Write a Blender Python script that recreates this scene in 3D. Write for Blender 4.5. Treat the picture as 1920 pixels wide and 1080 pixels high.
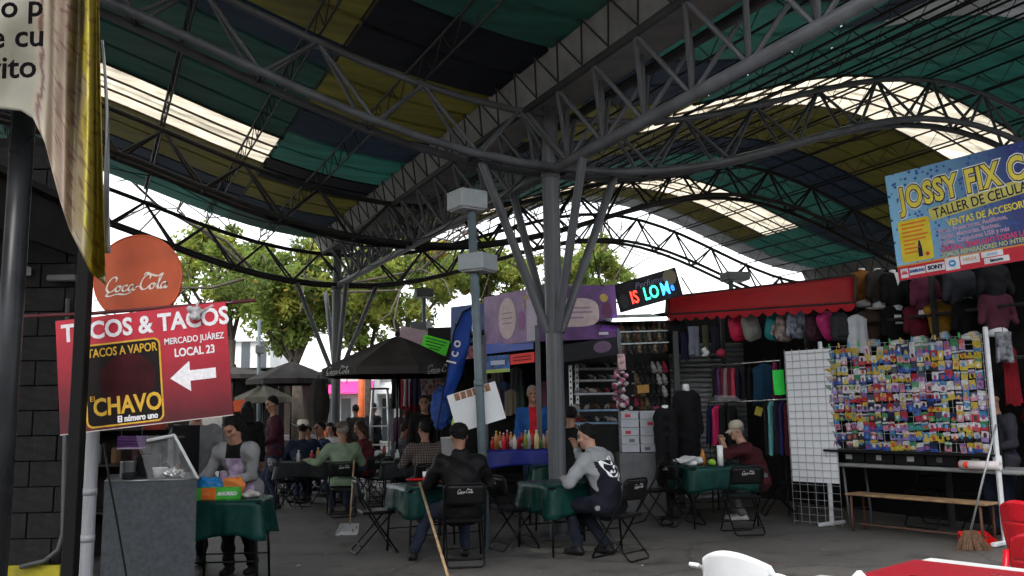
import bpy, math, random
import numpy as np
from mathutils import Matrix, Vector
random.seed(7)
RNG = np.random.default_rng(11)
scene = bpy.context.scene
for o in list(bpy.data.objects):
    bpy.data.objects.remove(o)
COL = scene.collection

# ------------------------------------------------------------------ camera
EYE = 1.5
FPX = 1636.0                       # focal length in photo pixels (1920 wide)
PITCH = math.atan(232.0 / FPX)
ROLL = 0.017
_c, _s = math.cos(PITCH), math.sin(PITCH)
FWD = Vector((0, _c, _s)); U0 = Vector((0, -_s, _c)); R0 = Vector((1, 0, 0))
RIGHT = R0 * math.cos(ROLL) - U0 * math.sin(ROLL)
UP = R0 * math.sin(ROLL) + U0 * math.cos(ROLL)
CAMPOS = Vector((0, 0, EYE))
cam_data = bpy.data.cameras.new("camera")
cam_data.sensor_width = 36.0
cam_data.lens = 36.0 * FPX / 1920.0
cam_data.clip_start = 0.05
cam_data.clip_end = 1500.0
cam = bpy.data.objects.new("camera", cam_data)
COL.objects.link(cam)
M = Matrix.Identity(4)
for i in range(3):
    M[i][0] = RIGHT[i]; M[i][1] = UP[i]; M[i][2] = -FWD[i]; M[i][3] = CAMPOS[i]
cam.matrix_world = M
scene.camera = cam

# ------------------------------------------------------------------ sky, sun, exposure
SUN_EL, SUN_ROT = math.radians(52), math.radians(200)
world = bpy.data.worlds.new("World")
scene.world = world
world.use_nodes = True
nt = world.node_tree
nt.nodes.clear()
w_out = nt.nodes.new("ShaderNodeOutputWorld")
w_bg = nt.nodes.new("ShaderNodeBackground")
w_sky = nt.nodes.new("ShaderNodeTexSky")
w_sky.sky_type = 'NISHITA'
w_sky.sun_disc = False
w_sky.sun_elevation = SUN_EL
w_sky.sun_rotation = SUN_ROT
w_sky.dust_density = 1.5
w_sky.air_density = 1.2
w_hsv = nt.nodes.new("ShaderNodeHueSaturation")
w_hsv.inputs['Saturation'].default_value = 0.22
nt.links.new(w_sky.outputs[0], w_hsv.inputs['Color'])
nt.links.new(w_hsv.outputs[0], w_bg.inputs['Color'])
w_bg.inputs['Strength'].default_value = 0.15
nt.links.new(w_bg.outputs[0], w_out.inputs['Surface'])

sun_data = bpy.data.lights.new("sun", 'SUN')
sun_data.energy = 1.0
sun_data.angle = math.radians(25)
sun_data.color = (1.0, 0.97, 0.92)
sun = bpy.data.objects.new("sun", sun_data)
COL.objects.link(sun)
# sky sun_rotation is measured clockwise from +Y
_sd = Vector((math.sin(SUN_ROT) * math.cos(SUN_EL), math.cos(SUN_ROT) * math.cos(SUN_EL), math.sin(SUN_EL)))
sun.rotation_euler = _sd.to_track_quat('Z', 'Y').to_euler()
sun.location = (0, -5, 20)

scene.view_settings.view_transform = 'Standard'
scene.view_settings.look = 'None'
scene.view_settings.exposure = 1.52
scene.view_settings.gamma = 1.0
scene.view_settings.use_curve_mapping = False
scene.render.engine = 'CYCLES'
cy = scene.cycles
cy.max_bounces = 5
cy.diffuse_bounces = 3
cy.glossy_bounces = 2
cy.transmission_bounces = 6
cy.transparent_max_bounces = 8
cy.caustics_reflective = False
cy.caustics_refractive = False
cy.sample_clamp_indirect = 4.0
cy.use_adaptive_sampling = True
cy.adaptive_threshold = 0.04
cy.use_denoising = True

# ------------------------------------------------------------------ pixel helpers: a photo pixel plus a real distance gives a place
def ray(px, py):
    return FWD + RIGHT * ((px - 960) / FPX) + UP * ((540 - py) / FPX)
def P(px, py, Y):
    d = ray(px, py); return CAMPOS + d * (Y / d.y)
def G(px, py, z=0.0):
    d = ray(px, py); return CAMPOS + d * ((z - EYE) / d.z)
def sc(Y):                      # photo pixels per metre at distance Y
    return FPX / Y

# ------------------------------------------------------------------ materials
MATS = {}
def mat(name, col, rough=0.6, metal=0.0, var=0.15, scale=6.0, bump=0.0, bscale=None, spec=0.3, trans=0.0, emit=None, estr=1.0, detail=4.0, coat=0.0, dirt=0.0):
    if name in MATS:
        return MATS[name]
    m = bpy.data.materials.new(name); m.use_nodes = True
    t = m.node_tree; b = t.nodes['Principled BSDF']; L = t.links
    b.inputs['Metallic'].default_value = metal
    b.inputs['Specular IOR Level'].default_value = spec if max(col) > .05 or metal > 0 else min(spec, .14)
    b.inputs['Coat Weight'].default_value = coat
    tc = t.nodes.new('ShaderNodeTexCoord')
    n = t.nodes.new('ShaderNodeTexNoise'); n.inputs['Scale'].default_value = scale; n.inputs['Detail'].default_value = detail
    L.new(tc.outputs['Object'], n.inputs['Vector'])
    mp = t.nodes.new('ShaderNodeMapRange'); mp.inputs[1].default_value = 0.3; mp.inputs[2].default_value = 0.7
    mp.inputs[3].default_value = 1 - var; mp.inputs[4].default_value = 1 + var
    L.new(n.outputs['Fac'], mp.inputs[0])
    mx = t.nodes.new('ShaderNodeMix'); mx.data_type = 'RGBA'; mx.blend_type = 'MULTIPLY'; mx.inputs[0].default_value = 1.0
    mx.inputs[6].default_value = (*col, 1)
    L.new(mp.outputs[0], mx.inputs[7])
    last = mx.outputs[2]
    if dirt > 0:
        n2 = t.nodes.new('ShaderNodeTexNoise'); n2.inputs['Scale'].default_value = scale * 0.37; n2.inputs['Detail'].default_value = 8; n2.inputs['Roughness'].default_value = 0.7
        L.new(tc.outputs['Object'], n2.inputs['Vector'])
        m2 = t.nodes.new('ShaderNodeMapRange'); m2.inputs[1].default_value = 0.52; m2.inputs[2].default_value = 0.72; m2.inputs[3].default_value = 0; m2.inputs[4].default_value = dirt
        L.new(n2.outputs['Fac'], m2.inputs[0])
        md = t.nodes.new('ShaderNodeMix'); md.data_type = 'RGBA'; md.inputs[7].default_value = (0.07, 0.055, 0.04, 1)
        L.new(m2.outputs[0], md.inputs[0]); L.new(last, md.inputs[6]); last = md.outputs[2]
    L.new(last, b.inputs['Base Color'])
    mr = t.nodes.new('ShaderNodeMapRange'); mr.inputs[3].default_value = max(0.03, rough - 0.1); mr.inputs[4].default_value = min(1, rough + 0.1)
    L.new(n.outputs['Fac'], mr.inputs[0]); L.new(mr.outputs[0], b.inputs['Roughness'])
    if bump > 0:
        nb = t.nodes.new('ShaderNodeTexNoise'); nb.inputs['Scale'].default_value = bscale or scale * 4; nb.inputs['Detail'].default_value = 5
        L.new(tc.outputs['Object'], nb.inputs['Vector'])
        bp = t.nodes.new('ShaderNodeBump'); bp.inputs['Strength'].default_value = bump; bp.inputs['Distance'].default_value = 0.02
        L.new(nb.outputs['Fac'], bp.inputs['Height']); L.new(bp.outputs[0], b.inputs['Normal'])
    if emit:
        b.inputs['Emission Color'].default_value = (*emit, 1); b.inputs['Emission Strength'].default_value = estr
    if trans > 0:
        tr = t.nodes.new('ShaderNodeBsdfTranslucent'); L.new(last, tr.inputs['Color'])
        ms = t.nodes.new('ShaderNodeMixShader'); ms.inputs[0].default_value = trans
        out = t.nodes['Material Output']
        L.new(b.outputs[0], ms.inputs[1]); L.new(tr.outputs[0], ms.inputs[2]); L.new(ms.outputs[0], out.inputs['Surface'])
    MATS[name] = m
    return m

def quick(col, rough=0.65, var=0.12, bump=0.0, **k):
    key = 'paint_%02x%02x%02x_%d_%d' % (int(min(col[0], 1) * 255), int(min(col[1], 1) * 255), int(min(col[2], 1) * 255), int(rough * 100), int(bump * 100))
    return mat(key, col, rough, var=var, bump=bump, **k)

# ------------------------------------------------------------------ objects
WM = {}
def _name(o): return o.name
def wmat(o):
    return WM.get(o.name, Matrix.Identity(4)) if o else Matrix.Identity(4)
def put(o, parent, world):
    COL.objects.link(o)
    if parent is not None:
        o.parent = parent
        o.matrix_basis = wmat(parent).inverted() @ world
    else:
        o.matrix_basis = world
    WM[o.name] = world.copy()
    return o
def tag(o, label=None, cat=None, group=None, kind=None):
    if label: o['label'] = label
    if cat: o['category'] = cat
    if group: o['group'] = group
    if kind: o['kind'] = kind
    return o
def thing(name, label, cat, loc=(0, 0, 0), rz=0.0, group=None, kind=None):
    o = bpy.data.objects.new(name, None)
    o.empty_display_size = 0.1
    put(o, None, Matrix.Translation(Vector(loc)) @ Matrix.Rotation(rz, 4, 'Z'))
    return tag(o, label, cat, group, kind)
def copy_tree(o, parent=None, world=None):
    c = o.copy()
    for k in list(c.keys()):
        if k in ('label', 'group') : del c[k]
    COL.objects.link(c)
    c.parent = parent
    if world is not None:
        c.matrix_basis = world if parent is None else wmat(parent).inverted() @ world
    WM[c.name] = (wmat(parent) if parent else Matrix.Identity(4)) @ c.matrix_basis
    for ch in o.children:
        copy_tree(ch, c)
    return c
def LRZ(loc, rz=0.0):
    return Matrix.Translation(Vector(loc)) @ Matrix.Rotation(rz, 4, 'Z')

class MB:
    def __init__(s): s.v = []; s.f = []; s.mi = []; s.cur = 0
    def add(s, vs, fs):
        n = len(s.v); s.v.extend([tuple(map(float, p)) for p in vs])
        for f in fs: s.f.append(tuple(i + n for i in f)); s.mi.append(s.cur)
        return s
    def box(s, c, d, R=None):
        hx, hy, hz = d[0] / 2, d[1] / 2, d[2] / 2
        vs = [Vector((x, y, z)) for x in (-hx, hx) for y in (-hy, hy) for z in (-hz, hz)]
        if R is not None: vs = [R @ v for v in vs]
        c = Vector(c)
        return s.add([v + c for v in vs], [(0, 1, 3, 2), (4, 6, 7, 5), (0, 4, 5, 1), (2, 3, 7, 6), (0, 2, 6, 4), (1, 5, 7, 3)])
    def rbox(s, c, d, b=0.01, R=None):       # bevelled box
        hx, hy, hz = d[0] / 2, d[1] / 2, d[2] / 2
        b = min(b, hx * .9, hy * .9, hz * .9)
        vs = []; idx = {}
        for sx in (-1, 1):
            for sy in (-1, 1):
                for sz in (-1, 1):
                    for ax in range(3):
                        p = [sx * (hx - b), sy * (hy - b), sz * (hz - b)]
                        p[ax] = (sx * hx, sy * hy, sz * hz)[ax]
                        idx[(sx, sy, sz, ax)] = len(vs); vs.append(Vector(p))
        fs = []
        for ax in range(3):
            a, c2 = [(1, 2), (2, 0), (0, 1)][ax]
            for sg in (-1, 1):
                def k(u, w):
                    q = [0, 0, 0]; q[ax] = sg; q[a] = u; q[c2] = w
                    return idx[(*q, ax)]
                f = [k(-1, -1), k(1, -1), k(1, 1), k(-1, 1)]
                fs.append(tuple(f if sg > 0 else f[::-1]))
        for ax in range(3):
            a, c2 = [(1, 2), (2, 0), (0, 1)][ax]
            for u in (-1, 1):
                for w in (-1, 1):
                    def k(e, face):
                        q = [0, 0, 0]; q[ax] = e; q[a] = u; q[c2] = w
                        return idx[(*q, face)]
                    f = [k(-1, a), k(1, a), k(1, c2), k(-1, c2)]
                    fs.append(tuple(f if u * w > 0 else f[::-1]))
        for sx in (-1, 1):
            for sy in (-1, 1):
                for sz in (-1, 1):
                    f = [idx[(sx, sy, sz, i)] for i in range(3)]
                    fs.append(tuple(f if sx * sy * sz > 0 else f[::-1]))
        if R is not None: vs = [R @ v for v in vs]
        c = Vector(c)
        return s.add([v + c for v in vs], fs)
    def tube(s, pts, r, n=8, cap=True, closed=False):
        pts = [Vector(p) for p in pts]; rs = r if isinstance(r, (list, tuple)) else [r] * len(pts)
        rings = []; prev = None
        for i, p in enumerate(pts):
            if closed: d = (pts[(i + 1) % len(pts)] - pts[i - 1])
            else: d = pts[min(i + 1, len(pts) - 1)] - pts[max(i - 1, 0)]
            if d.length < 1e-9: d = Vector((0, 0, 1))
            d.normalize()
            if prev is None:
                a = Vector((0, 0, 1)) if abs(d.z) < 0.9 else Vector((1, 0, 0))
                x = d.cross(a).normalized()
            else:
                x = (prev - d * prev.dot(d)).normalized()
            prev = x; y = d.cross(x)
            rings.append([p + (x * math.cos(2 * math.pi * k / n) + y * math.sin(2 * math.pi * k / n)) * rs[i] for k in range(n)])
        vs = [v for rg in rings for v in rg]; fs = []
        m = len(rings)
        for i in range(m if closed else m - 1):
            j = (i + 1) % m
            for k in range(n):
                k2 = (k + 1) % n
                fs.append((i * n + k, i * n + k2, j * n + k2, j * n + k))
        if cap and not closed:
            fs.append(tuple(range(n - 1, -1, -1))); fs.append(tuple((m - 1) * n + k for k in range(n)))
        return s.add(vs, fs)
    def lathe(s, prof, c=(0, 0, 0), n=16):
        c = Vector(c); vs = []; fs = []
        for (r, z) in prof:
            for k in range(n):
                a = 2 * math.pi * k / n; vs.append(c + Vector((r * math.cos(a), r * math.sin(a), z)))
        for i in range(len(prof) - 1):
            for k in range(n):
                k2 = (k + 1) % n; fs.append((i * n + k, i * n + k2, (i + 1) * n + k2, (i + 1) * n + k))
        if prof[0][0] > 1e-6: fs.append(tuple(range(n - 1, -1, -1)))
        if prof[-1][0] > 1e-6: fs.append(tuple((len(prof) - 1) * n + k for k in range(n)))
        return s.add(vs, fs)
    def grid(s, fn, nu, nv, thick=0.0):
        vs = [Vector(fn(i / nu, j / nv)) for j in range(nv + 1) for i in range(nu + 1)]
        fs = [(j * (nu + 1) + i, j * (nu + 1) + i + 1, (j + 1) * (nu + 1) + i + 1, (j + 1) * (nu + 1) + i) for j in range(nv) for i in range(nu)]
        return s.add(vs, fs)
    def poly(s, pts, ext):                    # flat outline with thickness vector
        n = len(pts); e = Vector(ext); a = [Vector(p) for p in pts]
        return s.add(a + [p + e for p in a], [tuple(range(n - 1, -1, -1)), tuple(range(n, 2 * n))] + [(i, (i + 1) % n, n + (i + 1) % n, n + i) for i in range(n)])
    def mesh(s, name, mats, smooth=False):
        me = bpy.data.meshes.new(name); me.from_pydata(s.v, [], s.f)
        for m in (mats if isinstance(mats, (list, tuple)) else [mats]): me.materials.append(m)
        if any(s.mi): me.polygons.foreach_set('material_index', s.mi)
        if smooth: me.polygons.foreach_set('use_smooth', [True] * len(s.f))
        me.update()
        return me
    def build(s, name, mats, parent=None, world=None, smooth=False, local=False, solid=0.0, sub=0):
        # vertices are world coordinates unless local=True (then relative to the parent)
        if parent is not None and not local and world is None:
            inv = wmat(parent).inverted(); s.v = [tuple(inv @ Vector(p)) for p in s.v]
        W = wmat(parent) if world is None else world
        me = s.mesh(name, mats, smooth)
        if parent is None and world is None:
            # origin at the base of the thing
            if s.v:
                a = np.array(s.v); c = Vector(((a[:, 0].min() + a[:, 0].max()) / 2, (a[:, 1].min() + a[:, 1].max()) / 2, a[:, 2].min()))
                me.transform(Matrix.Translation(-c)); W = Matrix.Translation(c)
        o = bpy.data.objects.new(name, me)
        put(o, parent, W)
        if solid:
            md = o.modifiers.new('solid', 'SOLIDIFY'); md.thickness = solid; md.offset = 0
        if sub:
            md = o.modifiers.new('sub', 'SUBSURF'); md.levels = sub; md.render_levels = sub
        return o

_unit = {}
def unit_bar(m, n=8):
    k = ('bar', m.name, n)
    if k not in _unit:
        b = MB(); b.tube([(0, 0, 0), (0, 0, 1)], 1.0, n); me = b.mesh('bar_mesh', m, False)
        sm = [len(p.vertices) == 4 for p in me.polygons]
        me.polygons.foreach_set('use_smooth', sm if n > 4 else [False] * len(sm)); _unit[k] = me
    return _unit[k]
def unit_box(m):
    k = ('box', m.name)
    if k not in _unit:
        b = MB(); b.box((0, 0, 0), (1, 1, 1)); _unit[k] = b.mesh('box_mesh', m)
    return _unit[k]
def frame_from(p, q):
    p = Vector(p); q = Vector(q); d = (q - p)
    return p, d.length, d.to_track_quat('Z', 'Y').to_matrix().to_4x4()
def bar(name, p, q, r, m, parent, n=8):
    p, ln, R = frame_from(p, q)
    o = bpy.data.objects.new(name, unit_bar(m, n))
    return put(o, parent, Matrix.Translation(p) @ R @ Matrix.Diagonal((r, r, ln, 1)))
def sbox(name, c, d, m, parent, R=None):
    o = bpy.data.objects.new(name, unit_box(m))
    return put(o, parent, Matrix.Translation(Vector(c)) @ (R.to_4x4() if R is not None else Matrix.Identity(4)) @ Matrix.Diagonal((d[0], d[1], d[2], 1)))

def text(body, size, F, u, v, m, parent, d=0.004, ext=0.002, off=0.0, shear=0.0, ax='LEFT', ay='CENTER', sx=1.0, name='lettering', space=1.0, rot=0.0, line=1.0):
    # F = (origin, ux, uy, n): a flat board; (u, v) metres on it
    c = bpy.data.curves.new(name, 'FONT'); c.body = body; c.size = size; c.extrude = ext; c.offset = off; c.shear = shear
    c.align_x = ax; c.align_y = ay; c.space_character = space; c.space_line = line; c.resolution_u = 3
    c.materials.append(m)
    o = bpy.data.objects.new(name, c)
    O, ux, uy, n = F
    W = Matrix.Identity(4); p = O + ux * u + uy * v + n * d
    for i in range(3): W[i][0] = ux[i]; W[i][1] = uy[i]; W[i][2] = n[i]; W[i][3] = p[i]
    if rot: W = W @ Matrix.Rotation(rot, 4, 'Z')
    W = W @ Matrix.Diagonal((sx, 1, 1, 1))
    me = bpy.data.meshes.new_from_object(o)
    bpy.data.objects.remove(o); bpy.data.curves.remove(c)
    if not me.materials: me.materials.append(m)
    return put(bpy.data.objects.new(name, me), parent, W)
def board_frame(bl, br, tl):
    bl, br, tl = Vector(bl), Vector(br), Vector(tl)
    ux = (br - bl); w = ux.length; ux.normalize(); uy = (tl - bl); uy = uy - ux * uy.dot(ux); h = uy.length; uy.normalize()
    return (bl, ux, uy, ux.cross(uy)), w, h
def on(F, u, v, d=0.0):
    return F[0] + F[1] * u + F[2] * v + F[3] * d
def fbox(F, u0, u1, v0, v1, d0, d1):
    b = MB()
    vs = [on(F, u, v, d) for u in (u0, u1) for v in (v0, v1) for d in (d0, d1)]
    b.add(vs, [(0, 1, 3, 2), (4, 6, 7, 5), (0, 4, 5, 1), (2, 3, 7, 6), (0, 2, 6, 4), (1, 5, 7, 3)])
    # keep outward orientation whatever the handedness
    return b
def fpoly(F, pts, d0, d1):
    b = MB(); b.poly([on(F, u, v, d0) for u, v in pts], F[3] * (d1 - d0)); return b
def rrect(u0, u1, v0, v1, r, n=5):
    out = []
    for cx, cy, a0 in ((u1 - r, v0 + r, -90), (u1 - r, v1 - r, 0), (u0 + r, v1 - r, 90), (u0 + r, v0 + r, 180)):
        for k in range(n + 1):
            a = math.radians(a0 + 90 * k / n); out.append((cx + r * math.cos(a), cy + r * math.sin(a)))
    return out
def ell(cu, cv, ru, rv, n=24):
    return [(cu + ru * math.cos(2 * math.pi * k / n), cv + rv * math.sin(2 * math.pi * k / n)) for k in range(n)]

# script lettering drawn with a slanted nib
def catmull(pts, k=5):
    out = []
    p = [pts[0]] + list(pts) + [pts[-1]]
    for i in range(1, len(p) - 2):
        p0, p1, p2, p3 = map(np.array, (p[i - 1], p[i], p[i + 1], p[i + 2]))
        for j in range(k):
            t = j / k
            out.append(0.5 * ((2 * p1) + (-p0 + p2) * t + (2 * p0 - 5 * p1 + 4 * p2 - p3) * t * t + (-p0 + 3 * p1 - 3 * p2 + p3) * t ** 3))
    out.append(np.array(pts[-1], float))
    return out
_SCRIPT = {
    'C': ([[(.62, .72), (.66, .9), (.5, 1.0), (.28, .86), (.12, .55), (.1, .25), (.28, .06), (.5, .12), (.66, .3)]], .62),
    'o': ([[(.3, .42), (.14, .38), (.06, .2), (.14, .06), (.28, .1), (.36, .28), (.28, .42), (.3, .34), (.46, .36)]], .42),
    'c': ([[(.36, .36), (.26, .43), (.1, .32), (.07, .14), (.18, .05), (.34, .12), (.42, .2)]], .4),
    'a': ([[(.36, .38), (.22, .43), (.07, .3), (.07, .1), (.18, .06), (.34, .24), (.38, .42), (.34, .16), (.38, .05), (.5, .14)]], .48),
    'l': ([[(.06, .14), (.22, .5), (.36, .9), (.32, 1.0), (.22, .8), (.16, .3), (.2, .06), (.32, .1)]], .3),
    '-': ([[(.02, .26), (.2, .29)]], .22),
}
def script_logo():
    b = MB(); x = 0.0
    strokes = []
    for ch in 'Coca-Cola':
        ss, adv = _SCRIPT[ch]
        for st in ss: strokes.append([(x + px + 0.18 * py, py) for px, py in st])
        x += adv
    # tails: first capital sweeps under, second capital sweeps over
    strokes.append([(.3, .06), (.1, -.12), (.3, -.2), (.8, -.1), (1.3, -.16), (1.7, -.04)])
    strokes.append([(2.55, .98), (2.7, 1.12), (3.0, .98), (3.4, .86), (3.7, 1.02)])
    a = math.radians(35); nx, ny = .072 * math.cos(a), .072 * math.sin(a)
    z = 0
    for st in strokes:
        c = catmull(st)
        vs = []; fs = []
        for q in c:
            vs += [(q[0] - nx, q[1] - ny, z), (q[0] + nx, q[1] + ny, z)]
        for i in range(len(c) - 1): fs.append((2 * i, 2 * i + 1, 2 * i + 3, 2 * i + 2))
        # a thin second pass so hairlines keep some weight
        vs2 = []
        for q in c: vs2 += [(q[0] - .018, q[1] + .026, z + .0004), (q[0] + .018, q[1] - .026, z + .0004)]
        b.add(vs, fs); b.add(vs2, fs)
        z += .0003
    return b, x + .15
_lg, LOGO_W = script_logo()
_logo_mesh = {}
def logo(F, u, v, width, m, parent, d=0.004, name='lettering', rot=0.0):
    if m.name not in _logo_mesh: _logo_mesh[m.name] = _lg.mesh('script_mesh', m)
    o = bpy.data.objects.new(name, _logo_mesh[m.name]); O, ux, uy, n = F
    W = Matrix.Identity(4); p = on(F, u, v, d)
    for i in range(3): W[i][0] = ux[i]; W[i][1] = uy[i]; W[i][2] = n[i]; W[i][3] = p[i]
    k = width / LOGO_W
    return put(o, parent, W @ Matrix.Rotation(rot, 4, 'Z') @ Matrix.Diagonal((k, k, k, 1)))

# common materials
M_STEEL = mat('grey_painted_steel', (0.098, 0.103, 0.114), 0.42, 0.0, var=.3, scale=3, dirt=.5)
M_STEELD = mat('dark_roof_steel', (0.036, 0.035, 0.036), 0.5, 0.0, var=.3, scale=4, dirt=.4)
M_BLACK = mat('black_metal', (0.007, 0.007, 0.008), 0.35, 0.0, var=.2)
M_BLACKP = mat('black_plastic', (0.009, 0.009, 0.0095), 0.45)
M_WHITE = mat('white_enamel', (0.72, 0.73, 0.74), 0.4, var=.05, dirt=.15)
M_WHITEPRINT = mat('white_print', (0.82, 0.82, 0.82), 0.6, var=.03)
M_LOGO = mat('worn_white_print', (0.6, 0.6, 0.6), 0.6, var=.25, scale=30)
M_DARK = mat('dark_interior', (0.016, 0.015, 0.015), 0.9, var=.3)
M_WOOD = mat('pale_wood', (0.33, 0.22, 0.12), 0.6, var=.25, scale=12)
M_GREY = mat('grey_box', (0.30, 0.33, 0.36), 0.5, var=.1)
# ------------------------------------------------------------------ ground
def ground_material():
    m = bpy.data.materials.new('worn_asphalt'); m.use_nodes = True
    t = m.node_tree; b = t.nodes['Principled BSDF']; L = t.links
    tc = t.nodes.new('ShaderNodeTexCoord')
    def noise(s, d, r=.6):
        n = t.nodes.new('ShaderNodeTexNoise'); n.inputs['Scale'].default_value = s; n.inputs['Detail'].default_value = d; n.inputs['Roughness'].default_value = r
        L.new(tc.outputs['Object'], n.inputs['Vector']); return n
    r = t.nodes.new('ShaderNodeValToRGB')
    r.color_ramp.elements[0].position = .3; r.color_ramp.elements[0].color = (.062, .059, .056, 1)
    r.color_ramp.elements[1].position = .72; r.color_ramp.elements[1].color = (.140, .130, .121, 1)
    L.new(noise(.55, 9, .72).outputs['Fac'], r.inputs[0])
    # pale worn concrete showing through in patches
    r2 = t.nodes.new('ShaderNodeValToRGB')
    r2.color_ramp.elements[0].position = .60; r2.color_ramp.elements[0].color = (0, 0, 0, 1)
    r2.color_ramp.elements[1].position = .78; r2.color_ramp.elements[1].color = (.55, .55, .55, 1)
    L.new(noise(1.1, 7, .65).outputs['Fac'], r2.inputs[0])
    mx = t.nodes.new('ShaderNodeMix'); mx.data_type = 'RGBA'; mx.inputs[7].default_value = (.16, .15, .135, 1)
    L.new(r2.outputs[0], mx.inputs[0]); L.new(r.outputs[0], mx.inputs[6])
    # grit
    r3 = t.nodes.new('ShaderNodeMapRange'); r3.inputs[1].default_value = .35; r3.inputs[2].default_value = .65; r3.inputs[3].default_value = .72; r3.inputs[4].default_value = 1.28
    L.new(noise(60, 3).outputs['Fac'], r3.inputs[0])
    m2 = t.nodes.new('ShaderNodeMix'); m2.data_type = 'RGBA'; m2.blend_type = 'MULTIPLY'; m2.inputs[0].default_value = 1
    L.new(mx.outputs[2], m2.inputs[6]); L.new(r3.outputs[0], m2.inputs[7])
    # dark spots of gum and grease
    v = t.nodes.new('ShaderNodeTexVoronoi'); v.inputs['Scale'].default_value = 3.2; L.new(tc.outputs['Object'], v.inputs['Vector'])
    r4 = t.nodes.new('ShaderNodeMapRange'); r4.inputs[1].default_value = .05; r4.inputs[2].default_value = .09; r4.inputs[3].default_value = .45; r4.inputs[4].default_value = 1
    L.new(v.outputs['Distance'], r4.inputs[0])
    m3 = t.nodes.new('ShaderNodeMix'); m3.data_type = 'RGBA'; m3.blend_type = 'MULTIPLY'; m3.inputs[0].default_value = 1
    L.new(m2.outputs[2], m3.inputs[6]); L.new(r4.outputs[0], m3.inputs[7])
    # wandering cracks
    dn = t.nodes.new('ShaderNodeVectorMath'); dn.operation = 'MULTIPLY_ADD'; dn.inputs[1].default_value = (.5, .5, .5); L.new(noise(1.3, 6).outputs['Color'], dn.inputs[0]); L.new(tc.outputs['Object'], dn.inputs[2])
    vc = t.nodes.new('ShaderNodeTexVoronoi'); vc.feature = 'DISTANCE_TO_EDGE'; vc.inputs['Scale'].default_value = .42; L.new(dn.outputs[0], vc.inputs['Vector'])
    rc = t.nodes.new('ShaderNodeMapRange'); rc.inputs[1].default_value = .004; rc.inputs[2].default_value = .014; rc.inputs[3].default_value = .62; rc.inputs[4].default_value = 1; L.new(vc.outputs['Distance'], rc.inputs[0])
    m4 = t.nodes.new('ShaderNodeMix'); m4.data_type = 'RGBA'; m4.blend_type = 'MULTIPLY'; m4.inputs[0].default_value = 1; L.new(m3.outputs[2], m4.inputs[6]); L.new(rc.outputs[0], m4.inputs[7])
    # greasy stains
    rs = t.nodes.new('ShaderNodeMapRange'); rs.inputs[1].default_value = .55; rs.inputs[2].default_value = .68; rs.inputs[3].default_value = 1; rs.inputs[4].default_value = .55; L.new(noise(2.3, 5, .55).outputs['Fac'], rs.inputs[0])
    m5 = t.nodes.new('ShaderNodeMix'); m5.data_type = 'RGBA'; m5.blend_type = 'MULTIPLY'; m5.inputs[0].default_value = 1; L.new(m4.outputs[2], m5.inputs[6]); L.new(rs.outputs[0], m5.inputs[7])
    L.new(m5.outputs[2], b.inputs['Base Color'])
    rr = t.nodes.new('ShaderNodeMapRange'); rr.inputs[3].default_value = .5; rr.inputs[4].default_value = .85
    L.new(noise(.9, 6).outputs['Fac'], rr.inputs[0]); L.new(rr.outputs[0], b.inputs['Roughness'])
    bp = t.nodes.new('ShaderNodeBump'); bp.inputs['Strength'].default_value = .35; bp.inputs['Distance'].default_value = .01
    L.new(noise(45, 6).outputs['Fac'], bp.inputs['Height']); L.new(bp.outputs[0], b.inputs['Normal'])
    return m
b = MB(); b.grid(lambda u, v: (-400 + 800 * u, -200 + 900 * v, 0), 8, 8)
tag(b.build('ground', ground_material(), None, Matrix.Identity(4)), 'dark worn asphalt ground of the market', None, None, 'structure')
# pale worn concrete patch by the folding tables
_pc = G(1090, 1030)
b = MB(); n = 26
pts = [(_pc.x + (1.05 + .16 * math.sin(3 * a) + .12 * math.sin(5 * a + 1)) * math.cos(a), _pc.y + (.42 + .08 * math.sin(4 * a)) * math.sin(a), .004) for a in [2 * math.pi * k / n for k in range(n)]]
b.add(pts, [tuple(range(n))])
def patch_material():
    m = mat('pale_concrete_patch', (.20, .19, .172), .8, var=.35, scale=9, detail=8)
    t = m.node_tree; tc = t.nodes.new('ShaderNodeTexCoord'); nz = t.nodes.new('ShaderNodeTexNoise'); nz.inputs['Scale'].default_value = 3.0; nz.inputs['Detail'].default_value = 9
    t.links.new(tc.outputs['Object'], nz.inputs['Vector'])
    ln = t.nodes.new('ShaderNodeVectorMath'); ln.operation = 'LENGTH'
    sc_ = t.nodes.new('ShaderNodeVectorMath'); sc_.operation = 'MULTIPLY'; sc_.inputs[1].default_value = (.85, 2.1, 0)
    t.links.new(tc.outputs['Object'], sc_.inputs[0]); t.links.new(sc_.outputs[0], ln.inputs[0])
    ad = t.nodes.new('ShaderNodeMath'); ad.operation = 'ADD'; t.links.new(ln.outputs['Value'], ad.inputs[0]); t.links.new(nz.outputs['Fac'], ad.inputs[1])
    mr = t.nodes.new('ShaderNodeMapRange'); mr.inputs[1].default_value = .75; mr.inputs[2].default_value = 1.35; mr.inputs[3].default_value = 1; mr.inputs[4].default_value = 0
    t.links.new(ad.outputs[0], mr.inputs[0]); t.links.new(mr.outputs[0], t.nodes['Principled BSDF'].inputs['Alpha'])
    return m
tag(b.build('pavement_patch', patch_material()), 'pale worn concrete patch under the folding tables', None, None, 'structure')

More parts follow.
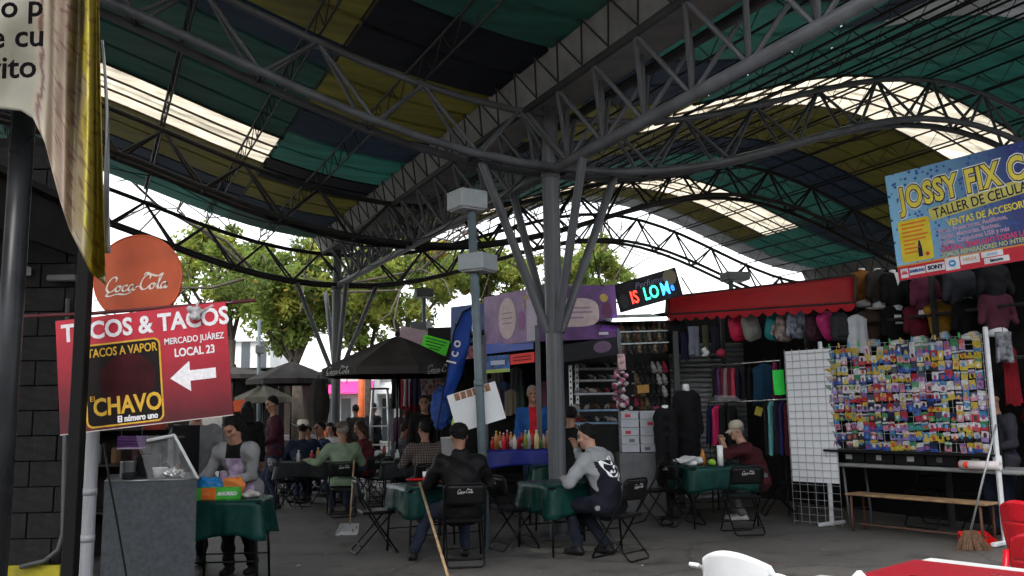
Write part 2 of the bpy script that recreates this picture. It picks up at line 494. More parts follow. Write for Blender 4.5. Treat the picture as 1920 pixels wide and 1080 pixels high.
# scraps of paper and bottle tops on the asphalt
for k, (px, py) in enumerate(((735, 1068), (1010, 1072), (1205, 1062), (1480, 1012), (1545, 1032), (610, 1040), (560, 1062), (940, 1030), (1300, 1045), (1115, 1068), (690, 1030), (1450, 1060), (530, 1012))):
    g = G(px, py); r = random.uniform(.012, .03); a0 = random.uniform(0, 6)
    b = MB(); b.add([(g.x + r * q * math.cos(a0 + a), g.y + r * q * math.sin(a0 + a), .006 + .012 * (i % 2) * random.random()) for i, (a, q) in enumerate(((0, 1), (1.1, .7), (2.2, 1.1), (3.6, .8), (5, 1)))], [(0, 1, 2, 3, 4)])
    tag(b.build('litter', quick([(.45, .44, .42), (.3, .28, .25), (.5, .5, .5), (.25, .06, .05)][k % 4]), solid=.001), '%s scrap of litter on the asphalt, %s' % (['pale', 'beige', 'white', 'red'][k % 4], ['near the broom', 'below the tray table', 'right of the hooded man', 'before the grid panel', 'left of the bench', 'below the dustpan', 'by the serving table', 'under the folding chair', 'before the bags table', 'at the hooded man\'s shoes', 'left of the tray table', 'behind the white chair', 'behind the serving table'][k]), 'litter', 'litter on the ground')

# ------------------------------------------------------------------ wave-shaped canopy
CX, CY_, PHI, TS, WV, ZB, AMP, TD, PWR = .513, 10.77, .45, 5.334, 15.35, 4.52, 1.61, .73, 1.1
Ld = Vector((-math.sin(PHI), math.cos(PHI), 0)); Td = Vector((math.cos(PHI), math.sin(PHI), 0))
C0 = Vector((CX, CY_, 0))
def wave(t): return ZB + AMP * ((1 - math.cos(2 * math.pi * t / WV)) / 2) ** PWR
def wp(s_, t, dz=0.0): return C0 + Ld * s_ + Td * t + Vector((0, 0, wave(t) + dz))
NODE = WV / 12
T_LO, T_HI = -WV * .98, WV * 1.6
def arch_truss(k, label):
    s0 = TS * k
    t = thing('arch_truss', label, 'roof truss', C0 + Ld * s0, 0, 'curved roof trusses')
    def chord(name, off, dz, r):
        n = 60; b = MB()
        b.tube([wp(s0 + off, T_LO + (T_HI - T_LO) * i / n, dz) for i in range(n + 1)], r, 8)
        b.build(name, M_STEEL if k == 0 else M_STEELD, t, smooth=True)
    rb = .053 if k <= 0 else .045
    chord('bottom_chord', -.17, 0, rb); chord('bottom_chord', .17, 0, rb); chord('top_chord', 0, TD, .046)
    i = math.ceil(T_LO / NODE)
    while (i + 1) * NODE <= T_HI:
        tn = i * NODE + NODE * .67; ta, tb = i * NODE + .17 * NODE, (i + 1) * NODE + .17 * NODE
        top = wp(s0, tn, TD)
        for off in (-.17, .17):
            for tx in (ta, tb):
                bar('brace', wp(s0 + off, tx, 0), top, .026, M_STEEL if k == 0 else M_STEELD, t, 6)
        if k == 0 and abs(tn) < 9:
            sbox('gusset', top - Vector((0, 0, .03)), (.16, .012, .11), M_STEEL, t, Matrix.Rotation(PHI, 3, 'Z'))
        bar('tie', wp(s0 - .17, ta), wp(s0 + .17, ta), .022, M_STEELD, t, 6)
        i += 1
    return t
arch_truss(0, 'nearest curved roof truss, sweeping down to the thick grey column')
arch_truss(1, 'middle curved roof truss, between the thick column and the far column')
arch_truss(2, 'farthest curved roof truss, at the roof edge against the white sky')

# longitudinal girders with gutter over the column rows
S_NEAR, S_FAR = -6.2, 2 * TS + .33
def girder(tc, label):
    t = thing('valley_girder', label, 'roof girder', C0 + Td * tc, 0, 'straight girders over the column rows')
    b = MB(); b.tube([wp(S_NEAR, tc), wp(S_FAR, tc)], .066, 10); b.build('bottom_chord', M_STEEL, t, smooth=True)
    for o in (-.36, .36):
        b = MB(); b.tube([wp(S_NEAR, tc + o, TD), wp(S_FAR, tc + o, TD)], .045, 8); b.build('top_chord', M_STEELD, t, smooth=True)
    st = .82; i = 0
    while S_NEAR + (i + 1) * st < S_FAR:
        a = S_NEAR + i * st
        for o in (-.36, .36):
            bar('brace', wp(a, tc), wp(a + st / 2, tc + o, TD), .027, M_STEEL, t, 6)
            bar('brace', wp(a + st, tc), wp(a + st / 2, tc + o, TD), .027, M_STEEL, t, 6)
        bar('post', wp(a, tc), wp(a, tc, TD), .032, M_STEEL, t, 6)
        i += 1
    # pale sheet metal gutter above the girder, tilted sides
    b = MB()
    for (o0, z0, o1, z1) in ((-.52, 1.23, -.30, .83), (-.30, .83, .30, .83), (.30, .83, .52, 1.23)):
        b.add([wp(S_NEAR, tc + o0, z0), wp(S_FAR, tc + o0, z0), wp(S_FAR, tc + o1, z1), wp(S_NEAR, tc + o1, z1)], [(0, 1, 2, 3)])
    g = b.build('gutter', mat('pale_gutter_sheet', (.26, .26, .25), .5, var=.25, scale=3, dirt=.5), t, solid=.004)
    # lattice along the gutter side
    st = .55; i = 0
    while S_NEAR + (i + 1) * st < S_FAR:
        a = S_NEAR + i * st
        bar('lattice_bar', wp(a, tc - .56, 1.14), wp(a + st / 2, tc - .40, .76), .012, M_STEELD, g, 5)
        bar('lattice_bar', wp(a + st, tc - .56, 1.14), wp(a + st / 2, tc - .40, .76), .012, M_STEELD, g, 5)
        i += 1
    return t
girder(0, 'straight grey girder running over the thick column and the far column')
girder(WV, 'straight grey girder over the column row behind the clothing stall')

def column(tc, k, label, r=.107):
    base = C0 + Td * tc + Ld * (TS * k)
    t = thing('steel_column', label, 'column', base, 0, 'grey steel columns of the canopy')
    z = Vector((0, 0, 1))
    bar('shaft', base, base + z * (ZB + .05), r, M_STEEL, t, 24)
    bar('upper_shaft', base + z * (ZB + .05), base + z * (ZB + TD + .12), r * .98, M_STEEL, t, 20)
    b = MB(); b.rbox(base + z * .012, (.5, .5, .024), .005); b.build('base_plate', M_STEEL, t)
    for sl, st in ((-.82, 0), (1.1, 0), (0, -.95), (0, .95)):
        foot = base + z * (ZB - 2.05) + Td * (st * .1) + Ld * (sl * .1)
        top = base + Td * st + Ld * sl + z * (wave(st) - .03)
        bar('strut', foot, top, .054, M_STEEL, t, 14)
    bar('collar', base + z * (ZB - .1), base + z * (ZB + .03), r * 1.12, M_STEEL, t, 24)
    return t
column(0, 0, 'thick grey steel column with four branching struts, in front of the purple stall')
column(0, 2, 'far thin grey steel column with branching struts, left of the large black umbrella')
column(WV, 2, 'grey steel column behind the red awning, mostly hidden by the stalls', .12)
column(WV, 0, 'grey steel column beyond the right stalls', .12)

# roof: coloured sheets, each a part, with light lattice joists under them
M_R = {
    'g': mat('green_roof_sheet', (.016, .066, .050), .6, var=.2, scale=1.5, trans=.06, dirt=.35),
    't': mat('teal_roof_sheet', (.022, .112, .088), .6, var=.2, scale=1.5, trans=.11, dirt=.35),
    'n': mat('navy_roof_sheet', (.016, .026, .040), .6, var=.25, scale=1.5, trans=.09),
    'y': mat('olive_yellow_roof_sheet', (.112, .102, .016), .6, var=.2, scale=1.5, trans=.075, dirt=.35),
    'k': mat('black_roof_sheet', (.013, .015, .020), .6, var=.3, scale=1.5, trans=.03),
    's': mat('grey_roof_sheet', (.18, .19, .19), .55, var=.25, scale=1.5, trans=.16, dirt=.4),
    'w': mat('translucent_skylight_sheet', (.66, .58, .44), .5, var=.18, scale=2.5, trans=.8, dirt=.25),
}
ROOF_DZ = TD + .42
def streaks(m):           # grime and fading that run down the sheets
    t = m.node_tree; b = t.nodes['Principled BSDF']; src = b.inputs['Base Color'].links[0].from_socket
    tc = t.nodes.new('ShaderNodeTexCoord'); mp = t.nodes.new('ShaderNodeMapping'); mp.inputs['Rotation'].default_value = (0, 0, -PHI); mp.inputs['Scale'].default_value = (.35, 3.2, .35)
    nz = t.nodes.new('ShaderNodeTexNoise'); nz.inputs['Scale'].default_value = 1.6; nz.inputs['Detail'].default_value = 8; nz.inputs['Roughness'].default_value = .7
    t.links.new(tc.outputs['Object'], mp.inputs[0]); t.links.new(mp.outputs[0], nz.inputs['Vector'])
    mr = t.nodes.new('ShaderNodeMapRange'); mr.inputs[1].default_value = .32; mr.inputs[2].default_value = .7; mr.inputs[3].default_value = .55; mr.inputs[4].default_value = 1.3
    t.links.new(nz.outputs['Fac'], mr.inputs[0])
    mx = t.nodes.new('ShaderNodeMix'); mx.data_type = 'RGBA'; mx.blend_type = 'MULTIPLY'; mx.inputs[0].default_value = 1; t.links.new(src, mx.inputs[6]); t.links.new(mr.outputs[0], mx.inputs[7])
    t.links.new(mx.outputs[2], b.inputs['Base Color'])
    for n in t.nodes:
        if n.type == 'BSDF_TRANSLUCENT': t.links.new(mx.outputs[2], n.inputs['Color'])
for _m in M_R.values(): streaks(_m)
t_roof = thing('market_roof', 'wavy market roof of green, navy and yellow sheets with skylights', 'roof', C0, 0)
def sheet(s0, s1, t0, t1, c):
    n = max(4, int((t1 - t0) / .45))
    b = MB(); k = max(1, round((s1 - s0) / .85))
    for j in range(k):
        a = s0 + (s1 - s0) * j / k; e = s0 + (s1 - s0) * (j + 1) / k
        # shallow box ribs make the joint of neighbouring sheets visible
        prof = [(a, .0), (a + .03, .035), (a + .07, .035), (a + .10, 0), (e, 0)]
        for (p0, z0), (p1, z1) in zip(prof[:-1], prof[1:]):
            vs = []
            for i in range(n + 1):
                t = t0 + (t1 - t0) * i / n
                vs += [wp(p0, t, ROOF_DZ + z0), wp(p1, t, ROOF_DZ + z1)]
            b.add(vs, [(2 * i, 2 * i + 1, 2 * i + 3, 2 * i + 2) for i in range(n)])
    names = {'w': 'skylight_panel'}
    sh_ = b.build(names.get(c, 'roof_sheet'), M_R[c], t_roof, smooth=False)
    if c == 'w':                                   # dark glazing bars along the skylight joints
        for j in range(4):
            a = s0 + (s1 - s0) * j / 3; b = MB(); b.tube([wp(a, t0 + (t1 - t0) * i / n, ROOF_DZ - .02) for i in range(n + 1)], .022, 5)
            b.build('glazing_bar', mat('brown_glazing_bar', (.06, .045, .035), .6), sh_)
def strip(t0, t1, bands):
    s0 = S_NEAR
    for s1, c in bands:
        sheet(s0, s1, t0 - (.05 if abs(t0) > .7 and abs(t0 - WV) > .7 else 0), t1, c); s0 = s1
E = S_FAR
A1, A2 = -2.48, -.44
strip(-WV, -WV + .6, [(-1, 'n'), (2, 'g'), (5, 'y'), (8, 'n'), (E, 'g')])
strip(-WV + .6, -8.0, [(-4.4, 'n'), (-2.6, 'y'), (-.4, 'g'), (1.0, 'n'), (2.6, 't'), (4.3, 'y'), (6.0, 'w'), (8.0, 'g'), (9.5, 'y'), (E, 'n')])
strip(-8.0, A1, [(-3.6, 'g'), (-1.8, 'n'), (.62, 'y'), (1.42, 'n'), (4.55, 'g'), (6.15, 'w'), (8.05, 'y'), (9.45, 'n'), (E, 't')])
strip(A1, A2, [(-4.2, 'y'), (-2.6, 'n'), (-1.0, 'g'), (.72, 'k'), (3.0, 'y'), (4.15, 'n'), (5.7, 't'), (7.0, 'k'), (8.6, 'y'), (9.8, 'n'), (E, 'g')])
strip(.44, 3.1, [(-4.2, 't'), (-2.9, 'k'), (-1.2, 't'), (.55, 'n'), (2.4, 'y'), (4.2, 'n'), (6.0, 'g'), (7.8, 'k'), (9.4, 'y'), (E, 'n')])
strip(3.1, 4.1, [(-3.4, 'n'), (-1.9, 'n'), (.95, 't'), (2.5, 'w'), (4.5, 'y'), (5.9, 'n'), (7.9, 't'), (9.2, 'w'), (10.2, 'y'), (E, 's')])
strip(4.1, 11.9, [(-3.4, 'g'), (-1.55, 's'), (.95, 't'), (2.55, 'w'), (4.7, 'y'), (6.0, 'n'), (7.85, 't'), (9.2, 'w'), (10.2, 'y'), (E, 's')])
strip(11.9, WV - .44, [(-3.4, 'n'), (-1.55, 's'), (.95, 'g'), (2.55, 'y'), (4.7, 'n'), (6.0, 'y'), (7.85, 'n'), (9.5, 't'), (10.2, 't'), (E, 's')])
strip(WV + .44, T_HI, [(-3.4, 'n'), (.95, 'g'), (4.7, 'n'), (7.85, 'y'), (E, 's')])
# joists at every truss node
def joist(t, r=.016):
    b = MB()
    b.tube([wp(S_NEAR, t, TD + .05), wp(S_FAR, t, TD + .05)], r, 6)
    b.tube([wp(S_NEAR, t, ROOF_DZ - .035), wp(S_FAR, t, ROOF_DZ - .035)], r * 1.2, 6)
    st = .62; i = 0
    while S_NEAR + (i + 1) * st < S_FAR:
        a = S_NEAR + i * st
        b.tube([wp(a, t, ROOF_DZ - .035), wp(a + st / 2, t, TD + .05), wp(a + st, t, ROOF_DZ - .035)], .008, 4, cap=False)
        i += 1
    b.build('joist', M_STEELD, t_roof)
i = math.ceil(T_LO / NODE)
while i * NODE < T_HI - .5:
    tn = i * NODE + NODE * .67
    if abs(tn) > .5 and abs(tn - WV) > .5: joist(tn)
    if 2.5 < tn < 13:                                  # closer purlins on the right bay
        b = MB(); tm = tn + NODE / 2
        b.tube([wp(S_NEAR, tm, ROOF_DZ - .04), wp(S_FAR, tm, ROOF_DZ - .04)], .02, 6); b.build('purlin', M_STEELD, t_roof)
    i += 1

# slack cables strung along the steelwork
M_CABLE = mat('black_cable', (.008, .008, .008), .5)
def cable(label, pts, r=.009, sag=.25):
    b = MB(); out = []
    for p, q in zip(pts[:-1], pts[1:]):
        for i in range(10): u = i / 10; c = p.lerp(q, u); c.z -= sag * 4 * u * (1 - u); out.append(c)
    out.append(pts[-1]); b.tube(out, r, 5); tag(b.build('cable', M_CABLE, smooth=True), label, 'cable', 'cables slung under the roof')
cable('slack black cable slung between the thick column and the far column', [wp(.1, -.15, .1), wp(2.6, -.1, .05), wp(5.3, -.15, .1), wp(8, -.1, .05), wp(10.6, -.15, .1)], .010, .16)
cable('slack black cable along the nearest curved truss toward the right stalls', [wp(.2, .2, .02), wp(.15, 2.6, -.02), wp(.2, 4.6, .0), wp(.15, 6.8, .05)], .009, .14)
cable('thin cable drooping along the middle truss at left', [wp(5.4, -6.4, .0), wp(5.45, -4.2, .0), wp(5.4, -2.0, .0), wp(5.4, -.1, .05)], .009, .18)
cable('cable looped from the column head down to the purple stall', [wp(.1, .15, -.1), Vector((1.1, 11.6, 3.7)), Vector((1.4, 12.8, 3.45))], .008, .3)
# ------------------------------------------------------------------ soft bodies: distance fields turned into one continuous surface
def surface_nets(f, origin, h):
    nx, ny, nz = f.shape
    ins = f < 0
    corners = [ins[dx:nx - 1 + dx, dy:ny - 1 + dy, dz:nz - 1 + dz] for dx in (0, 1) for dy in (0, 1) for dz in (0, 1)]
    cnt = sum(c.astype(np.int8) for c in corners)
    act = (cnt > 0) & (cnt < 8)
    ids = -np.ones(act.shape, np.int64)
    I = np.argwhere(act)
    if len(I) == 0: return np.zeros((0, 3)), np.zeros((0, 4), int)
    ids[act] = np.arange(len(I))
    acc = np.zeros((len(I), 3)); num = np.zeros(len(I))
    cs = [(a, b, c) for a in (0, 1) for b in (0, 1) for c in (0, 1)]
    vals = {c: f[I[:, 0] + c[0], I[:, 1] + c[1], I[:, 2] + c[2]] for c in cs}
    for a in cs:
        for ax in range(3):
            if a[ax] == 0:
                b2 = list(a); b2[ax] = 1; b2 = tuple(b2)
                va, vb = vals[a], vals[b2]
                m = (va < 0) != (vb < 0)
                t = np.where(m, va / np.where(m, va - vb, 1), 0)
                p = np.tile(np.array(a, float), (len(I), 1)); p[:, ax] = t
                acc[m] += p[m]; num[m] += 1
    V = (I + acc / num[:, None]) * h + np.array(origin)
    Q = []
    for ax in range(3):
        sl0 = [slice(1, -1)] * 3; sl1 = [slice(1, -1)] * 3
        sl0[ax] = slice(0, -1); sl1[ax] = slice(1, None)
        a = ins[tuple(sl0)]; b = ins[tuple(sl1)]
        base = np.array([1, 1, 1]); base[ax] = 0
        u, v = [(1, 2), (2, 0), (0, 1)][ax]
        for cond, flip in ((a & ~b, False), (~a & b, True)):
            E_ = np.argwhere(cond) + base
            if len(E_) == 0: continue
            def cell(du, dv):
                c = E_.copy(); c[:, u] -= du; c[:, v] -= dv
                return ids[c[:, 0], c[:, 1], c[:, 2]]
            q = np.stack([cell(1, 1), cell(0, 1), cell(0, 0), cell(1, 0)], 1)
            Q.append(q[:, ::-1] if flip else q)
    Q = np.concatenate(Q); Q = Q[(Q >= 0).all(1)]
    return V, Q

class SDF:
    def __init__(s, h=.014, pad=.06): s.p = []; s.h = h; s.pad = pad; s.cuts = []
    def cap(s, a, b, ra, rb=None, k=.03): s.p.append(('c', np.array(a, float), np.array(b, float), ra, ra if rb is None else rb, k)); return s
    def ell(s, c, r, R=None, k=.03): s.p.append(('e', np.array(c, float), np.array(r, float), None if R is None else np.array(R), 0, k)); return s
    def cut(s, fn): s.cuts.append(fn); return s
    def mesh(s, noise=0.0, nscale=9.0):
        los, his = [], []
        for q in s.p:
            if q[0] == 'c':
                r = max(q[3], q[4]); los.append(np.minimum(q[1], q[2]) - r); his.append(np.maximum(q[1], q[2]) + r)
            else:
                r = q[2].max(); los.append(q[1] - r); his.append(q[1] + r)
        h = s.h
        lo = np.min(los, 0) - .03 - 2 * h; hi = np.max(his, 0) + .03 + 2 * h
        n = np.ceil((hi - lo) / h).astype(int) + 1
        f = np.full(n, .5)
        ax = [lo[i] + h * np.arange(n[i]) for i in range(3)]
        for q, l, u in zip(s.p, los, his):
            k = q[5]; m = k + 2.5 * h
            i0 = np.maximum(((l - m - lo) / h).astype(int), 0); i1 = np.minimum(((u + m - lo) / h).astype(int) + 2, n)
            X, Y, Z = np.meshgrid(*[ax[i][i0[i]:i1[i]] for i in range(3)], indexing='ij')
            if q[0] == 'c':
                a, b, ra, rb = q[1], q[2], q[3], q[4]; d = b - a; L2 = max(d @ d, 1e-9)
                t = np.clip(((X - a[0]) * d[0] + (Y - a[1]) * d[1] + (Z - a[2]) * d[2]) / L2, 0, 1)
                dd = np.sqrt((X - a[0] - t * d[0]) ** 2 + (Y - a[1] - t * d[1]) ** 2 + (Z - a[2] - t * d[2]) ** 2) - (ra + (rb - ra) * t)
            else:
                c, r, R = q[1], q[2], q[3]
                x, y, z = X - c[0], Y - c[1], Z - c[2]
                if R is not None:
                    x, y, z = (R[0, 0] * x + R[1, 0] * y + R[2, 0] * z, R[0, 1] * x + R[1, 1] * y + R[2, 1] * z, R[0, 2] * x + R[1, 2] * y + R[2, 2] * z)
                g = np.sqrt((x / r[0]) ** 2 + (y / r[1]) ** 2 + (z / r[2]) ** 2)
                dd = (g - 1) * r.min()
            sub = f[i0[0]:i1[0], i0[1]:i1[1], i0[2]:i1[2]]
            hh = np.clip(.5 + .5 * (sub - dd) / k, 0, 1)
            f[i0[0]:i1[0], i0[1]:i1[1], i0[2]:i1[2]] = sub + (dd - sub) * hh - k * hh * (1 - hh)
        if noise or s.cuts:
            X, Y, Z = np.meshgrid(*ax, indexing='ij')
            if noise:
                ph = RNG.uniform(0, 6, 6); q = nscale
                w = np.sin(q * X + ph[0] + 1.7 * np.sin(q * .7 * Z + ph[1])) * np.sin(q * 1.3 * Z + ph[2] + 1.3 * np.sin(q * Y + ph[3])) + .6 * np.sin(2.1 * q * Z + ph[4] + 2 * np.sin(q * 1.1 * X + q * .8 * Y + ph[5])) + 1.1 * (np.abs(np.sin(1.25 * q * Z + 1.4 * np.sin(.9 * q * X + ph[1]) + 1.2 * np.sin(.8 * q * Y + ph[2]))) - .6)
                f = f + noise * w
            for fn in s.cuts: f = np.maximum(f, fn(X, Y, Z))
        return surface_nets(f, lo, h)

def mesh_obj(name, parts, mats, parent, world=None, smooth=True, sub=0):
    # parts: list of (V, Q, matindex array or int)
    vs = []; fs = []; mi = []; n = 0
    for V, Q, m in parts:
        vs.append(V); fs.append(Q + n); n += len(V)
        mi.append(np.full(len(Q), m) if np.isscalar(m) else m)
    V = np.concatenate(vs); Q = np.concatenate(fs); mi = np.concatenate(mi).astype(np.int32)
    me = bpy.data.meshes.new(name)
    me.vertices.add(len(V)); me.vertices.foreach_set('co', V.astype(np.float32).ravel())
    me.loops.add(len(Q) * 4); me.loops.foreach_set('vertex_index', Q.astype(np.int32).ravel())
    me.polygons.add(len(Q)); me.polygons.foreach_set('loop_start', np.arange(0, len(Q) * 4, 4, dtype=np.int32))
    me.polygons.foreach_set('loop_total', np.full(len(Q), 4, np.int32))
    for m in (mats if isinstance(mats, (list, tuple)) else [mats]): me.materials.append(m)
    me.polygons.foreach_set('material_index', mi)
    me.polygons.foreach_set('use_smooth', np.full(len(Q), smooth))
    me.update(calc_edges=True); me.validate()
    o = bpy.data.objects.new(name, me)
    return put(o, parent, wmat(parent) if world is None else world)

def ik(a, b, l1, l2, hint):
    a = np.array(a, float); b = np.array(b, float); d = b - a; L = np.linalg.norm(d)
    if L > .995 * (l1 + l2):
        b = a + d / L * .995 * (l1 + l2); d = b - a; L = np.linalg.norm(d)
    u = d / L; x = (l1 * l1 - l2 * l2 + L * L) / (2 * L); hh = math.sqrt(max(l1 * l1 - x * x, 0))
    hint = np.array(hint, float); hint = hint - u * (hint @ u); hint /= np.linalg.norm(hint) + 1e-9
    return a + u * x + hint * hh, b

SKIN = [mat('skin_tan', (.36, .19, .125), .5, var=.1, scale=20), mat('skin_brown', (.25, .125, .080), .5, var=.1, scale=20), mat('skin_fair', (.42, .24, .17), .5, var=.1, scale=20)]
M_EYE = mat('eye_dark', (.02, .015, .012), .2); M_LIP = mat('lips', (.34, .13, .10), .5)
HAIR_BLACK = mat('hair_black', (.006, .005, .005), .5, var=.4, scale=60, bump=.5, bscale=120)
HAIR_GREY = mat('hair_grey', (.18, .17, .16), .6, var=.4, scale=60, bump=.5, bscale=120)
HAIR_BROWN = mat('hair_brown', (.035, .018, .012), .45, var=.4, scale=60, bump=.5, bscale=120)
def cloth(name, col, rough=.85, **k):
    return mat(name, col, rough, var=k.pop('var', .18), scale=k.pop('scale', 7), bump=.25, bscale=90, spec=.25, **k)

def person(label, loc, rz, pose='sit', height=1.68, build=1.0, skin=0, top=None, bottom=None, shoes=None, hair=None, hair_kind='short', hat=None, top_name='shirt', sleeve='long', lean=.12,
           wrists=None, ankles=None, head_turn=0.0, head_tilt=.1, h=.014, group='people in the market', extra=None, seat=.45, elbow_hint=None, hands=True, collar=None, hunch=0.0, skirt=False, side_lean=0.0, arm=1.0):
    """faces +y in its own frame; loc is the point on the ground below the pelvis"""
    k = height / 1.70
    t = thing('person', label, 'person', loc, rz, group)
    top = top or cloth('top_dark', (.02, .02, .022)); bottom = bottom or cloth('jeans_dark', (.02, .024, .036)); shoes = shoes or mat('black_shoe', (.012, .011, .011), .4)
    hair = hair or HAIR_BLACK
    sit = pose == 'sit'
    pz = (seat + .10) if sit else .92 * k
    pel = np.array([0, 0, pz])
    th = lean
    spine = np.array([side_lean, math.sin(th), math.cos(th)]); spine /= np.linalg.norm(spine)
    chest = pel + spine * .30 * k; th2 = lean + hunch
    sp2 = np.array([side_lean, math.sin(th2), math.cos(th2)]); sp2 /= np.linalg.norm(sp2)
    neck = chest + sp2 * .22 * k
    sh_w = .175 * k * (1 + (build - 1) * .5)
    shL = chest + sp2 * .155 * k + np.array([-sh_w, 0, 0]); shR = chest + sp2 * .155 * k + np.array([sh_w, 0, 0])
    hipL = pel + np.array([-.09 * k, 0, 0]); hipR = pel + np.array([.09 * k, 0, 0])
    l_u, l_f = .29 * k, .255 * k
    l_t, l_s = .44 * k, .43 * k
    wr = wrists or ([(-.16, .38, .78), (.16, .38, .78)] if sit else [(-.24, .05, .80 * k), (.24, .05, .80 * k)])
    an = ankles or ([(-.12, .42, .08), (.12, .45, .08)] if sit else [(-.10, -.03, .08), (.10, .05, .08)])
    eh = elbow_hint or ([(-.7, -.2, -.7), (.7, -.2, -.7)] if sit else [(-.3, -1, -.1), (.3, -1, -.1)])
    eL, wL = ik(shL, wr[0], l_u, l_f, eh[0]); eR, wR = ik(shR, wr[1], l_u, l_f, eh[1])
    kh = (0, 1, .7) if sit else (0, 1, 0)
    kL, aL = ik(hipL, an[0], l_t, l_s, kh); kR, aR = ik(hipR, an[1], l_t, l_s, kh)
    bw = build
    # ---- body: one continuous surface
    B = SDF(h)
    B.cap(pel + (-.07, 0, 0), pel + (.07, 0, 0), .095 * bw).cap(pel, chest, .10 * bw, .11 * bw).cap(shL + (.05, 0, -.04), shR + (-.05, 0, -.04), .085)
    B.cap(chest, neck, .10, .06).cap(neck + (0, 0, -.02), neck + sp2 * .10 * k + (0, .012, 0), .055, .052)
    for s_, e, w in ((shL, eL, wL), (shR, eR, wR)):
        B.cap(s_, e, .052 * bw * arm ** 2, .042 * arm ** 2).cap(e, w, .041 * arm ** 2, .027)
    for hp, kn, a in ((hipL, kL, aL), (hipR, kR, aR)):
        B.cap(hp, kn, .082 * bw, .056).cap(kn, a, .054, .036)
    V, Q = B.mesh(); parts = [(V, Q, 0)]
    # ---- head with a face, at a finer step
    hc = neck + sp2 * .10 * k + np.array([0, .03, .095 * k])
    ct, st = math.cos(head_turn), math.sin(head_turn); cp, sp_ = math.cos(head_tilt), math.sin(head_tilt)
    Rz = np.array([[ct, -st, 0], [st, ct, 0], [0, 0, 1]]); Rx = np.array([[1, 0, 0], [0, cp, sp_], [0, -sp_, cp]])
    HR = Rz @ Rx
    def hp_(x, y, z): return hc + HR @ np.array([x, y, z]) * k
    hh = .0075 if h < .016 else .011
    S = SDF(hh)
    S.ell(hp_(0, -.008, .025), np.array([.076, .096, .098]) * k, HR).ell(hp_(0, .028, -.055), np.array([.058, .064, .066]) * k, HR, .03)
    S.cap(hp_(0, .088, .012), hp_(0, .108, -.026), .009 * k, .014 * k, .015)                # nose
    S.cap(hp_(-.035, .082, .034), hp_(.035, .082, .034), .010 * k, k=.02)                   # brow
    S.cap(hp_(-.02, .086, -.062), hp_(.02, .086, -.062), .009 * k, k=.015)                  # lips
    S.ell(hp_(0, .075, -.098), np.array([.024, .02, .018]) * k, HR, .02)                     # chin
    for sx in (-1, 1):
        S.ell(hp_(sx * .080, -.006, -.005), np.array([.012, .022, .033]) * k, HR, .008)       # ears
        S.ell(hp_(sx * .042, .066, -.022), np.array([.024, .022, .02]) * k, HR, .02)          # cheeks
    S.cap(hp_(0, -.005, -.06), neck, .052 * k, .056 * k, .03)
    V, Q = S.mesh(); fc = V[Q].mean(1)
    loc_ = (fc - hc) @ HR / k
    mi = np.zeros(len(Q), int)
    for sx in (-1, 1):
        mi[(np.abs(loc_[:, 0] - sx * .033) < .015) & (np.abs(loc_[:, 2] - .013) < .0085) & (loc_[:, 1] > .05)] = 1
        mi[(np.abs(loc_[:, 0] - sx * .035) < (.021 if hair_kind == 'short' else .017)) & (np.abs(loc_[:, 2] - .037) < (.006 if hair_kind == 'short' else .003)) & (loc_[:, 1] > .05)] = 3
    mi[(np.abs(loc_[:, 0]) < .025) & (np.abs(loc_[:, 2] + .062) < .007) & (loc_[:, 1] > .06)] = 2
    parts.append((V, Q, mi))
    # ---- hands: palm, four bent fingers of unequal length and a thumb from the side of the palm
    if hands:
        for side, e, w in ((-1, eL, wL), (1, eR, wR)):
            d = (w - e) / np.linalg.norm(w - e)
            up = np.array([0, 0, 1.0]); x = np.cross(d, up); x /= np.linalg.norm(x) + 1e-9; n_ = np.cross(x, d)
            x = x * side
            Hn = SDF(.0055 if h < .016 else .008)
            def q(a, b_, c): return w + (d * a + x * b_ + n_ * c) * k
            Hn.cap(q(-.03, 0, 0), q(.02, 0, 0), .024 * k, .026 * k, .02)
            for b_ in (-.024, -.008, .008, .024): Hn.cap(q(.02, b_ * .8, 0), q(.085, b_, -.004), .015 * k, .012 * k, .015)
            for b_, ln in ((-.027, .9), (-.009, 1.05), (.009, 1.0), (.027, .78)):
                Hn.cap(q(.085, b_, -.004), q(.085 + .034 * ln, b_ * 1.1, -.012), .0095 * k, .009 * k, .004)
                Hn.cap(q(.085 + .034 * ln, b_ * 1.1, -.012), q(.085 + .055 * ln, b_ * 1.1, -.038 * ln), .009 * k, .0075 * k, .004)
            Hn.cap(q(.025, -.026, -.005), q(.058, -.05, -.018), .013 * k, .011 * k, .01).cap(q(.058, -.05, -.018), q(.088, -.052, -.03), .0105 * k, .009 * k, .005)
            V, Q = Hn.mesh(); parts.append((V, Q, 0))
    mesh_obj('body', parts, [SKIN[skin], M_EYE, M_LIP, hair], t)
    # ---- top
    C = SDF(h); g = .022
    C.cap(pel + (-.075, 0, -.03), pel + (.075, 0, -.03), (.105 + g) * bw).cap(pel, chest, (.115 + g) * bw, (.115 + g) * bw, .05).cap(chest + (-.05, 0, 0), chest + (.05, 0, 0), (.10 + g) * bw, k=.05)
    C.cap(shL + (.035, 0, -.035), shR + (-.035, 0, -.035), .088 + g * .6, k=.05).cap(chest, neck + (0, 0, -.03), .10, .075, .04)
    for s_, e, w in ((shL, eL, wL), (shR, eR, wR)):
        C.cap(s_, e, (.062 * bw + g * .6) * arm, (.048 + g * .5) * arm, .03)
        if sleeve == 'long': C.cap(e, e + (w - e) * .93, (.048 + g * .5) * arm, .033 + g * .4, .02)
        elif sleeve == 'half': C.cap(e, e + (w - e) * .25, .048 + g * .5, .046 + g * .4, .02)
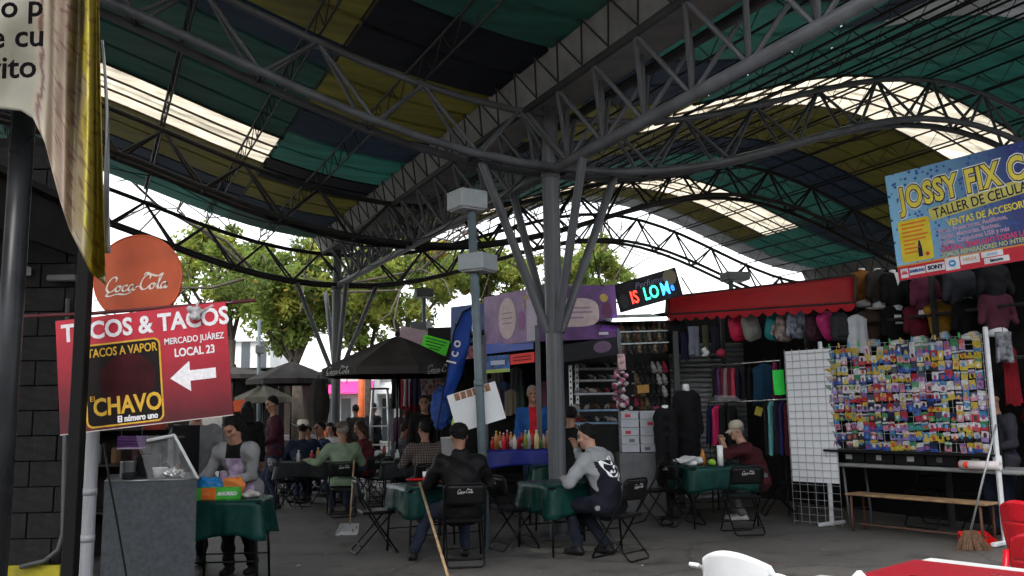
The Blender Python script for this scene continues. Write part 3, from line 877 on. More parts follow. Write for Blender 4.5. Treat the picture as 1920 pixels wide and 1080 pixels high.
    if collar == 'hood':
        C.cap(neck + (-.09, -.03, .02), neck + (.09, -.03, .02), .06, k=.03).cap(neck + (-.06, -.09, -.01), neck + (.06, -.09, -.01), .065, k=.03)
    elif collar:
        C.cap(neck + (-.035, -.01, .015), neck + (.035, -.01, .015), .062, k=.02)
    if skirt: C.cap(pel, pel + (0, 0, -.28), .15, .17, .05)
    V, Q = C.mesh(noise=.0062, nscale=19)
    tops = top if isinstance(top, (list, tuple)) else [top]
    mi = np.zeros(len(Q), int)
    if extra and 'top_regions' in extra:
        fc = V[Q].mean(1); mi = extra['top_regions'](fc, dict(pel=pel, chest=chest, neck=neck, shL=shL, shR=shR, eL=eL, eR=eR, wL=wL, wR=wR, sp=sp2))
    mesh_obj(top_name, [(V, Q, mi)], list(tops), t)
    # ---- trousers and shoes
    D = SDF(h)
    D.cap(pel + (-.075, 0, -.01), pel + (.075, 0, -.01), .112 * bw)
    for hp, kn, a in ((hipL, kL, aL), (hipR, kR, aR)):
        D.cap(hp, kn, .094 * bw, .072, .035).cap(kn, a + (kn - a) * .08, .072, .055, .03)
    V, Q = D.mesh(noise=.0058, nscale=18); mesh_obj('trousers', [(V, Q, 0)], bottom, t)
    for a in (aL, aR):
        F_ = SDF(.011); z0 = a[2] - .08
        F_.cap((a[0], a[1] - .035, z0 + .042), (a[0], a[1] + .07, z0 + .042), .042, .042, .02).cap((a[0], a[1] + .06, z0 + .036), (a[0], a[1] + .15, z0 + .034), .042, .034, .02).cap((a[0], a[1], z0 + .04), (a[0], a[1], z0 + .10), .042, .043, .02)
        F_.cut(lambda X, Y, Z, z0=z0: (z0 + .004) - Z)
        V, Q = F_.mesh(); mesh_obj('shoe', [(V, Q, 0)], shoes, t)
    # ---- hair or hat
    A = SDF(hh)
    A.ell(hp_(0, -.016, .034), np.array([.086, .102, .102]) * k, HR)
    if hair_kind == 'short':
        A.cut(lambda X, Y, Z: -(((X - hc[0]) * HR[0, 2] + (Y - hc[1]) * HR[1, 2] + (Z - hc[2]) * HR[2, 2]) / k - .02 - (.085) * ((((X - hc[0]) * HR[0, 1] + (Y - hc[1]) * HR[1, 1] + (Z - hc[2]) * HR[2, 1]) / k) / .07)))
    else:
        A.cap(hp_(-.05, -.06, -.03), hp_(.05, -.06, -.03), .05 * k, k=.03)
        for sx in (-1, 1): A.cap(hp_(sx * .072, .03, .06), hp_(sx * .082, -.02, -.06), .022 * k, .02 * k, .03)
        if hair_kind == 'tied': A.ell(hp_(0, -.125, .055), np.array([.042, .045, .045]) * k, None, .02).cap(hp_(0, -.14, .03), hp_(.0, -.15, -.12), .03 * k, .015 * k, .02)
        if hair_kind == 'long':
            for sx in (-.06, -.02, .02, .06): A.cap(hp_(sx, -.07, -.02), hp_(sx * 1.2, -.085, -.2), .04 * k, .025 * k, .03)
        A.cut(lambda X, Y, Z: np.minimum(((X - hc[0]) * HR[0, 1] + (Y - hc[1]) * HR[1, 1] + (Z - hc[2]) * HR[2, 1]) / k - .03 - .9 * np.maximum(((X - hc[0]) * HR[0, 2] + (Y - hc[1]) * HR[1, 2] + (Z - hc[2]) * HR[2, 2]) / k - .055, 0), .08 - ((X - hc[0]) * HR[0, 2] + (Y - hc[1]) * HR[1, 2] + (Z - hc[2]) * HR[2, 2]) / k))
    V, Q = A.mesh(noise=.0042, nscale=75); mesh_obj('hair', [(V, Q, 0)], hair, t)
    if hat:
        kind, hm = hat; b = MB()
        HM = Matrix([[*HR[0], hc[0]], [*HR[1], hc[1]], [*HR[2], hc[2]], [0, 0, 0, 1]])
        if kind == 'cap':
            b.lathe([(.098, .035), (.100, .075), (.088, .115), (.055, .140), (.001, .148)], (0, -.012, 0), 18)
            b.grid(lambda u, v: ((u - .5) * .17 * (1 - .35 * v * v), .078 + v * .085 - .045 * (2 * u - 1) ** 2, .045 - .03 * v - .03 * (2 * u - 1) ** 2 * .6), 8, 5)
            b.grid(lambda u, v: ((u - .5) * .17 * (1 - .35 * v * v), .078 + v * .085 - .045 * (2 * u - 1) ** 2, .040 - .03 * v - .03 * (2 * u - 1) ** 2 * .6), 8, 5)
        elif kind == 'beanie':
            b.lathe([(.097, .012), (.101, .04), (.096, .08), (.075, .115), (.04, .134), (.001, .138)], (0, -.012, 0), 18)
        else:                                  # cowboy hat: crown with a dented top, wide brim turned up at the sides
            b.lathe([(.100, .048), (.099, .09), (.088, .15), (.06, .165), (.03, .150), (.001, .146)], (0, -.008, 0), 20)
            b.grid(lambda u, v: ((.098 + v * .095) * math.cos(u * 2 * math.pi), -.008 + (.098 + v * .115) * math.sin(u * 2 * math.pi), .05 + .065 * v * abs(math.cos(u * 2 * math.pi)) ** 2 - .012 * v), 32, 4)
        b.v = [tuple(HM @ Vector(p) * 1.0) for p in b.v] if k == 1 else [tuple(HM @ (Vector(p) * k)) for p in b.v]
        o = b.build('hat' if kind == 'cowboy' else 'cap', hm, t, local=True, smooth=True)
    return t, dict(pel=pel, chest=chest, neck=neck, hc=hc, HR=HR, wL=wL, wR=wR, eL=eL, eR=eR, sp=sp2)
# ------------------------------------------------------------------ folding chairs
M_SEATV = mat('black_vinyl', (.008, .008, .0085), .38, var=.2, bump=.1)
M_CHAIRLEG = mat('black_chair_tube', (.009, .009, .0095), .3, var=.2, dirt=.15)
def make_chair():
    t = thing('folding_chair', 'x', 'chair', (0, 0, 0))
    def U(pts): return pts
    b = MB(); w = .205
    b.tube([(-w, -.235, .775), (-w, -.20, .62), (-w, .0, .30), (-w, .185, .03), (-w + .03, .20, .011), (w - .03, .20, .011), (w, .185, .03), (w, .0, .30), (w, -.20, .62), (w, -.235, .775), (w - .04, -.243, .805), (-w + .04, -.243, .805)], .0105, 8, closed=True)
    b.build('front_frame', M_CHAIRLEG, t, local=True, smooth=True)
    b = MB(); w2 = .182
    b.tube([(-w2, .13, .425), (-w2, -.04, .24), (-w2, -.235, .03), (-w2 + .03, -.25, .011), (w2 - .03, -.25, .011), (w2, -.235, .03), (w2, -.04, .24), (w2, .13, .425)], .0105, 8)
    b.build('rear_frame', M_CHAIRLEG, t, local=True, smooth=True)
    for y, z in ((.115, .135), (-.19, .085)):
        b = MB(); b.tube([(-.2, y, z), (.2, y, z)], .008, 6); b.build('crossbar', M_CHAIRLEG, t, local=True, smooth=True)
    b = MB(); b.rbox((0, -.005, .438), (.375, .37, .032), .014); b.build('seat', M_SEATV, t, local=True)
    b = MB()
    def back(u, v): return ((u - .5) * .39, -.232 + .025 * (2 * u - 1) ** 2 - .03 * v, .60 + .19 * v)
    b.grid(back, 10, 6)
    bk = b.build('backrest', M_SEATV, t, local=True, smooth=True, solid=.016)
    Fb = (Vector((0, -.262, .70)), Vector((1, 0, 0)), Vector((0, -.15, .99)).normalized(), Vector((0, -.99, -.15)).normalized())
    logo(Fb, -.078, .018, .16, M_LOGO, bk, d=.006)
    return t
CHAIR0 = make_chair(); _first = [True]
def chair(label, loc, rz):
    W = LRZ((loc[0], loc[1], 0), rz)
    if _first[0]:
        _first[0] = False; CHAIR0.matrix_basis = W; o = CHAIR0
    else: o = copy_tree(CHAIR0, None, W)
    return tag(o, label, 'chair', 'black folding chairs around the tables')

# ------------------------------------------------------------------ tables and cloths
M_CLOTHG = mat('dark_green_vinyl_cloth', (.006, .040, .034), .26, var=.25, scale=5, bump=.35, bscale=9)
M_CLOTHB = mat('deep_blue_cloth', (.010, .018, .20), .45, var=.2, scale=5, bump=.15, bscale=14)
M_CLOTHK = mat('charcoal_cloth', (.016, .018, .019), .5, var=.2, scale=5, bump=.15, bscale=14)
def table(label, clabel, c, rz, size=(.84, .84), h=.72, m=M_CLOTHG, drop=.26, legs='x', cat='table'):
    t = thing('folding_table', label, cat, (c[0], c[1], 0), rz, 'tables under cloths')
    a, d = size[0] / 2, size[1] / 2
    b = MB(); b.rbox((0, 0, h - .022), (2 * a, 2 * d, .03), .008); b.build('tabletop', M_BLACKP, t, local=True)
    for sx in (-1, 1):
        for sy in (-1, 1):
            b = MB(); b.tube([(sx * (a - .06), sy * (d - .05), h - .04), (sx * (a - .03), sy * (d - .03), .3), (sx * (a - .02), sy * (d - .02), .0)], .0125, 8)
            b.build('leg', M_BLACK, t, local=True, smooth=True)
    for sy in (-1, 1):
        b = MB(); b.tube([(-a + .03, sy * (d - .03), .24), (a - .03, sy * (d - .03), .24)], .008, 6); b.build('stretcher', M_BLACK, t, local=True, smooth=True)
    if m is not None:
        cl = MB(); N = 72; ph = random.uniform(0, 6)
        def per(s):                               # rounded square
            an = 2 * math.pi * s; cx, cy = math.cos(an), math.sin(an); k = 1 / (abs(cx) ** 9 + abs(cy) ** 9) ** (1 / 9)
            return cx * k, cy * k, an
        rows = []
        for j in range(8):
            f = j / 7
            row = []
            for i in range(N):
                x, y, an = per(i / N); corner = abs(math.sin(2 * an)) ** 5
                out = .006 + f * (.008 + .035 * corner) + f * .012 * math.sin(9 * an + ph) + f * .009 * math.sin(23 * an + 2 * ph)
                zz = h + .003 - (drop * (1 + .035 * math.sin(3 * an + ph)) * f) + (corner * -.05 * f)
                if j == 0: zz = h + .004
                row.append((x * (a + out), y * (d + out), zz))
            rows.append(row)
        vs = [p for r in rows for p in r]; fs = []
        for j in range(7):
            for i in range(N):
                i2 = (i + 1) % N; fs.append((j * N + i, (j + 1) * N + i, (j + 1) * N + i2, j * N + i2))
        cl.add(vs, fs)
        K = 9; cl.add([(0, 0, h + .005)] + [(x * s_, y * s_, z + .001 + .0012 * math.sin(9 * x + 7 * y + q)) for q, s_ in enumerate([k_ / K for k_ in range(1, K)]) for (x, y, z) in rows[0]] + rows[0],
               [(0, 1 + i, 1 + (i + 1) % N) for i in range(N)] + [(1 + q * N + i, 1 + (q + 1) * N + i, 1 + (q + 1) * N + (i + 1) % N, 1 + q * N + (i + 1) % N) for q in range(K - 1) for i in range(N)])
        o = cl.build('tablecloth', m, None, LRZ((c[0], c[1], 0), rz), smooth=True, solid=.002)
        tag(o, clabel, 'tablecloth', 'cloths draped over the tables')
    return t
def at_table(c, rz, dist, along=0.0):
    """a point beside a table: dist behind its local -y side"""
    R = Matrix.Rotation(rz, 3, 'Z'); return Vector((c[0], c[1], 0)) + R @ Vector((along, -dist, 0))
# ------------------------------------------------------------------ left stall: block wall, posts, banner, signs
M_BLOCK = mat('dark_grey_block', (.020, .019, .019), .85, var=.3, scale=5, bump=.5, bscale=40, dirt=.3)
WY = 6.9
wx0, wx1 = P(-170, 700, WY).x, P(132, 700, WY).x
t = thing('block_wall', 'dark grey concrete block wall with a yellow base at the left edge', 'wall', ((wx0 + wx1) / 2, WY + .08, 0))
b = MB(); b.box(((wx0 + wx1) / 2, WY + .09, 1.9), (wx1 - wx0, .12, 3.8)); b.build('mortar_core', mat('dark_mortar', (.012, .0115, .0115), .95), t)
z = .405; r = 0
while z < 3.6:
    x = wx0 - (.2 if r % 2 else 0)
    while x < wx1 - .02:
        xa, xb = max(x, wx0), min(x + .395, wx1)
        if xb - xa > .04:
            sbox('block', ((xa + xb) / 2, WY + .02 + random.uniform(-.004, .004), z + .094), (xb - xa - .009, .05, .185), M_BLOCK, t)
        x += .4
    z += .195; r += 1
b = MB(); b.box(((wx0 + wx1) / 2, WY + .012, .20), (wx1 - wx0 + .02, .07, .40)); b.build('yellow_base', mat('chipped_yellow_paint', (.36, .31, .02), .6, var=.25, scale=7, dirt=.5), t)
b = MB(); b.box(((wx0 + wx1) / 2 - .1, WY - .6, 3.18), (wx1 - wx0 + .35, 1.3, .05)); b.box((wx1 - .02, WY - .6, 3.0), (.04, 1.3, .4))
tag(b.build('stall_awning', M_DARK), 'black stall awning over the block wall behind the hanging banner', 'awning')
# switch boxes and shelf on the wall
for (px, py, w, h_, c, nm, lb) in ((42, 508, .10, .07, (.5, .5, .5), 'switch_box', 'small white box fixed high on the dark block wall'), (118, 522, .22, .05, (.10, .10, .10), 'wall_shelf', 'small dark shelf on the block wall beside the black post')):
    p = P(px, py, WY - .06); b = MB(); b.rbox(p, (w, .09, h_), .008); tag(b.build(nm, quick(c)), lb, 'box' if 'box' in nm else 'shelf')
# conduit on the wall
p0 = P(127, 560, WY - .04); p1 = P(118, 1000, WY - .04); b = MB()
b.tube([p0, p1, p1 + Vector((-.02, -.02, -.12)), p1 + Vector((-.12, -.02, -.2)), p1 + Vector((-.3, -.02, -.24))], .018, 8)
tag(b.build('conduit', mat('grey_conduit', (.07, .072, .075), .5), smooth=True), 'thin grey conduit pipe bending at the foot of the block wall', 'pipe')
def post(label, px, Y, r, m, top=3.6, n=14, name='post', tilt=0.0):
    p = P(px, 760, Y); b = MB(); b.tube([(p.x - tilt, Y, 0), (p.x + tilt, Y, top)], r, n)
    return tag(b.build(name, m, smooth=True), label, 'post')
post('thick dark grey post at the left edge of the picture', 10, 4.3, .056, mat('dark_steel_post', (.018, .019, .021), .3, var=.3), 3.3)
b = MB(); p = P(147, 760, 5.7); b.rbox((p.x, 5.7, 1.6), (.080, .080, 3.2), .006)
tag(b.build('post', mat('matte_black_post', (.005, .005, .005), .6)), 'square black post in front of the red taco sign', 'post')
t = thing('drain_pipe', 'white plastic drain pipe below the red sign', 'pipe', P(177, 760, 6.5) * 1.0)
p = P(177, 760, 6.5); p.z = 0
bar('pipe', p, p + Vector((0, 0, 1.42)), .046, mat('white_pvc', (.24, .25, .265), .4, dirt=.4), t, 16)
for z in (.3, .62, .95): bar('coupling', p + Vector((0, 0, z)), p + Vector((0, 0, z + .05)), .049, mat('white_pvc', (.24, .25, .265), .4), t, 16)
# rod that carries the signs
RY = 6.0
b = MB(); b.tube([P(-40, 597, RY), P(170, 588, RY), P(480, 563, RY)], .013, 8)
tag(b.build('sign_rod', mat('maroon_rod', (.09, .018, .022), .5), smooth=True), 'thin maroon rod carrying the red taco sign', 'rod')
# round soft-drink sign
cd = P(258, 522, RY + .1); F = (cd, Vector((1, 0, .07)).normalized(), Vector((-.07, 0, 1)).normalized(), Vector((0, -1, 0)))
rd = .315
pts = [(rd * math.cos(math.radians(a)), rd * math.sin(math.radians(a))) for a in range(-42, 223, 6)]
t = thing('round_sign', 'round orange-red soft drink sign with white script above the taco sign', 'sign', cd - Vector((0, 0, .23)))
M_ORANGE = mat('faded_orange_red', (.44, .080, .028), .55, var=.2, scale=4, dirt=.35)
fpoly(F, pts, -.02, .0).build('disc', M_ORANGE, t)
b = MB(); b.tube([on(F, u * .985, v * .985, 0) for u, v in pts], .006, 6); b.build('rim', mat('orange_rim', (.55, .10, .035), .35), t, smooth=True)
logo(F, -.235, -.09, .46, mat('cream_print', (.72, .66, .58), .6), t, d=.005, rot=-.0)
# taco sign
bl, br, tl = P(113, 815, RY - .06), P(437, 777, RY - .06), P(97, 603, RY - .06)
F, w, h_ = board_frame(bl, br, tl)
t = thing('taco_sign', 'red rectangular taco sign with white arrow and black emblem', 'sign', bl)
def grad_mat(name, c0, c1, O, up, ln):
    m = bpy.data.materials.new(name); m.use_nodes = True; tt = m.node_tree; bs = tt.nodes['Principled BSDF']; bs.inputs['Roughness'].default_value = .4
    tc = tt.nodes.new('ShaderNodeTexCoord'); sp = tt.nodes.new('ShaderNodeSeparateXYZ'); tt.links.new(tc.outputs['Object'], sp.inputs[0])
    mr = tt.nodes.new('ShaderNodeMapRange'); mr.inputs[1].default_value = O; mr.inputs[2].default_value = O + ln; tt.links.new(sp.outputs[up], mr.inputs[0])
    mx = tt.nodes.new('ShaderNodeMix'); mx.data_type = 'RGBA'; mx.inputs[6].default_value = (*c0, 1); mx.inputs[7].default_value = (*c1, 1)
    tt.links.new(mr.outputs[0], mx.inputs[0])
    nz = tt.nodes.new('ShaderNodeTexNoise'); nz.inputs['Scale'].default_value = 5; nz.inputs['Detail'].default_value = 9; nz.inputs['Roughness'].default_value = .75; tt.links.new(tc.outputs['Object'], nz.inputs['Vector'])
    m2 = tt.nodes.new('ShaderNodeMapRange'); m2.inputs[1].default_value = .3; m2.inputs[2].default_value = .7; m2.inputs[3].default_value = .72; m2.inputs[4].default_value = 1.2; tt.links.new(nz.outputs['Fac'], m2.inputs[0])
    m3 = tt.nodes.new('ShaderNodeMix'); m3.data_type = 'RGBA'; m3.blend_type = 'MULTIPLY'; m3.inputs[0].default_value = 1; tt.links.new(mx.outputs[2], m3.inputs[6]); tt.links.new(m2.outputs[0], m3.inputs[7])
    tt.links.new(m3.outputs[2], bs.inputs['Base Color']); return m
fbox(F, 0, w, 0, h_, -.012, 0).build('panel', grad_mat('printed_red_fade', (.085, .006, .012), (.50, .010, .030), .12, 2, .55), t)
fbox(F, 0, w, -.006, 0, -.014, .003).build('edge_strip', mat('pale_edge', (.5, .45, .42), .5), t)
M_SW = mat('sign_white', (.78, .76, .78), .5, var=.12, scale=40)
text('TACOS & TACOS', .165, F, .04, h_ - .10, M_SW, t, off=.005, ext=.001, sx=.90, space=1.0)
text('MERCADO JUÁREZ', .06, F, w * .63, h_ * .70, M_SW, t, off=.001, sx=.80)
text('LOCAL 23', .078, F, w * .685, h_ * .59, M_SW, t, off=.002, sx=.80)
ax0, ax1, ay = w * .652, w * .918, h_ * .375
fpoly(F, [(ax0, ay), (ax0 + .135, ay + .105), (ax0 + .135, ay + .04), (ax1, ay + .04), (ax1, ay - .03), (ax0 + .135, ay - .03), (ax0 + .135, ay - .1)], 0, .003).build('arrow', M_SW, t)
M_GOLD = mat('printed_gold', (.62, .36, .035), .5, var=.15, scale=20)
e0, e1 = w * .155, w * .605
fpoly(F, rrect(e0, e1, .015, h_ - .19, .045), 0, .002).build('emblem_border', M_GOLD, t)
fpoly(F, rrect(e0 + .012, e1 - .012, .027, h_ - .202, .038), 0, .003).build('emblem_panel', mat('printed_black', (.012, .008, .008), .45), t)
fpoly(F, ell((e0 + e1) / 2 + .03, h_ * .42, .19, .17), 0, .0036).build('emblem_field', mat('printed_maroon', (.035, .004, .006), .45, var=.4, scale=5), t)
text('TACOS A VAPOR', .083, F, e0 + .03, h_ - .255, M_GOLD, t, off=.001, sx=.74, d=.005)
text('CHAVO', .165, F, e0 + .05, .145, M_GOLD, t, off=.004, sx=.80, d=.005)
text('EL', .05, F, e0 + .03, .21, M_GOLD, t, d=.005)
text('El número uno', .058, F, e0 + .21, .055, M_SW, t, off=.002, sx=.78, d=.005)
# knotted plastic bag on the rod
S = SDF(.008); c = P(366, 588, RY - .1)
for k in range(7): S.ell(np.array(c) + RNG.uniform(-.03, .03, 3), RNG.uniform(.012, .034, 3), None, .015)
S.cap(np.array(P(372, 566, RY - .03)), np.array(c), .010, .016, .01).cap(np.array(P(395, 572, RY - .05)), np.array(P(440, 565, RY - .03)), .006, .003, .01).cap(np.array(c), np.array(P(400, 574, RY - .05)), .008, .006)
V, Q = S.mesh(.003, 70); o = mesh_obj('plastic_bag', [(V, Q, 0)], mat('clear_plastic', (.55, .55, .56), .25, trans=.3), None, Matrix.Identity(4)); tag(o, 'knotted clear plastic bag tied on the rod above the taco sign', 'bag')

# ------------------------------------------------------------------ torn banner hanging at the top left
BY = 3.9
def banner_mat():
    m = bpy.data.materials.new('printed_banner_vinyl'); m.use_nodes = True; tt = m.node_tree; bs = tt.nodes['Principled BSDF']; Lk = tt.links
    uv = tt.nodes.new('ShaderNodeUVMap'); uv.uv_map = 'UVMap'; sp = tt.nodes.new('ShaderNodeSeparateXYZ'); Lk.new(uv.outputs[0], sp.inputs[0])
    nz = tt.nodes.new('ShaderNodeTexNoise'); nz.inputs['Scale'].default_value = 5; nz.inputs['Detail'].default_value = 5; Lk.new(uv.outputs[0], nz.inputs['Vector'])
    ad = tt.nodes.new('ShaderNodeMath'); ad.operation = 'MULTIPLY_ADD'; ad.inputs[1].default_value = .20; Lk.new(nz.outputs['Fac'], ad.inputs[0]); Lk.new(sp.outputs[0], ad.inputs[2])
    cr = tt.nodes.new('ShaderNodeValToRGB'); cr.color_ramp.interpolation = 'EASE'
    e = cr.color_ramp.elements; e[0].position = 0; e[0].color = (.38, .36, .285, 1); e[1].position = 1.0; e[1].color = (.42, .34, .05, 1)
    for pos, c in ((.66, (.36, .34, .275)), (.70, (.42, .37, .28)), (.725, (.20, .09, .08)), (.75, (.44, .38, .29)), (.81, (.45, .37, .28)), (.86, (.34, .25, .20)), (.90, (.46, .38, .27)), (.965, (.45, .37, .18)), (.985, (.62, .53, .06))):
        n = e.new(pos); n.color = (*c, 1)
    Lk.new(ad.outputs[0], cr.inputs[0])
    # maroon print blotches in blocks on the folded part
    wv = tt.nodes.new('ShaderNodeTexNoise'); wv.inputs['Scale'].default_value = 9; wv.inputs['Detail'].default_value = 2
    mp = tt.nodes.new('ShaderNodeMapping'); mp.inputs['Scale'].default_value = (1.6, 5, 1); Lk.new(uv.outputs[0], mp.inputs[0]); Lk.new(mp.outputs[0], wv.inputs['Vector'])
    th = tt.nodes.new('ShaderNodeMapRange'); th.inputs[1].default_value = .56; th.inputs[2].default_value = .62; Lk.new(wv.outputs['Fac'], th.inputs[0])
    g = tt.nodes.new('ShaderNodeMapRange'); g.inputs[1].default_value = .66; g.inputs[2].default_value = .72; Lk.new(sp.outputs[0], g.inputs[0])
    mu = tt.nodes.new('ShaderNodeMath'); mu.operation = 'MULTIPLY'; Lk.new(th.outputs[0], mu.inputs[0]); Lk.new(g.outputs[0], mu.inputs[1])
    m8 = tt.nodes.new('ShaderNodeMath'); m8.operation = 'MULTIPLY'; m8.inputs[1].default_value = .6; Lk.new(mu.outputs[0], m8.inputs[0])
    mx = tt.nodes.new('ShaderNodeMix'); mx.data_type = 'RGBA'; mx.inputs[7].default_value = (.16, .04, .05, 1); Lk.new(m8.outputs[0], mx.inputs[0]); Lk.new(cr.outputs[0], mx.inputs[6])
    Lk.new(mx.outputs[2], bs.inputs['Base Color']); bs.inputs['Roughness'].default_value = .28
    tr = tt.nodes.new('ShaderNodeBsdfTranslucent'); Lk.new(mx.outputs[2], tr.inputs[0]); ms = tt.nodes.new('ShaderNodeMixShader'); ms.inputs[0].default_value = .45
    Lk.new(bs.outputs[0], ms.inputs[1]); Lk.new(tr.outputs[0], ms.inputs[2]); Lk.new(ms.outputs[0], tt.nodes['Material Output'].inputs[0]); return m
def bottom_y(x):      # lower outline of the banner in photo pixels
    return float(np.interp(x, [-120, 0, 40, 62, 85, 100, 115, 130, 150, 170, 197], [196, 204, 208, 222, 270, 330, 385, 430, 470, 512, 536]))
def ban(u, v):
    px = -120 + 317 * u; pxr = px if px < 150 else px
    top = -110; y = top + (bottom_y(px) - top) * v
    lean = 0
    if px > 150: lean = (px - 150) / 47 * (-12 + 14 * max(0, v) ** 1.5)
    f = max(0, (u - .64) / .36)
    fold = .16 * f * math.sin(u * 46 + 2.0 * v) + .10 * f * math.sin(u * 21 + 5 * v + 1) * (.4 + v) + .035 * math.sin(7 * u + 5 * v)
    return P(px + lean, y, BY + .10 + fold)
b = MB(); NU, NV = 110, 60; b.grid(ban, NU, NV)
o = b.build('banner', banner_mat(), None, smooth=True, solid=.0015)
uvl = o.data.uv_layers.new(name='UVMap'); vidx = np.zeros(len(o.data.loops), np.int32); o.data.loops.foreach_get('vertex_index', vidx)
uvs = np.stack([(vidx % (NU + 1)) / NU, (vidx // (NU + 1)) / NV], 1); uvl.data.foreach_set('uv', uvs.astype(np.float32).ravel())
tag(o, 'crumpled cream and brown vinyl banner with black lettering, hanging at upper left', 'banner')
F = (P(0, 200, BY + .06), Vector((1, 0, .03)).normalized(), Vector((-.03, 0, 1)).normalized(), Vector((0, -1, 0)))
M_INK = mat('black_ink', (.006, .005, .006), .9, spec=0.0)
for s_, px, py in (('no p', -30, 34), ('e cu', -20, 90), ('vito', -26, 148)):
    q = P(px, py, BY - .03); text(s_, .155, (q, F[1], F[2], F[3]), 0, 0, M_INK, o, d=.0, off=.002, sx=.98, ay='BOTTOM_BASELINE')
# clear torn plastic edge beside the banner
b = MB(); b.grid(lambda u, v: P(190 + (4 + 10 * v) * u + 4 * math.sin(5 * v) + 8 * v, 75 + 400 * v, BY + .12 + .03 * math.sin(9 * v + 3 * u)), 4, 24)
tag(b.build('plastic_strip', mat('torn_clear_plastic', (.45, .46, .47), .15, trans=.6), smooth=True, solid=.001), 'torn clear plastic strip along the banner edge', 'plastic')

# ------------------------------------------------------------------ taco counter
M_GALV = mat('galvanised_sheet', (.080, .090, .100), .42, 0.3, var=.2, scale=26, bump=.15, bscale=40, dirt=.3)
KY = 7.25
kx0, kx1 = P(196, 900, KY).x, P(360, 900, KY).x
KT = P(196, 903, KY).z
cl = Vector((kx0, KY, 0)); cr_ = Vector((kx1, KY + .12, 0)); dpt = Vector((-.40, .95, 0))
t = thing('taco_counter', 'grey galvanised sheet metal taco counter behind the white pipe', 'counter', (cl + cr_) / 2)
b = MB(); Z = Vector((0, 0, 1))
b.add([cl, cr_, cr_ + dpt, cl + dpt] + [q + Z * KT for q in (cl, cr_, cr_ + dpt, cl + dpt)], [(0, 1, 5, 4), (1, 2, 6, 5), (2, 3, 7, 6), (3, 0, 4, 7), (4, 5, 6, 7)]); b.build('body', M_GALV, t)
b = MB(); b.tube([cl + Z * KT, cr_ + Z * KT, cr_ + dpt + Z * KT], .009, 6); b.build('rim', mat('bright_steel_edge', (.35, .36, .37), .3, .8), t, smooth=True)
# sneeze guard frame
g0 = cr_ + Z * KT + Vector((-.01, .04, 0)); g1 = P(327, 816, KY + .2); g2 = P(276, 826, KY + .2)
b = MB(); b.tube([g0, g1], .012, 6); b.tube([g1, g2], .014, 6); b.build('guard_frame', M_WHITE, t)
b = MB(); b.add([g0, g1, g1 + Vector((-.35, .05, 0)), g0 + Vector((-.42, .02, 0))], [(0, 1, 2, 3)])
gl = bpy.data.materials.new('guard_glass'); gl.use_nodes = True; gb = gl.node_tree.nodes['Principled BSDF']; gb.inputs['Base Color'].default_value = (.9, .95, .95, 1); gb.inputs['Roughness'].default_value = .05; gb.inputs['Alpha'].default_value = .12
b.build('guard_glass', gl, t)
def on_counter(px, dy): return Vector((P(px, 880, KY + dy).x + .02, KY + dy, KT))
def pot(label, p, r, h_, m, name='pot', lid=False):
    b = MB(); b.lathe([(r * .9, 0), (r, .01), (r, h_), (r * 1.06, h_ + .006), (r * .96, h_), (r * .92, .02), (.001, .02)], p, 20)
    if lid: b.lathe([(r * 1.02, h_ + .008), (r * .6, h_ + .03), (.001, h_ + .035)], p, 20)
    return tag(b.build(name, m, smooth=True), label, 'pot')
M_ALU = mat('dull_aluminium', (.5, .5, .5), .35, .85, var=.2)
M_POT = mat('dark_pot', (.03, .03, .032), .35, .3)
pot('aluminium cooking pot at the back of the taco counter', on_counter(236, .5), .065, .13, M_ALU)
pot('large black cooking pot on the taco counter', on_counter(272, .62), .11, .17, M_POT)
pot('low dark pan at the front of the taco counter', on_counter(238, .22), .06, .05, M_POT)
pot('red clay bowl of salsa on the taco counter shelf', P(288, 806, KY + .7), .10, .06, mat('red_clay', (.28, .045, .03), .5), 'bowl')
S = SDF(.01); c = np.array(P(293, 797, KY + .7)) + np.array([0, 0, .02])
for k in range(9): S.ell(c + RNG.uniform(-.05, .05, 3) * (1, 1, .3), RNG.uniform(.015, .03, 3), None, .01)
V, Q = S.mesh(); tag(mesh_obj('salsa', [(V, Q, 0)], mat('red_salsa', (.45, .03, .03), .3), None, Matrix.Identity(4)), 'chopped red salsa heaped in the clay bowl', 'food')
b = MB(); b.rbox(P(288, 815, KY + .72) + Vector((0, .05, -.03)), (.42, .3, .02), .006)
for q in (-.18, .18): b.box(P(288, 815, KY + .72) + Vector((q, .05, -.03 - (P(288, 815, KY + .72).z - KT) / 2)), (.02, .02, P(288, 815, KY + .72).z - KT - .03))
tag(b.build('counter_shelf', mat('dark_shelf', (.06, .05, .05), .6)), 'small raised shelf standing on the taco counter', 'shelf')
t = thing('purple_crate', 'purple plastic crate hanging above the taco counter', 'crate', P(247, 840, KY + .45))
pc = P(247, 828, KY + .45); b = MB()
for zz in (-.035, -.01, .015, .04): b.box(pc + Vector((0, -.07, zz)), (.18, .008, .012)); b.box(pc + Vector((0, .07, zz)), (.18, .008, .012))
for q in (-.09, .09): b.box(pc + Vector((q, 0, 0)), (.008, .14, .10))
b.build('basket', mat('purple_plastic', (.14, .045, .20), .5), t)
b = MB(); b.box(pc + Vector((0, 0, -.055)), (.19, .15, .012)); b.build('base', mat('pale_lilac', (.5, .42, .55), .5), t)
b = MB(); b.tube([pc + Vector((-.09, 0, .05)), pc + Vector((-.09, 0, .5))], .004, 4); b.tube([pc + Vector((.09, 0, .05)), pc + Vector((.09, 0, .5))], .004, 4); b.build('hanger', M_BLACK, t)
t = thing('food_tub', 'white plastic food tub with lid on the taco counter', 'tub', on_counter(296, .3))
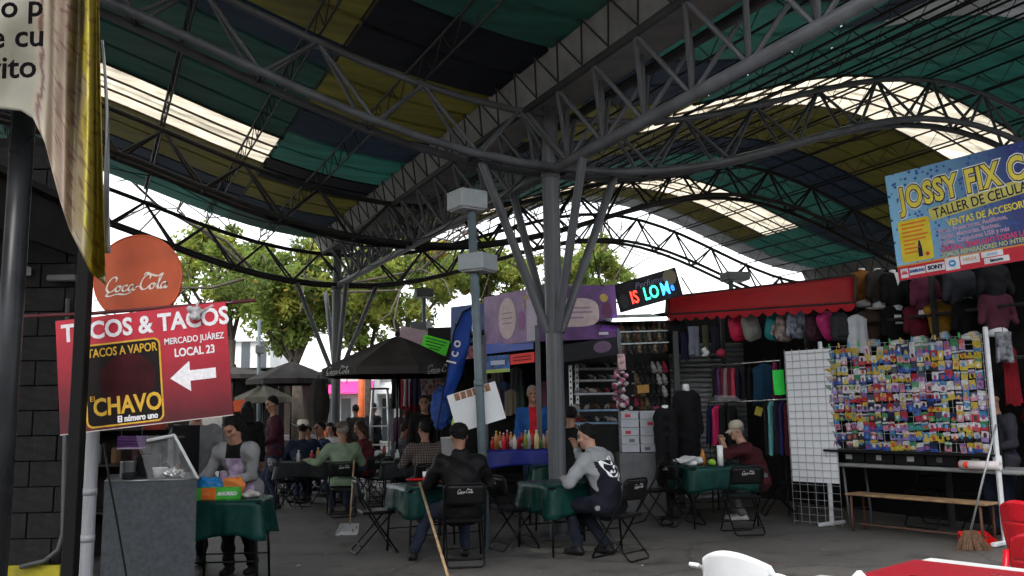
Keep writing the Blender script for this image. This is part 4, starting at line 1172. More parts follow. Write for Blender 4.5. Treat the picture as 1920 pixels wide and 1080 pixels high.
c = on_counter(296, .3); b = MB(); b.lathe([(.045, 0), (.058, .07), (.058, .075)], c, 16); b.build('tub', M_WHITE, t, smooth=True); b = MB(); b.lathe([(.063, .076), (.063, .09), (.001, .092)], c, 16); b.build('lid', M_WHITE, t, smooth=True)
S = SDF(.008); c = np.array(on_counter(325, .25)) + (0, 0, .04)
for k in range(12): S.ell(c + RNG.uniform(-.07, .07, 3) * (1, .6, .5), RNG.uniform(.015, .04, 3), None, .006)
V, Q = S.mesh(.004, 60); tag(mesh_obj('foil_parcel', [(V, Q, 0)], mat('crumpled_foil', (.6, .6, .6), .25, .9), None, Matrix.Identity(4), smooth=False), 'crumpled foil parcel at the right end of the taco counter', 'foil')
# loose cable in front of the counter
b = MB(); b.tube([P(195, 830, KY - .1), P(205, 900, KY - .12), P(222, 990, KY - .12), P(238, 1085, KY - .12), P(243, 1130, KY - .12)], .008, 6)
tag(b.build('cable', M_BLACK, smooth=True), 'black cable hanging down in front of the taco counter', 'cable')

# dim kitchen cabinet behind the counter
ky = 9.75; ka, kb_ = P(150, 800, ky).x, P(338, 800, ky).x
t = thing('kitchen_cabinet', 'dark kitchen cabinet with shelves behind the taco counter', 'cabinet', ((ka + kb_) / 2, ky, 0))
M_KC = mat('dark_brown_cabinet', (.030, .022, .020), .6, var=.3)
b = MB(); b.box(((ka + kb_) / 2, ky + .22, 1.0), (kb_ - ka, .04, 2.0)); b.build('back', M_KC, t)
for z in (.5, 1.0, 1.38, 1.75): b = MB(); b.rbox(((ka + kb_) / 2, ky, z), (kb_ - ka - .02, .4, .03), .004); b.build('shelf', M_KC, t)
for x in (ka, kb_): sbox('side', (x, ky, 1.0), (.03, .44, 2.0), M_KC, t)
for k in range(9):
    x = ka + .1 + k * (kb_ - ka - .2) / 8; c = [(.10, .02, .03), (.30, .30, .29), (.05, .05, .06), (.16, .09, .05), (.09, .03, .12)][k % 5]
    pot('%s jar, %s from the left on the kitchen cabinet shelf' % (['wine red', 'grey', 'black', 'brown', 'purple'][k % 5], ['first', 'second', 'third', 'fourth', 'fifth', 'sixth', 'seventh', 'eighth', 'ninth'][k]), Vector((x, ky - .05, 1.015 if k % 2 else 1.395)), .055, random.uniform(.12, .2), quick(c, .5), 'jar', True)
# ------------------------------------------------------------------ seating area
# woman's serving table
tA = P(430, 945, 8.15); tA.y = 8.35
table('small serving table where the woman in grey packs food', 'dark green vinyl cloth on the serving table beside the taco counter', (P(432, 945, 8.1).x, 8.13), .06, (.64, .54), .76, M_CLOTHG, .30)
zA = .766
F = (Vector((P(362, 940, 7.98).x, 7.98, zA)), Vector((1, .02, 0)).normalized(), Vector((0, 0, 1)), Vector((0, -1, 0)))
t = thing('wrap_box', 'long green and orange film box at the front of the serving table', 'box', F[0])
M_GRN = mat('bright_green_print', (.06, .42, .05), .45); M_ORG = mat('orange_print', (.75, .16, .03), .45)
fbox(F, 0, .40, .0, .105, -.09, 0).build('carton', M_GRN, t)
fbox(F, .07, .20, .004, .103, 0, .002).build('orange_band', M_ORG, t)
text('AHORRO', .045, F, .215, .05, M_WHITEPRINT, t, off=.002, sx=.9, d=.003)
text('FIX', .04, F, .09, .05, quick((.8, .5, .2)), t, d=.004)
def softbag(name, label, c, r, m, n=10, noise=.006, cat='bag', spread=.6):
    S = SDF(.011); c = np.array(c)
    S.ell(c, np.array(r), None, .03)
    for k in range(n): S.ell(c + RNG.uniform(-1, 1, 3) * np.array(r) * spread, np.array(r) * RNG.uniform(.3, .55, 3), None, .02)
    S.cut(lambda X, Y, Z: (c[2] - r[2]) - Z)
    V, Q = S.mesh(noise, 26); o = mesh_obj(name, [(V, Q, 0)], m, None, Matrix.Identity(4), smooth=True)
    return tag(o, label, cat)
c = P(392, 905, 8.15); softbag('plastic_bag', 'blue plastic bag on the serving table under her hand', (c.x, 8.17, zA + .095), (.12, .10, .095), mat('blue_film', (.02, .20, .50), .25, trans=.2), noise=.009)
c = P(436, 915, 8.2); softbag('plastic_bag', 'orange plastic bag held open on the serving table', (c.x, 8.2, zA + .085), (.10, .06, .10), mat('orange_film', (.78, .26, .06), .35, trans=.3), noise=.007)
c = P(472, 938, 8.15); softbag('napkin_pile', 'small pale bundle behind the film box on the serving table', (c.x, 8.12, zA + .03), (.06, .05, .03), quick((.45, .42, .40)))

# table B, with the man in the black jacket
nB = G(766, 1052); cB = Vector((nB.x, nB.y, 0)) + Ld * .40 + Td * .42
TB = table('square table left of the man in the black jacket', 'dark green cloth on the table with the red tray', (cB.x, cB.y), PHI, (.84, .80), .72)
tz = .728
p = G(783, 903, tz); t = thing('serving_tray', 'red plastic tray on the green table by the broom handle', 'tray', p)
b = MB(); b.lathe([(.10, 0), (.135, .03), (.14, .03), (.128, .022), (.10, .006), (.001, .006)], p, 24); b.build('tray', mat('red_plastic', (.60, .018, .018), .3), t, smooth=True)
q = p + Vector((.09, .08, 0)); t = thing('paper_cup', 'white paper cup with a red base standing at the tray', 'cup', q)
b = MB(); b.lathe([(.034, 0), (.043, .105), (.040, .105), (.032, .01), (.001, .01)], q, 18); b.build('cup', M_WHITEPRINT, t, smooth=True)
b = MB(); b.lathe([(.0352, .0), (.0395, .05)], q, 18); b.build('red_band', mat('red_print', (.55, .02, .02), .5), t, smooth=True)
# table C, with the man in the hooded jacket
nC = G(1036, 1046); cC = Vector((nC.x, nC.y, 0)) + Ld * .42 + Td * .44
table('square table in front of the man in the hooded jacket', 'dark green cloth with a shiny corner fold, left of the hooded man', (cC.x, cC.y), PHI, (.88, .84), .72, drop=.30)
# table D, with the man in the cap
cD = Vector((P(1335, 900, 11.75).x, 11.75, 0))
table('square table where the man in the cap rests his elbows', 'dark green cloth on the table with white bags and paper roll', (cD.x, cD.y), .18, (.90, .84), .76, drop=.28)
zD = .768
softbag('plastic_bag', 'crumpled white plastic bags on the table of the man in the cap', (P(1290, 855, 11.7).x, 11.62, zD + .055), (.16, .13, .055), mat('white_film', (.72, .73, .74), .35, trans=.2), n=14, noise=.010)
softbag('plastic_bag', 'small lime green bag beside the white paper roll', (P(1332, 855, 11.6).x, 11.5, zD + .045), (.045, .045, .045), mat('lime_film', (.35, .62, .06), .35, trans=.2), n=5)
p = Vector((P(1349, 860, 11.6).x, 11.55, zD)); t = thing('paper_roll', 'upright white paper towel roll on the table of the man in the cap', 'paper roll', p)
b = MB(); b.lathe([(.038, 0), (.038, .255), (.014, .255), (.014, .20), (.001, .20)], p, 20); b.build('roll', M_WHITEPRINT, t, smooth=True)
p = Vector((P(1318, 860, 11.9).x, 11.9, zD)); b = MB(); b.lathe([(.034, 0), (.036, .10), (.03, .13), (.013, .16), (.011, .19), (.001, .19)], p, 16)
tag(b.build('sauce_bottle', mat('amber_sauce', (.55, .22, .04), .2), smooth=True), 'amber sauce bottle on the table of the man in the cap', 'bottle')

# chairs (each faces +y of its own frame)
def gch(px, py): p = G(px, py); return (p.x, p.y)
chair('black folding chair under the man in the black jacket, back to the camera', (-.52, 9.02), .10)
cl_ = G(706, 1035); chair('empty black folding chair at the left side of the tray table', (cl_.x, cl_.y), -1.25)
p = G(975, 1030); chair('empty black folding chair left of the hooded man\'s table', (p.x - .05, p.y + .05), -1.05)
_h = P(1148, 960, 9.25); chair('black folding chair under the man in the hooded jacket', (_h.x + .05, 9.20), .85)
p = G(1222, 985); chair('black folding chair right behind the hooded man, seat toward the stalls', (p.x, p.y + .1), .95)
p = G(1190, 960); chair('black folding chair half hidden behind the hooded man\'s shoulder', (p.x, p.y + .2), 2.6)
p = G(1283, 985); chair('empty black folding chair at the left of the white bags', (p.x, p.y), -1.15)
p = G(1393, 1000); chair('black folding chair in front of the man in the cap, back to the camera', (p.x, p.y), .12)
p = G(1455, 965); chair('black folding chair under the man in the maroon shirt and cap', (p.x + .02, p.y), 1.45)
p = P(642, 880, 13.4); chair('black folding chair under the man in the green shirt', (p.x, 13.38), .30)
p = G(715, 948); chair('empty black folding chair between the green shirt and the plaid shirt', (p.x, p.y), .05)
p = P(800, 870, 12.6); chair('black folding chair under the man in the plaid shirt', (p.x, 12.58), .35)
p = G(535, 955); chair('empty black folding chair nearest the woman in grey', (p.x, p.y), -.9)
p = G(955, 960); chair('empty dark folding chair at the blue counter, right of the lamp post', (p.x, p.y), .1)
# back tables
def dark_table(label, clabel, px, Y, w=.9, d=.84, m=M_CLOTHK, h=.74, rz=.1):
    p = P(px, 850, Y); return table(label, clabel, (p.x, Y), rz, (w, d), h, m, .22)
dark_table('dark table in front of the man in the green shirt', 'charcoal cloth on the table left of the green shirt', 575, 14.6)
dark_table('dark table in front of the plaid shirt', 'charcoal cloth on the table beyond the plaid shirt', 770, 14.2)
dark_table('long dark table under the small black umbrella', 'charcoal cloth on the long table under the small umbrella', 480, 17.2, 1.6)
dark_table('pale table under the large black umbrella', 'white cloth on the table under the large black umbrella', 735, 17.0, 1.4, .8, mat('pale_cloth', (.42, .42, .42), .7))
dark_table('green topped table at the thick column', 'dark green cloth beside the thick grey column', 1050, 11.75, .8, .7, M_CLOTHG, .80)

# small things on the back tables
def bottle(label, p, m, h_=.24, r=.034, cap=None, group='bottles on the tables'):
    t = thing('bottle', label, 'bottle', p, 0, group)
    b = MB(); b.lathe([(r, 0), (r, h_ * .6), (r * .8, h_ * .72), (r * .36, h_ * .86), (r * .36, h_ * .95)], p, 12); b.build('bottle', m, t, smooth=True)
    b = MB(); b.lathe([(r * .42, h_ * .94), (r * .42, h_), (.001, h_)], p, 10); b.build('cap', cap or M_WHITE, t, smooth=True)
    return t
# silver dustpan with a long handle, broom and yellow brush head
t = thing('dustpan', 'silver dustpan with a pale stick handle on the ground, left of the tray table', 'dustpan', G(652, 1000))
g = G(652, 1002); g.z = 0
b = MB(); b.add([g + Vector(q) for q in ((-.13, -.10, .004), (.13, -.10, .004), (.11, .13, .012), (-.11, .13, .012), (.12, .13, .12), (-.12, .13, .12), (-.14, -.08, .03), (.14, -.08, .03))], [(0, 1, 2, 3), (3, 2, 4, 5), (0, 3, 5, 6), (1, 7, 4, 2)])
b.build('pan', mat('silver_pan', (.6, .6, .6), .3, .7), t, solid=.004)
b = MB(); b.tube([g + Vector((0, .13, .10)), P(664, 862, g.y + .55)], .011, 8); b.build('handle', M_WOOD, t, smooth=True)
t = thing('broom', 'wooden broom leaning on the tray table, pale yellow bristles', 'broom', G(845, 1130))
g = G(846, 1130); g.z = 0; tp = P(787, 905, 9.05)
b = MB(); b.tube([g + Vector((0, 0, .12)), tp], .0135, 10); b.build('handle', M_WOOD, t, smooth=True)
b = MB()
for k in range(60):
    u = (k % 20) / 19 - .5; b.tube([g + Vector((u * .26, (k // 20) * .02 - .02, .12)), g + Vector((u * .36 + random.uniform(-.01, .01), (k // 20) * .05 - .05, .003))], [.006, .004], 4, cap=False)
o = b.build('bristles', mat('straw_yellow', (.5, .38, .10), .8, var=.3, scale=30), t)
b = MB(); b.rbox(g + Vector((0, 0, .13)), (.30, .06, .05), .015); b.build('head', mat('yellow_plastic', (.55, .42, .05), .5), t)

# more chairs and small things among the back tables
for px, py, rz_, lb in ((585, 948, -.5, 'empty black folding chair between the cowboy hat and the green shirt'), (690, 925, 2.9, 'empty black folding chair facing the camera behind the dustpan'), (752, 930, 1.2, 'empty black folding chair turned sideways near the umbrella pole'), (775, 955, -.3, 'empty black folding chair left of the plaid shirt'), (480, 925, 1.0, 'empty black folding chair behind the serving table'), (905, 935, -1.2, 'empty black folding chair just behind the lamp post')):
    p = G(px, py); chair(lb, (p.x, p.y), rz_)
for k, (px, Y, c, nm) in enumerate(((560, 14.5, (.5, .5, .5), 'white'), (585, 14.4, (.35, .02, .02), 'red'), (597, 14.7, (.45, .25, .05), 'amber'), (745, 14.1, (.5, .5, .52), 'white'), (762, 14.2, (.45, .03, .03), 'red'), (775, 14.0, (.1, .25, .08), 'green'), (792, 14.3, (.6, .55, .4), 'cream'), (690, 17.0, (.6, .6, .6), 'white'), (720, 16.9, (.4, .1, .05), 'rust'), (752, 17.1, (.5, .5, .5), 'pale'))):
    bottle('%s bottle on the back tables, %s from the left' % (nm, ['first', 'second', 'third', 'fourth', 'fifth', 'sixth', 'seventh', 'eighth', 'ninth', 'tenth'][k]), Vector((P(px, 840, Y).x, Y, .746)), quick(c, .3), random.uniform(.16, .26), .035)
# ------------------------------------------------------------------ shared goods
def link_mat(o, m):
    o.material_slots[0].link = 'OBJECT'; o.material_slots[0].material = m
_shoe = None
def shoe_mesh():
    global _shoe
    if _shoe is None:
        S = SDF(.014); S.cap((0, -.09, .045), (0, .0, .045), .040, .042, .03).cap((0, 0, .035), (0, .10, .026), .042, .03, .03).cap((0, -.08, .05), (0, -.08, .085), .034, .036, .02)
        S.cut(lambda X, Y, Z: .006 - Z); S.cut(lambda X, Y, Z: -np.maximum(np.sqrt((X) ** 2 + (Y + .07) ** 2) - .026, .05 - Z) * 1.0)
        V, Q = S.mesh(); o = mesh_obj('shoe_source', [(V, Q, 0)], M_BLACK, None, Matrix.Identity(4)); _shoe = o.data; bpy.data.objects.remove(o)
    return _shoe
SHOE_COLS = [(.02, .02, .022), (.03, .02, .018), (.10, .04, .02), (.35, .33, .31), (.015, .016, .03), (.22, .015, .04), (.14, .10, .06), (.25, .24, .24), (.02, .03, .03)]
SHOE_NAMES = ['black', 'dark brown', 'reddish brown', 'pale grey', 'navy', 'crimson', 'tan', 'light grey', 'dark green']
def shoe(label, p, rz, ci, k=1.0):
    o = bpy.data.objects.new('shoe', shoe_mesh()); put(o, None, Matrix.Translation(p) @ Matrix.Rotation(rz, 4, 'Z') @ Matrix.Diagonal((k, k, k, 1)))
    link_mat(o, quick(SHOE_COLS[ci], .45)); return tag(o, label, 'shoe', 'shoes displayed in the shoe stall')
def plate(name, label, cat, corners, th, m, group=None):
    bl, br, tl = corners; F, w, h_ = board_frame(bl, br, tl)
    o = fbox(F, 0, w, 0, h_, -th, 0).build(name, m); return tag(o, label, cat, group), F, w, h_
ORD = ['first', 'second', 'third', 'fourth', 'fifth', 'sixth', 'seventh', 'eighth', 'ninth', 'tenth', 'eleventh', 'twelfth', 'thirteenth', 'fourteenth', 'fifteenth', 'sixteenth', 'seventeenth', 'eighteenth', 'nineteenth', 'twentieth', 'twenty-first', 'twenty-second', 'twenty-third', 'twenty-fourth']

# ------------------------------------------------------------------ purple corner stall
def purple_mat():
    m = mat('purple_banner_print', (.20, .085, .24), .4, var=.5, scale=2.2, detail=6); return m
KYc = 12.3
kt, kb = P(1006, 535, KYc), P(1008, 640, KYc)
lt, lb = P(906, 558, 13.7), P(909, 649, 13.7)
rt_, rb_ = P(1159, 539, 12.95), P(1161, 634, 12.95)
t_st = thing('corner_stall', 'corner stall with a dark interior under the purple banners', 'stall', Vector((kb.x, KYc, 0)))
Zv = Vector((0, 0, 1))
def wallp(name, a, b_, z0, z1, m, par, th=.05):
    a = Vector((a[0], a[1], 0)); b_ = Vector((b_[0], b_[1], 0)); d = (b_ - a); ln = d.length; d.normalize(); n = Vector((-d.y, d.x, 0))
    mb = MB(); mb.add([a + Zv * z0, b_ + Zv * z0, b_ + Zv * z1, a + Zv * z1] + [q + n * th for q in (a + Zv * z0, b_ + Zv * z0, b_ + Zv * z1, a + Zv * z1)], [(0, 1, 2, 3), (7, 6, 5, 4), (0, 4, 5, 1), (3, 2, 6, 7), (0, 3, 7, 4), (1, 5, 6, 2)])
    return mb.build(name, m, par)
K2 = Vector((kb.x, KYc, 0)); R2 = Vector((rb_.x, 12.95, 0)); L2 = Vector((lb.x, 13.7, 0)); into = Ld * 1.0
bk0 = L2 + Ld * .2 + Td * 1.9; bk1 = R2 + Ld * 2.4 + Td * .6; bk2 = L2 + Ld * 1.2
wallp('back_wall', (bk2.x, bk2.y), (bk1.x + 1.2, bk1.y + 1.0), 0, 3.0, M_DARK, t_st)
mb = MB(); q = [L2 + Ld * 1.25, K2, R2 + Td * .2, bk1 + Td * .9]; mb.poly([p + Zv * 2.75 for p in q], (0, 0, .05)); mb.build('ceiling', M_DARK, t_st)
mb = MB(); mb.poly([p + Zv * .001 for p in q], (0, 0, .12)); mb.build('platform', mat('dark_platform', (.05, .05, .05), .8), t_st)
for p in (K2, R2, L2): sbox('post', p + Zv * 1.35, (.07, .07, 2.7), M_STEEL, t_st)
# banners
def banner(label, bl, br, tl, m, name='stall_banner', th=.03):
    F, w, h_ = board_frame(bl, br, tl); t = thing(name, label, 'banner', bl); fbox(F, 0, w, 0, h_, -th, 0).build('sheet', m, t); return t, F, w, h_
M_PB1 = mat('purple_print_pale', (.21, .11, .25), .45, var=.45, scale=3.5, detail=7); M_PB2 = mat('purple_print_deep', (.12, .040, .17), .4, var=.5, scale=3, detail=6)
M_CREAM = mat('pale_cream_print', (.52, .40, .40), .5, var=.15, scale=12); M_OLD = mat('dull_lilac_ink', (.28, .18, .26), .5)
t, F, w, h_ = banner('pale purple banner with a round cream plaque, left of the thick column', lb, kb, lt, M_PB1)
fpoly(F, ell(w * .46, h_ * .50, .27, .31), 0, .004).build('plaque', M_CREAM, t)
fpoly(F, rrect(w * .82, w * .998, .02, h_ - .02, .02), 0, .003).build('white_strip', mat('lilac_white', (.42, .36, .46), .5), t)
for v_, s_ in ((.60, 'Perfumes'), (.50, 'Esencias'), (.40, 'y más')): fbox(F, w * .46 - .15, w * .46 + .15, h_ * v_ - .008, h_ * v_ + .012, .004, .006).build('faded_line', M_OLD, t)
S = MB(); 
for (u, v, a, l_) in ((.80, .80, .6, .12), (.82, .78, 2.2, .10), (.79, .76, 4.2, .09)): S.poly([on(F, w * u + l_ * r * math.cos(a + da), h_ * v + l_ * r * math.sin(a + da), .004) for r, da in ((0, 0), (.7, .45), (1, 0), (.7, -.45))], F[3] * .003)
S.build('gold_flower', mat('gold_print', (.42, .27, .06), .5), t)
fpoly(F, ell(w * .72, h_ * .42, .10, .14), 0, .003).build('violet_flower', mat('violet_print', (.22, .04, .20), .5), t)
t, F, w, h_ = banner('deep purple banner with a long cream plaque, right of the thick column', kb + Td * .03, rb_, kt + Td * .03, M_PB2)
fpoly(F, [(w * .44 + .44 * math.copysign(abs(math.cos(a)) ** .6, math.cos(a)), h_ * .50 + .21 * math.copysign(abs(math.sin(a)) ** .6, math.sin(a))) for a in [2 * math.pi * k / 32 for k in range(32)]], 0, .004).build('plaque', M_CREAM, t)
for v_, hw in ((.58, .26), (.50, .3), (.40, .14)): fbox(F, w * .46 - hw, w * .46 + hw, h_ * v_ - .010, h_ * v_ + .014, .004, .006).build('faded_line', M_OLD, t)
fpoly(F, ell(w * .84, h_ * .76, .07, .06), 0, .003).build('gold_flower', mat('gold_print', (.42, .27, .06), .5), t)
fpoly(F, ell(w * .87, h_ * .52, .09, .13), 0, .003).build('dark_flower', mat('wine_print', (.10, .015, .06), .5), t)
fpoly(F, [(w * .75, .12), (w * .995, .10), (w * .995, .36), (w * .85, .30)], 0, .003).build('violet_corner', mat('bright_violet_print', (.17, .05, .34), .5), t)
fbox(F, w * .74, w * .86, .06, .10, .003, .005).build('small_caption', mat('caption_white', (.6, .55, .62), .5), t)
# lower dark fascia with an oval
a0, a1 = P(1058, 646, 12.6), P(1161, 638, 12.9)
o, F, w, h_ = plate('dark_fascia', 'dark fascia board with a dim oval under the deep purple banner', 'board', (P(1058, 680, 12.55), P(1160, 664, 12.9), P(1058, 646, 12.55)), .03, mat('near_black_board', (.018, .018, .022), .5))
fpoly(F, ell(w * .72, h_ * .55, .15, .085), 0, .004).build('oval_logo', mat('dim_purple', (.14, .08, .15), .5), o)
# blue valance, posters
o, F, w, h_ = plate('blue_valance', 'bright blue valance strip under the pale purple banner', 'valance', (P(911, 664, 13.6), P(1000, 654, 12.5), P(911, 646, 13.6)), .01, mat('blue_vinyl', (.012, .06, .38), .4))
o, F, w, h_ = plate('poster', 'blue and green printed poster hanging below the blue valance', 'poster', (P(912, 700, 13.4), P(956, 697, 13.1), P(912, 668, 13.4)), .01, mat('blue_poster', (.04, .10, .30), .5, var=.9, scale=9, detail=6))
fbox(F, 0, w, 0, h_ * .2, .002, .004).build('green_band', quick((.35, .45, .12)), o); fbox(F, w * .2, w * .8, h_ * .45, h_ * .7, .002, .004).build('pale_caption', quick((.45, .5, .6)), o)
o, F, w, h_ = plate('poster', 'fluorescent red handwritten poster beside the blue poster', 'poster', (P(957, 684, 13.0), P(1002, 679, 12.6), P(957, 665, 13.0)), .006, mat('fluor_red', (.78, .03, .02), .5))
for v_ in (.35, .65): fbox(F, w * .12, w * .88, h_ * v_ - .01, h_ * v_ + .01, .002, .004).build('ink_line', quick((.25, .01, .01)), o)
o, F, w, h_ = plate('wall_board', 'blue stall board behind the feather flag', 'board', (P(845, 645, 15.2), P(908, 640, 14.6), P(845, 576, 15.2)), .03, mat('slate_blue_print', (.05, .09, .24), .5, var=.3))
text('d', .42, F, w * .62, h_ * .45, quick((.6, .66, .75)), o, d=.005, off=.01)
o, F, w, h_ = plate('poster', 'small pink and white poster left of the lamp post', 'poster', (P(866, 674, 14.4), P(908, 670, 14.2), P(866, 650, 14.4)), .006, mat('pinkish_print', (.42, .14, .16), .5, var=.7, scale=10))
# green fluorescent sign and pale panel
o, F, w, h_ = plate('poster', 'fluorescent green handwritten sign above the large umbrella', 'poster', (P(788, 655, 16.0), P(836, 668, 16.0), P(786, 624, 16.0)), .006, mat('fluor_green', (.10, .80, .02), .5, var=.05))
for v_, a, e in ((.82, .1, .9), (.62, .1, .85), (.42, .15, .75), (.25, .3, .7)): fbox(F, w * a, w * e, h_ * v_ - .012, h_ * v_ + .012, .002, .004).build('ink_line', quick((.02, .16, .02)), o)
plate('wall_board', 'dusty pink wall panel behind the umbrella top', 'board', (P(742, 655, 17.0), P(800, 668, 17.0), P(742, 608, 17.0)), .05, mat('dusty_pink', (.42, .30, .34), .6))
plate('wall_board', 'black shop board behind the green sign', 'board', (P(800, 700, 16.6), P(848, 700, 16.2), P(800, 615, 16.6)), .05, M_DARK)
# blue feather flag
fy = 14.0
t = thing('feather_flag', 'tall blue feather flag with white letters beside the lamp post', 'flag', G(818, 790) * 0 + Vector((P(822, 790, fy).x, fy, 0)))
LX = [(818, 900), (820, 800), (832, 730), (842, 670), (852, 620), (868, 585), (884, 576)]
b = MB(); b.tube([P(x, y, fy) for x, y in LX], .012, 6); b.build('pole', M_BLACK, t, smooth=True)
def flag(u, v):
    y = 578 + v * 170; lx = np.interp(y, [576, 585, 620, 670, 730, 800], [884, 868, 852, 842, 832, 820]); wd = np.interp(v, [0, .12, .4, .75, 1], [6, 26, 34, 30, 16])
    return P(lx + u * wd, y, fy + .02 + .06 * math.sin(6 * v + 3 * u) * u)
b = MB(); b.grid(flag, 8, 30); b.build('cloth', mat('royal_blue_cloth', (.010, .060, .34), .6, var=.15, bump=.2), t, smooth=True, solid=.003)
Ff = (P(850, 668, fy - .07), Vector((.24, 0, .97)).normalized(), Vector((-.97, 0, .24)).normalized(), Vector((0, -1, 0)))
text('l c o', .22, Ff, -.12, .0, M_WHITEPRINT, t, off=.004, ay='CENTER')

# ------------------------------------------------------------------ shoe stall
t_sh = thing('shoe_stall', 'dark shoe stall with slat walls and shelves right of the thick column', 'stall', Vector((2.0, 14.4, 0)))
a = P(1058, 760, 14.6); e = P(1275, 760, 15.4)
wallp('back_wall', (a.x, a.y), (e.x, e.y), 0, 3.1, mat('stall_back_grey', (.05, .05, .052), .7), t_sh)
plat = P(1180, 850, 12.6).z
M_SHELF = mat('white_shelf', (.5, .52, .53), .5, dirt=.2); M_SHELFB = mat('pale_blue_shelf', (.22, .34, .50), .5)
for i, (py, Y, mm) in enumerate(((690, 14.1, M_SHELF), (712, 13.95, M_SHELF), (737, 13.8, M_SHELF), (768, 13.6, M_SHELFB), (792, 13.4, M_SHELFB))):
    p0, p1 = P(1078, py, Y), P(1163, py - 1, Y + .15)
    b = MB(); d = (p1 - p0); b.add([p0, p1, p1 + Vector((0, .3, 0)), p0 + Vector((0, .3, 0))] + [q - Zv * .03 for q in (p0, p1, p1 + Vector((0, .3, 0)), p0 + Vector((0, .3, 0)))], [(0, 1, 2, 3), (7, 6, 5, 4), (0, 4, 5, 1), (1, 5, 6, 2), (2, 6, 7, 3), (3, 7, 4, 0)]); b.build('shelf', mm, t_sh)
    n = 9
    for k in range(n):
        ci = random.choice([0, 0, 1, 2, 3, 3, 5, 7, 7]); q = p0 + d * ((k + .5) / n) + Vector((0, .12, .001))
        shoe('%s shoe, %s from the left on the %s shelf of the shoe stall' % (SHOE_NAMES[ci], ORD[k], ORD[i]), q, math.pi + random.uniform(-.5, .5) + (.9 if k % 2 else 0), ci, .85)
for r, py in enumerate((690, 712, 735, 758)):
    for k in range(6):
        ci = [0, 3, 2, 0, 7, 6, 0, 5][(r * 5 + k * 3) % 8]; q = P(1192 + k * 10.5, py, 13.7)
        o = bpy.data.objects.new('shoe', shoe_mesh()); put(o, None, Matrix.Translation(q) @ Matrix.Rotation(.3, 4, 'Z') @ Matrix.Rotation(math.radians(70), 4, 'X') @ Matrix.Diagonal((.9, .8, .8, 1))); link_mat(o, quick(SHOE_COLS[ci], .45))
        tag(o, '%s shoe on the right slat wall, row %s, %s from left' % (SHOE_NAMES[ci], ORD[r], ORD[k]), 'shoe', 'shoes on the right slat wall')
for py in (697, 719, 742, 765):
    a_, e_ = P(1185, py, 13.72), P(1252, py - 1, 13.8); b = MB(); b.tube([a_, e_], .012, 5); b.build('slat_rail', M_SHELF, t_sh)
# white slat posts
for (px, Y) in ((1071, 13.3), (1083, 13.9), (1173, 13.2)):
    p = P(px, 760, Y); z1 = P(px, 685, Y).z if px < 1170 else P(px, 768, Y).z; sbox('slat_post', Vector((p.x, Y, z1 / 2)), (.05 if px != 1173 else .09, .03, z1), M_WHITE, t_sh)
    for k in range(int(z1 / .085)): sbox('slot', Vector((p.x, Y - .0165, .06 + k * .085)), (.022, .003, .03), M_DARK, t_sh)
# sandal rack above
pr0, pr1 = P(1162, 664, 12.95), P(1252, 660, 13.3)
t = thing('sandal_rack', 'upper sandal rack with three white rails under the tube light', 'rack', pr0)
Fs, ws, hs = board_frame(pr0, pr1, P(1162, 601, 12.95))
fbox(Fs, 0, ws, 0, hs, -.06, -.02).build('panel', mat('olive_grey_panel', (.10, .10, .085), .7), t)
for v in (.30, .66, .99): fbox(Fs, 0, ws, hs * v - .012, hs * v + .006, -.02, .05).build('rail', M_SHELF, t)
for r, v in enumerate((.67, .335, .01)):
    for k in range(9):
        ci = random.choice([0, 1, 2, 2, 6, 6, 0, 8]); p = on(Fs, ws * (k + .5) / 9, hs * v + .07, .0)
        o = bpy.data.objects.new('sandal', shoe_mesh()); put(o, None, Matrix.Translation(p) @ Matrix.Rotation(.25, 4, 'Z') @ Matrix.Rotation(math.radians(80), 4, 'X') @ Matrix.Diagonal((.65, .62, .55, 1))); link_mat(o, quick(SHOE_COLS[ci] if ci else (.03, .028, .026), .5))
        tag(o, '%s sandal, %s from the left in the %s row of the upper rack' % (SHOE_NAMES[ci], ORD[k], ['top', 'middle', 'bottom'][r]), 'sandal', 'sandals on the upper rack')
# canopy shelf with tube light
o, F, w, h_ = plate('stall_canopy', 'pale sheet canopy over the sandal rack', 'canopy', (P(1146, 600, 12.6), P(1256, 597, 12.9), P(1160, 590, 13.3)), .03, mat('pale_canopy', (.45, .5, .52), .5))
b = MB(); b.tube([P(1150, 600, 12.58), P(1250, 597, 12.86)], .022, 8)
tag(b.build('tube_light', mat('tube_glow', (.9, .95, 1), .4, emit=(.85, .95, 1), estr=2.5), smooth=True), 'lit white fluorescent tube under the pale canopy', 'light')
# LED sign board
o, F, w, h_ = plate('led_sign', 'dark tilted sign board with coloured glowing letters', 'sign', (P(1163, 586, 13.2), P(1280, 553, 12.9), P(1156, 533, 13.2)), .06, mat('dark_board', (.02, .018, .024), .4, var=.5, scale=6))
for s_, u, c in (('IS', .215, (1, .05, .03)), ('LO', .43, (.05, 1, .55)), ('M', .70, (.05, .45, 1)), ("e", .855, (.03, .2, 1))):
    text(s_, .27 if s_ != 'e' else .17, F, w * u, h_ * .36, mat('led_' + s_, c, .4, emit=c, estr=1.1), o, off=.004, sx=.66, d=.012, ext=.006)
text('Perfumes', .13, F, w * .32, h_ * .74, quick((.20, .18, .30)), o, shear=.3, d=.005)
fpoly(F, ell(w * .88, h_ * .72, .10, .12), 0, .005).build('gold_print', quick((.22, .19, .12)), o)
fpoly(F, ell(w * .10, h_ * .35, .07, .11), 0, .005).build('dim_print', quick((.05, .05, .05)), o)
b = MB(); b.tube([P(1278, 520, 13.0), P(1300, 555, 13.3)], .012, 6); b.tube([P(1170, 590, 13.2), P(1172, 600, 13.2)], .02, 6); b.build('bracket', M_STEELD, o)
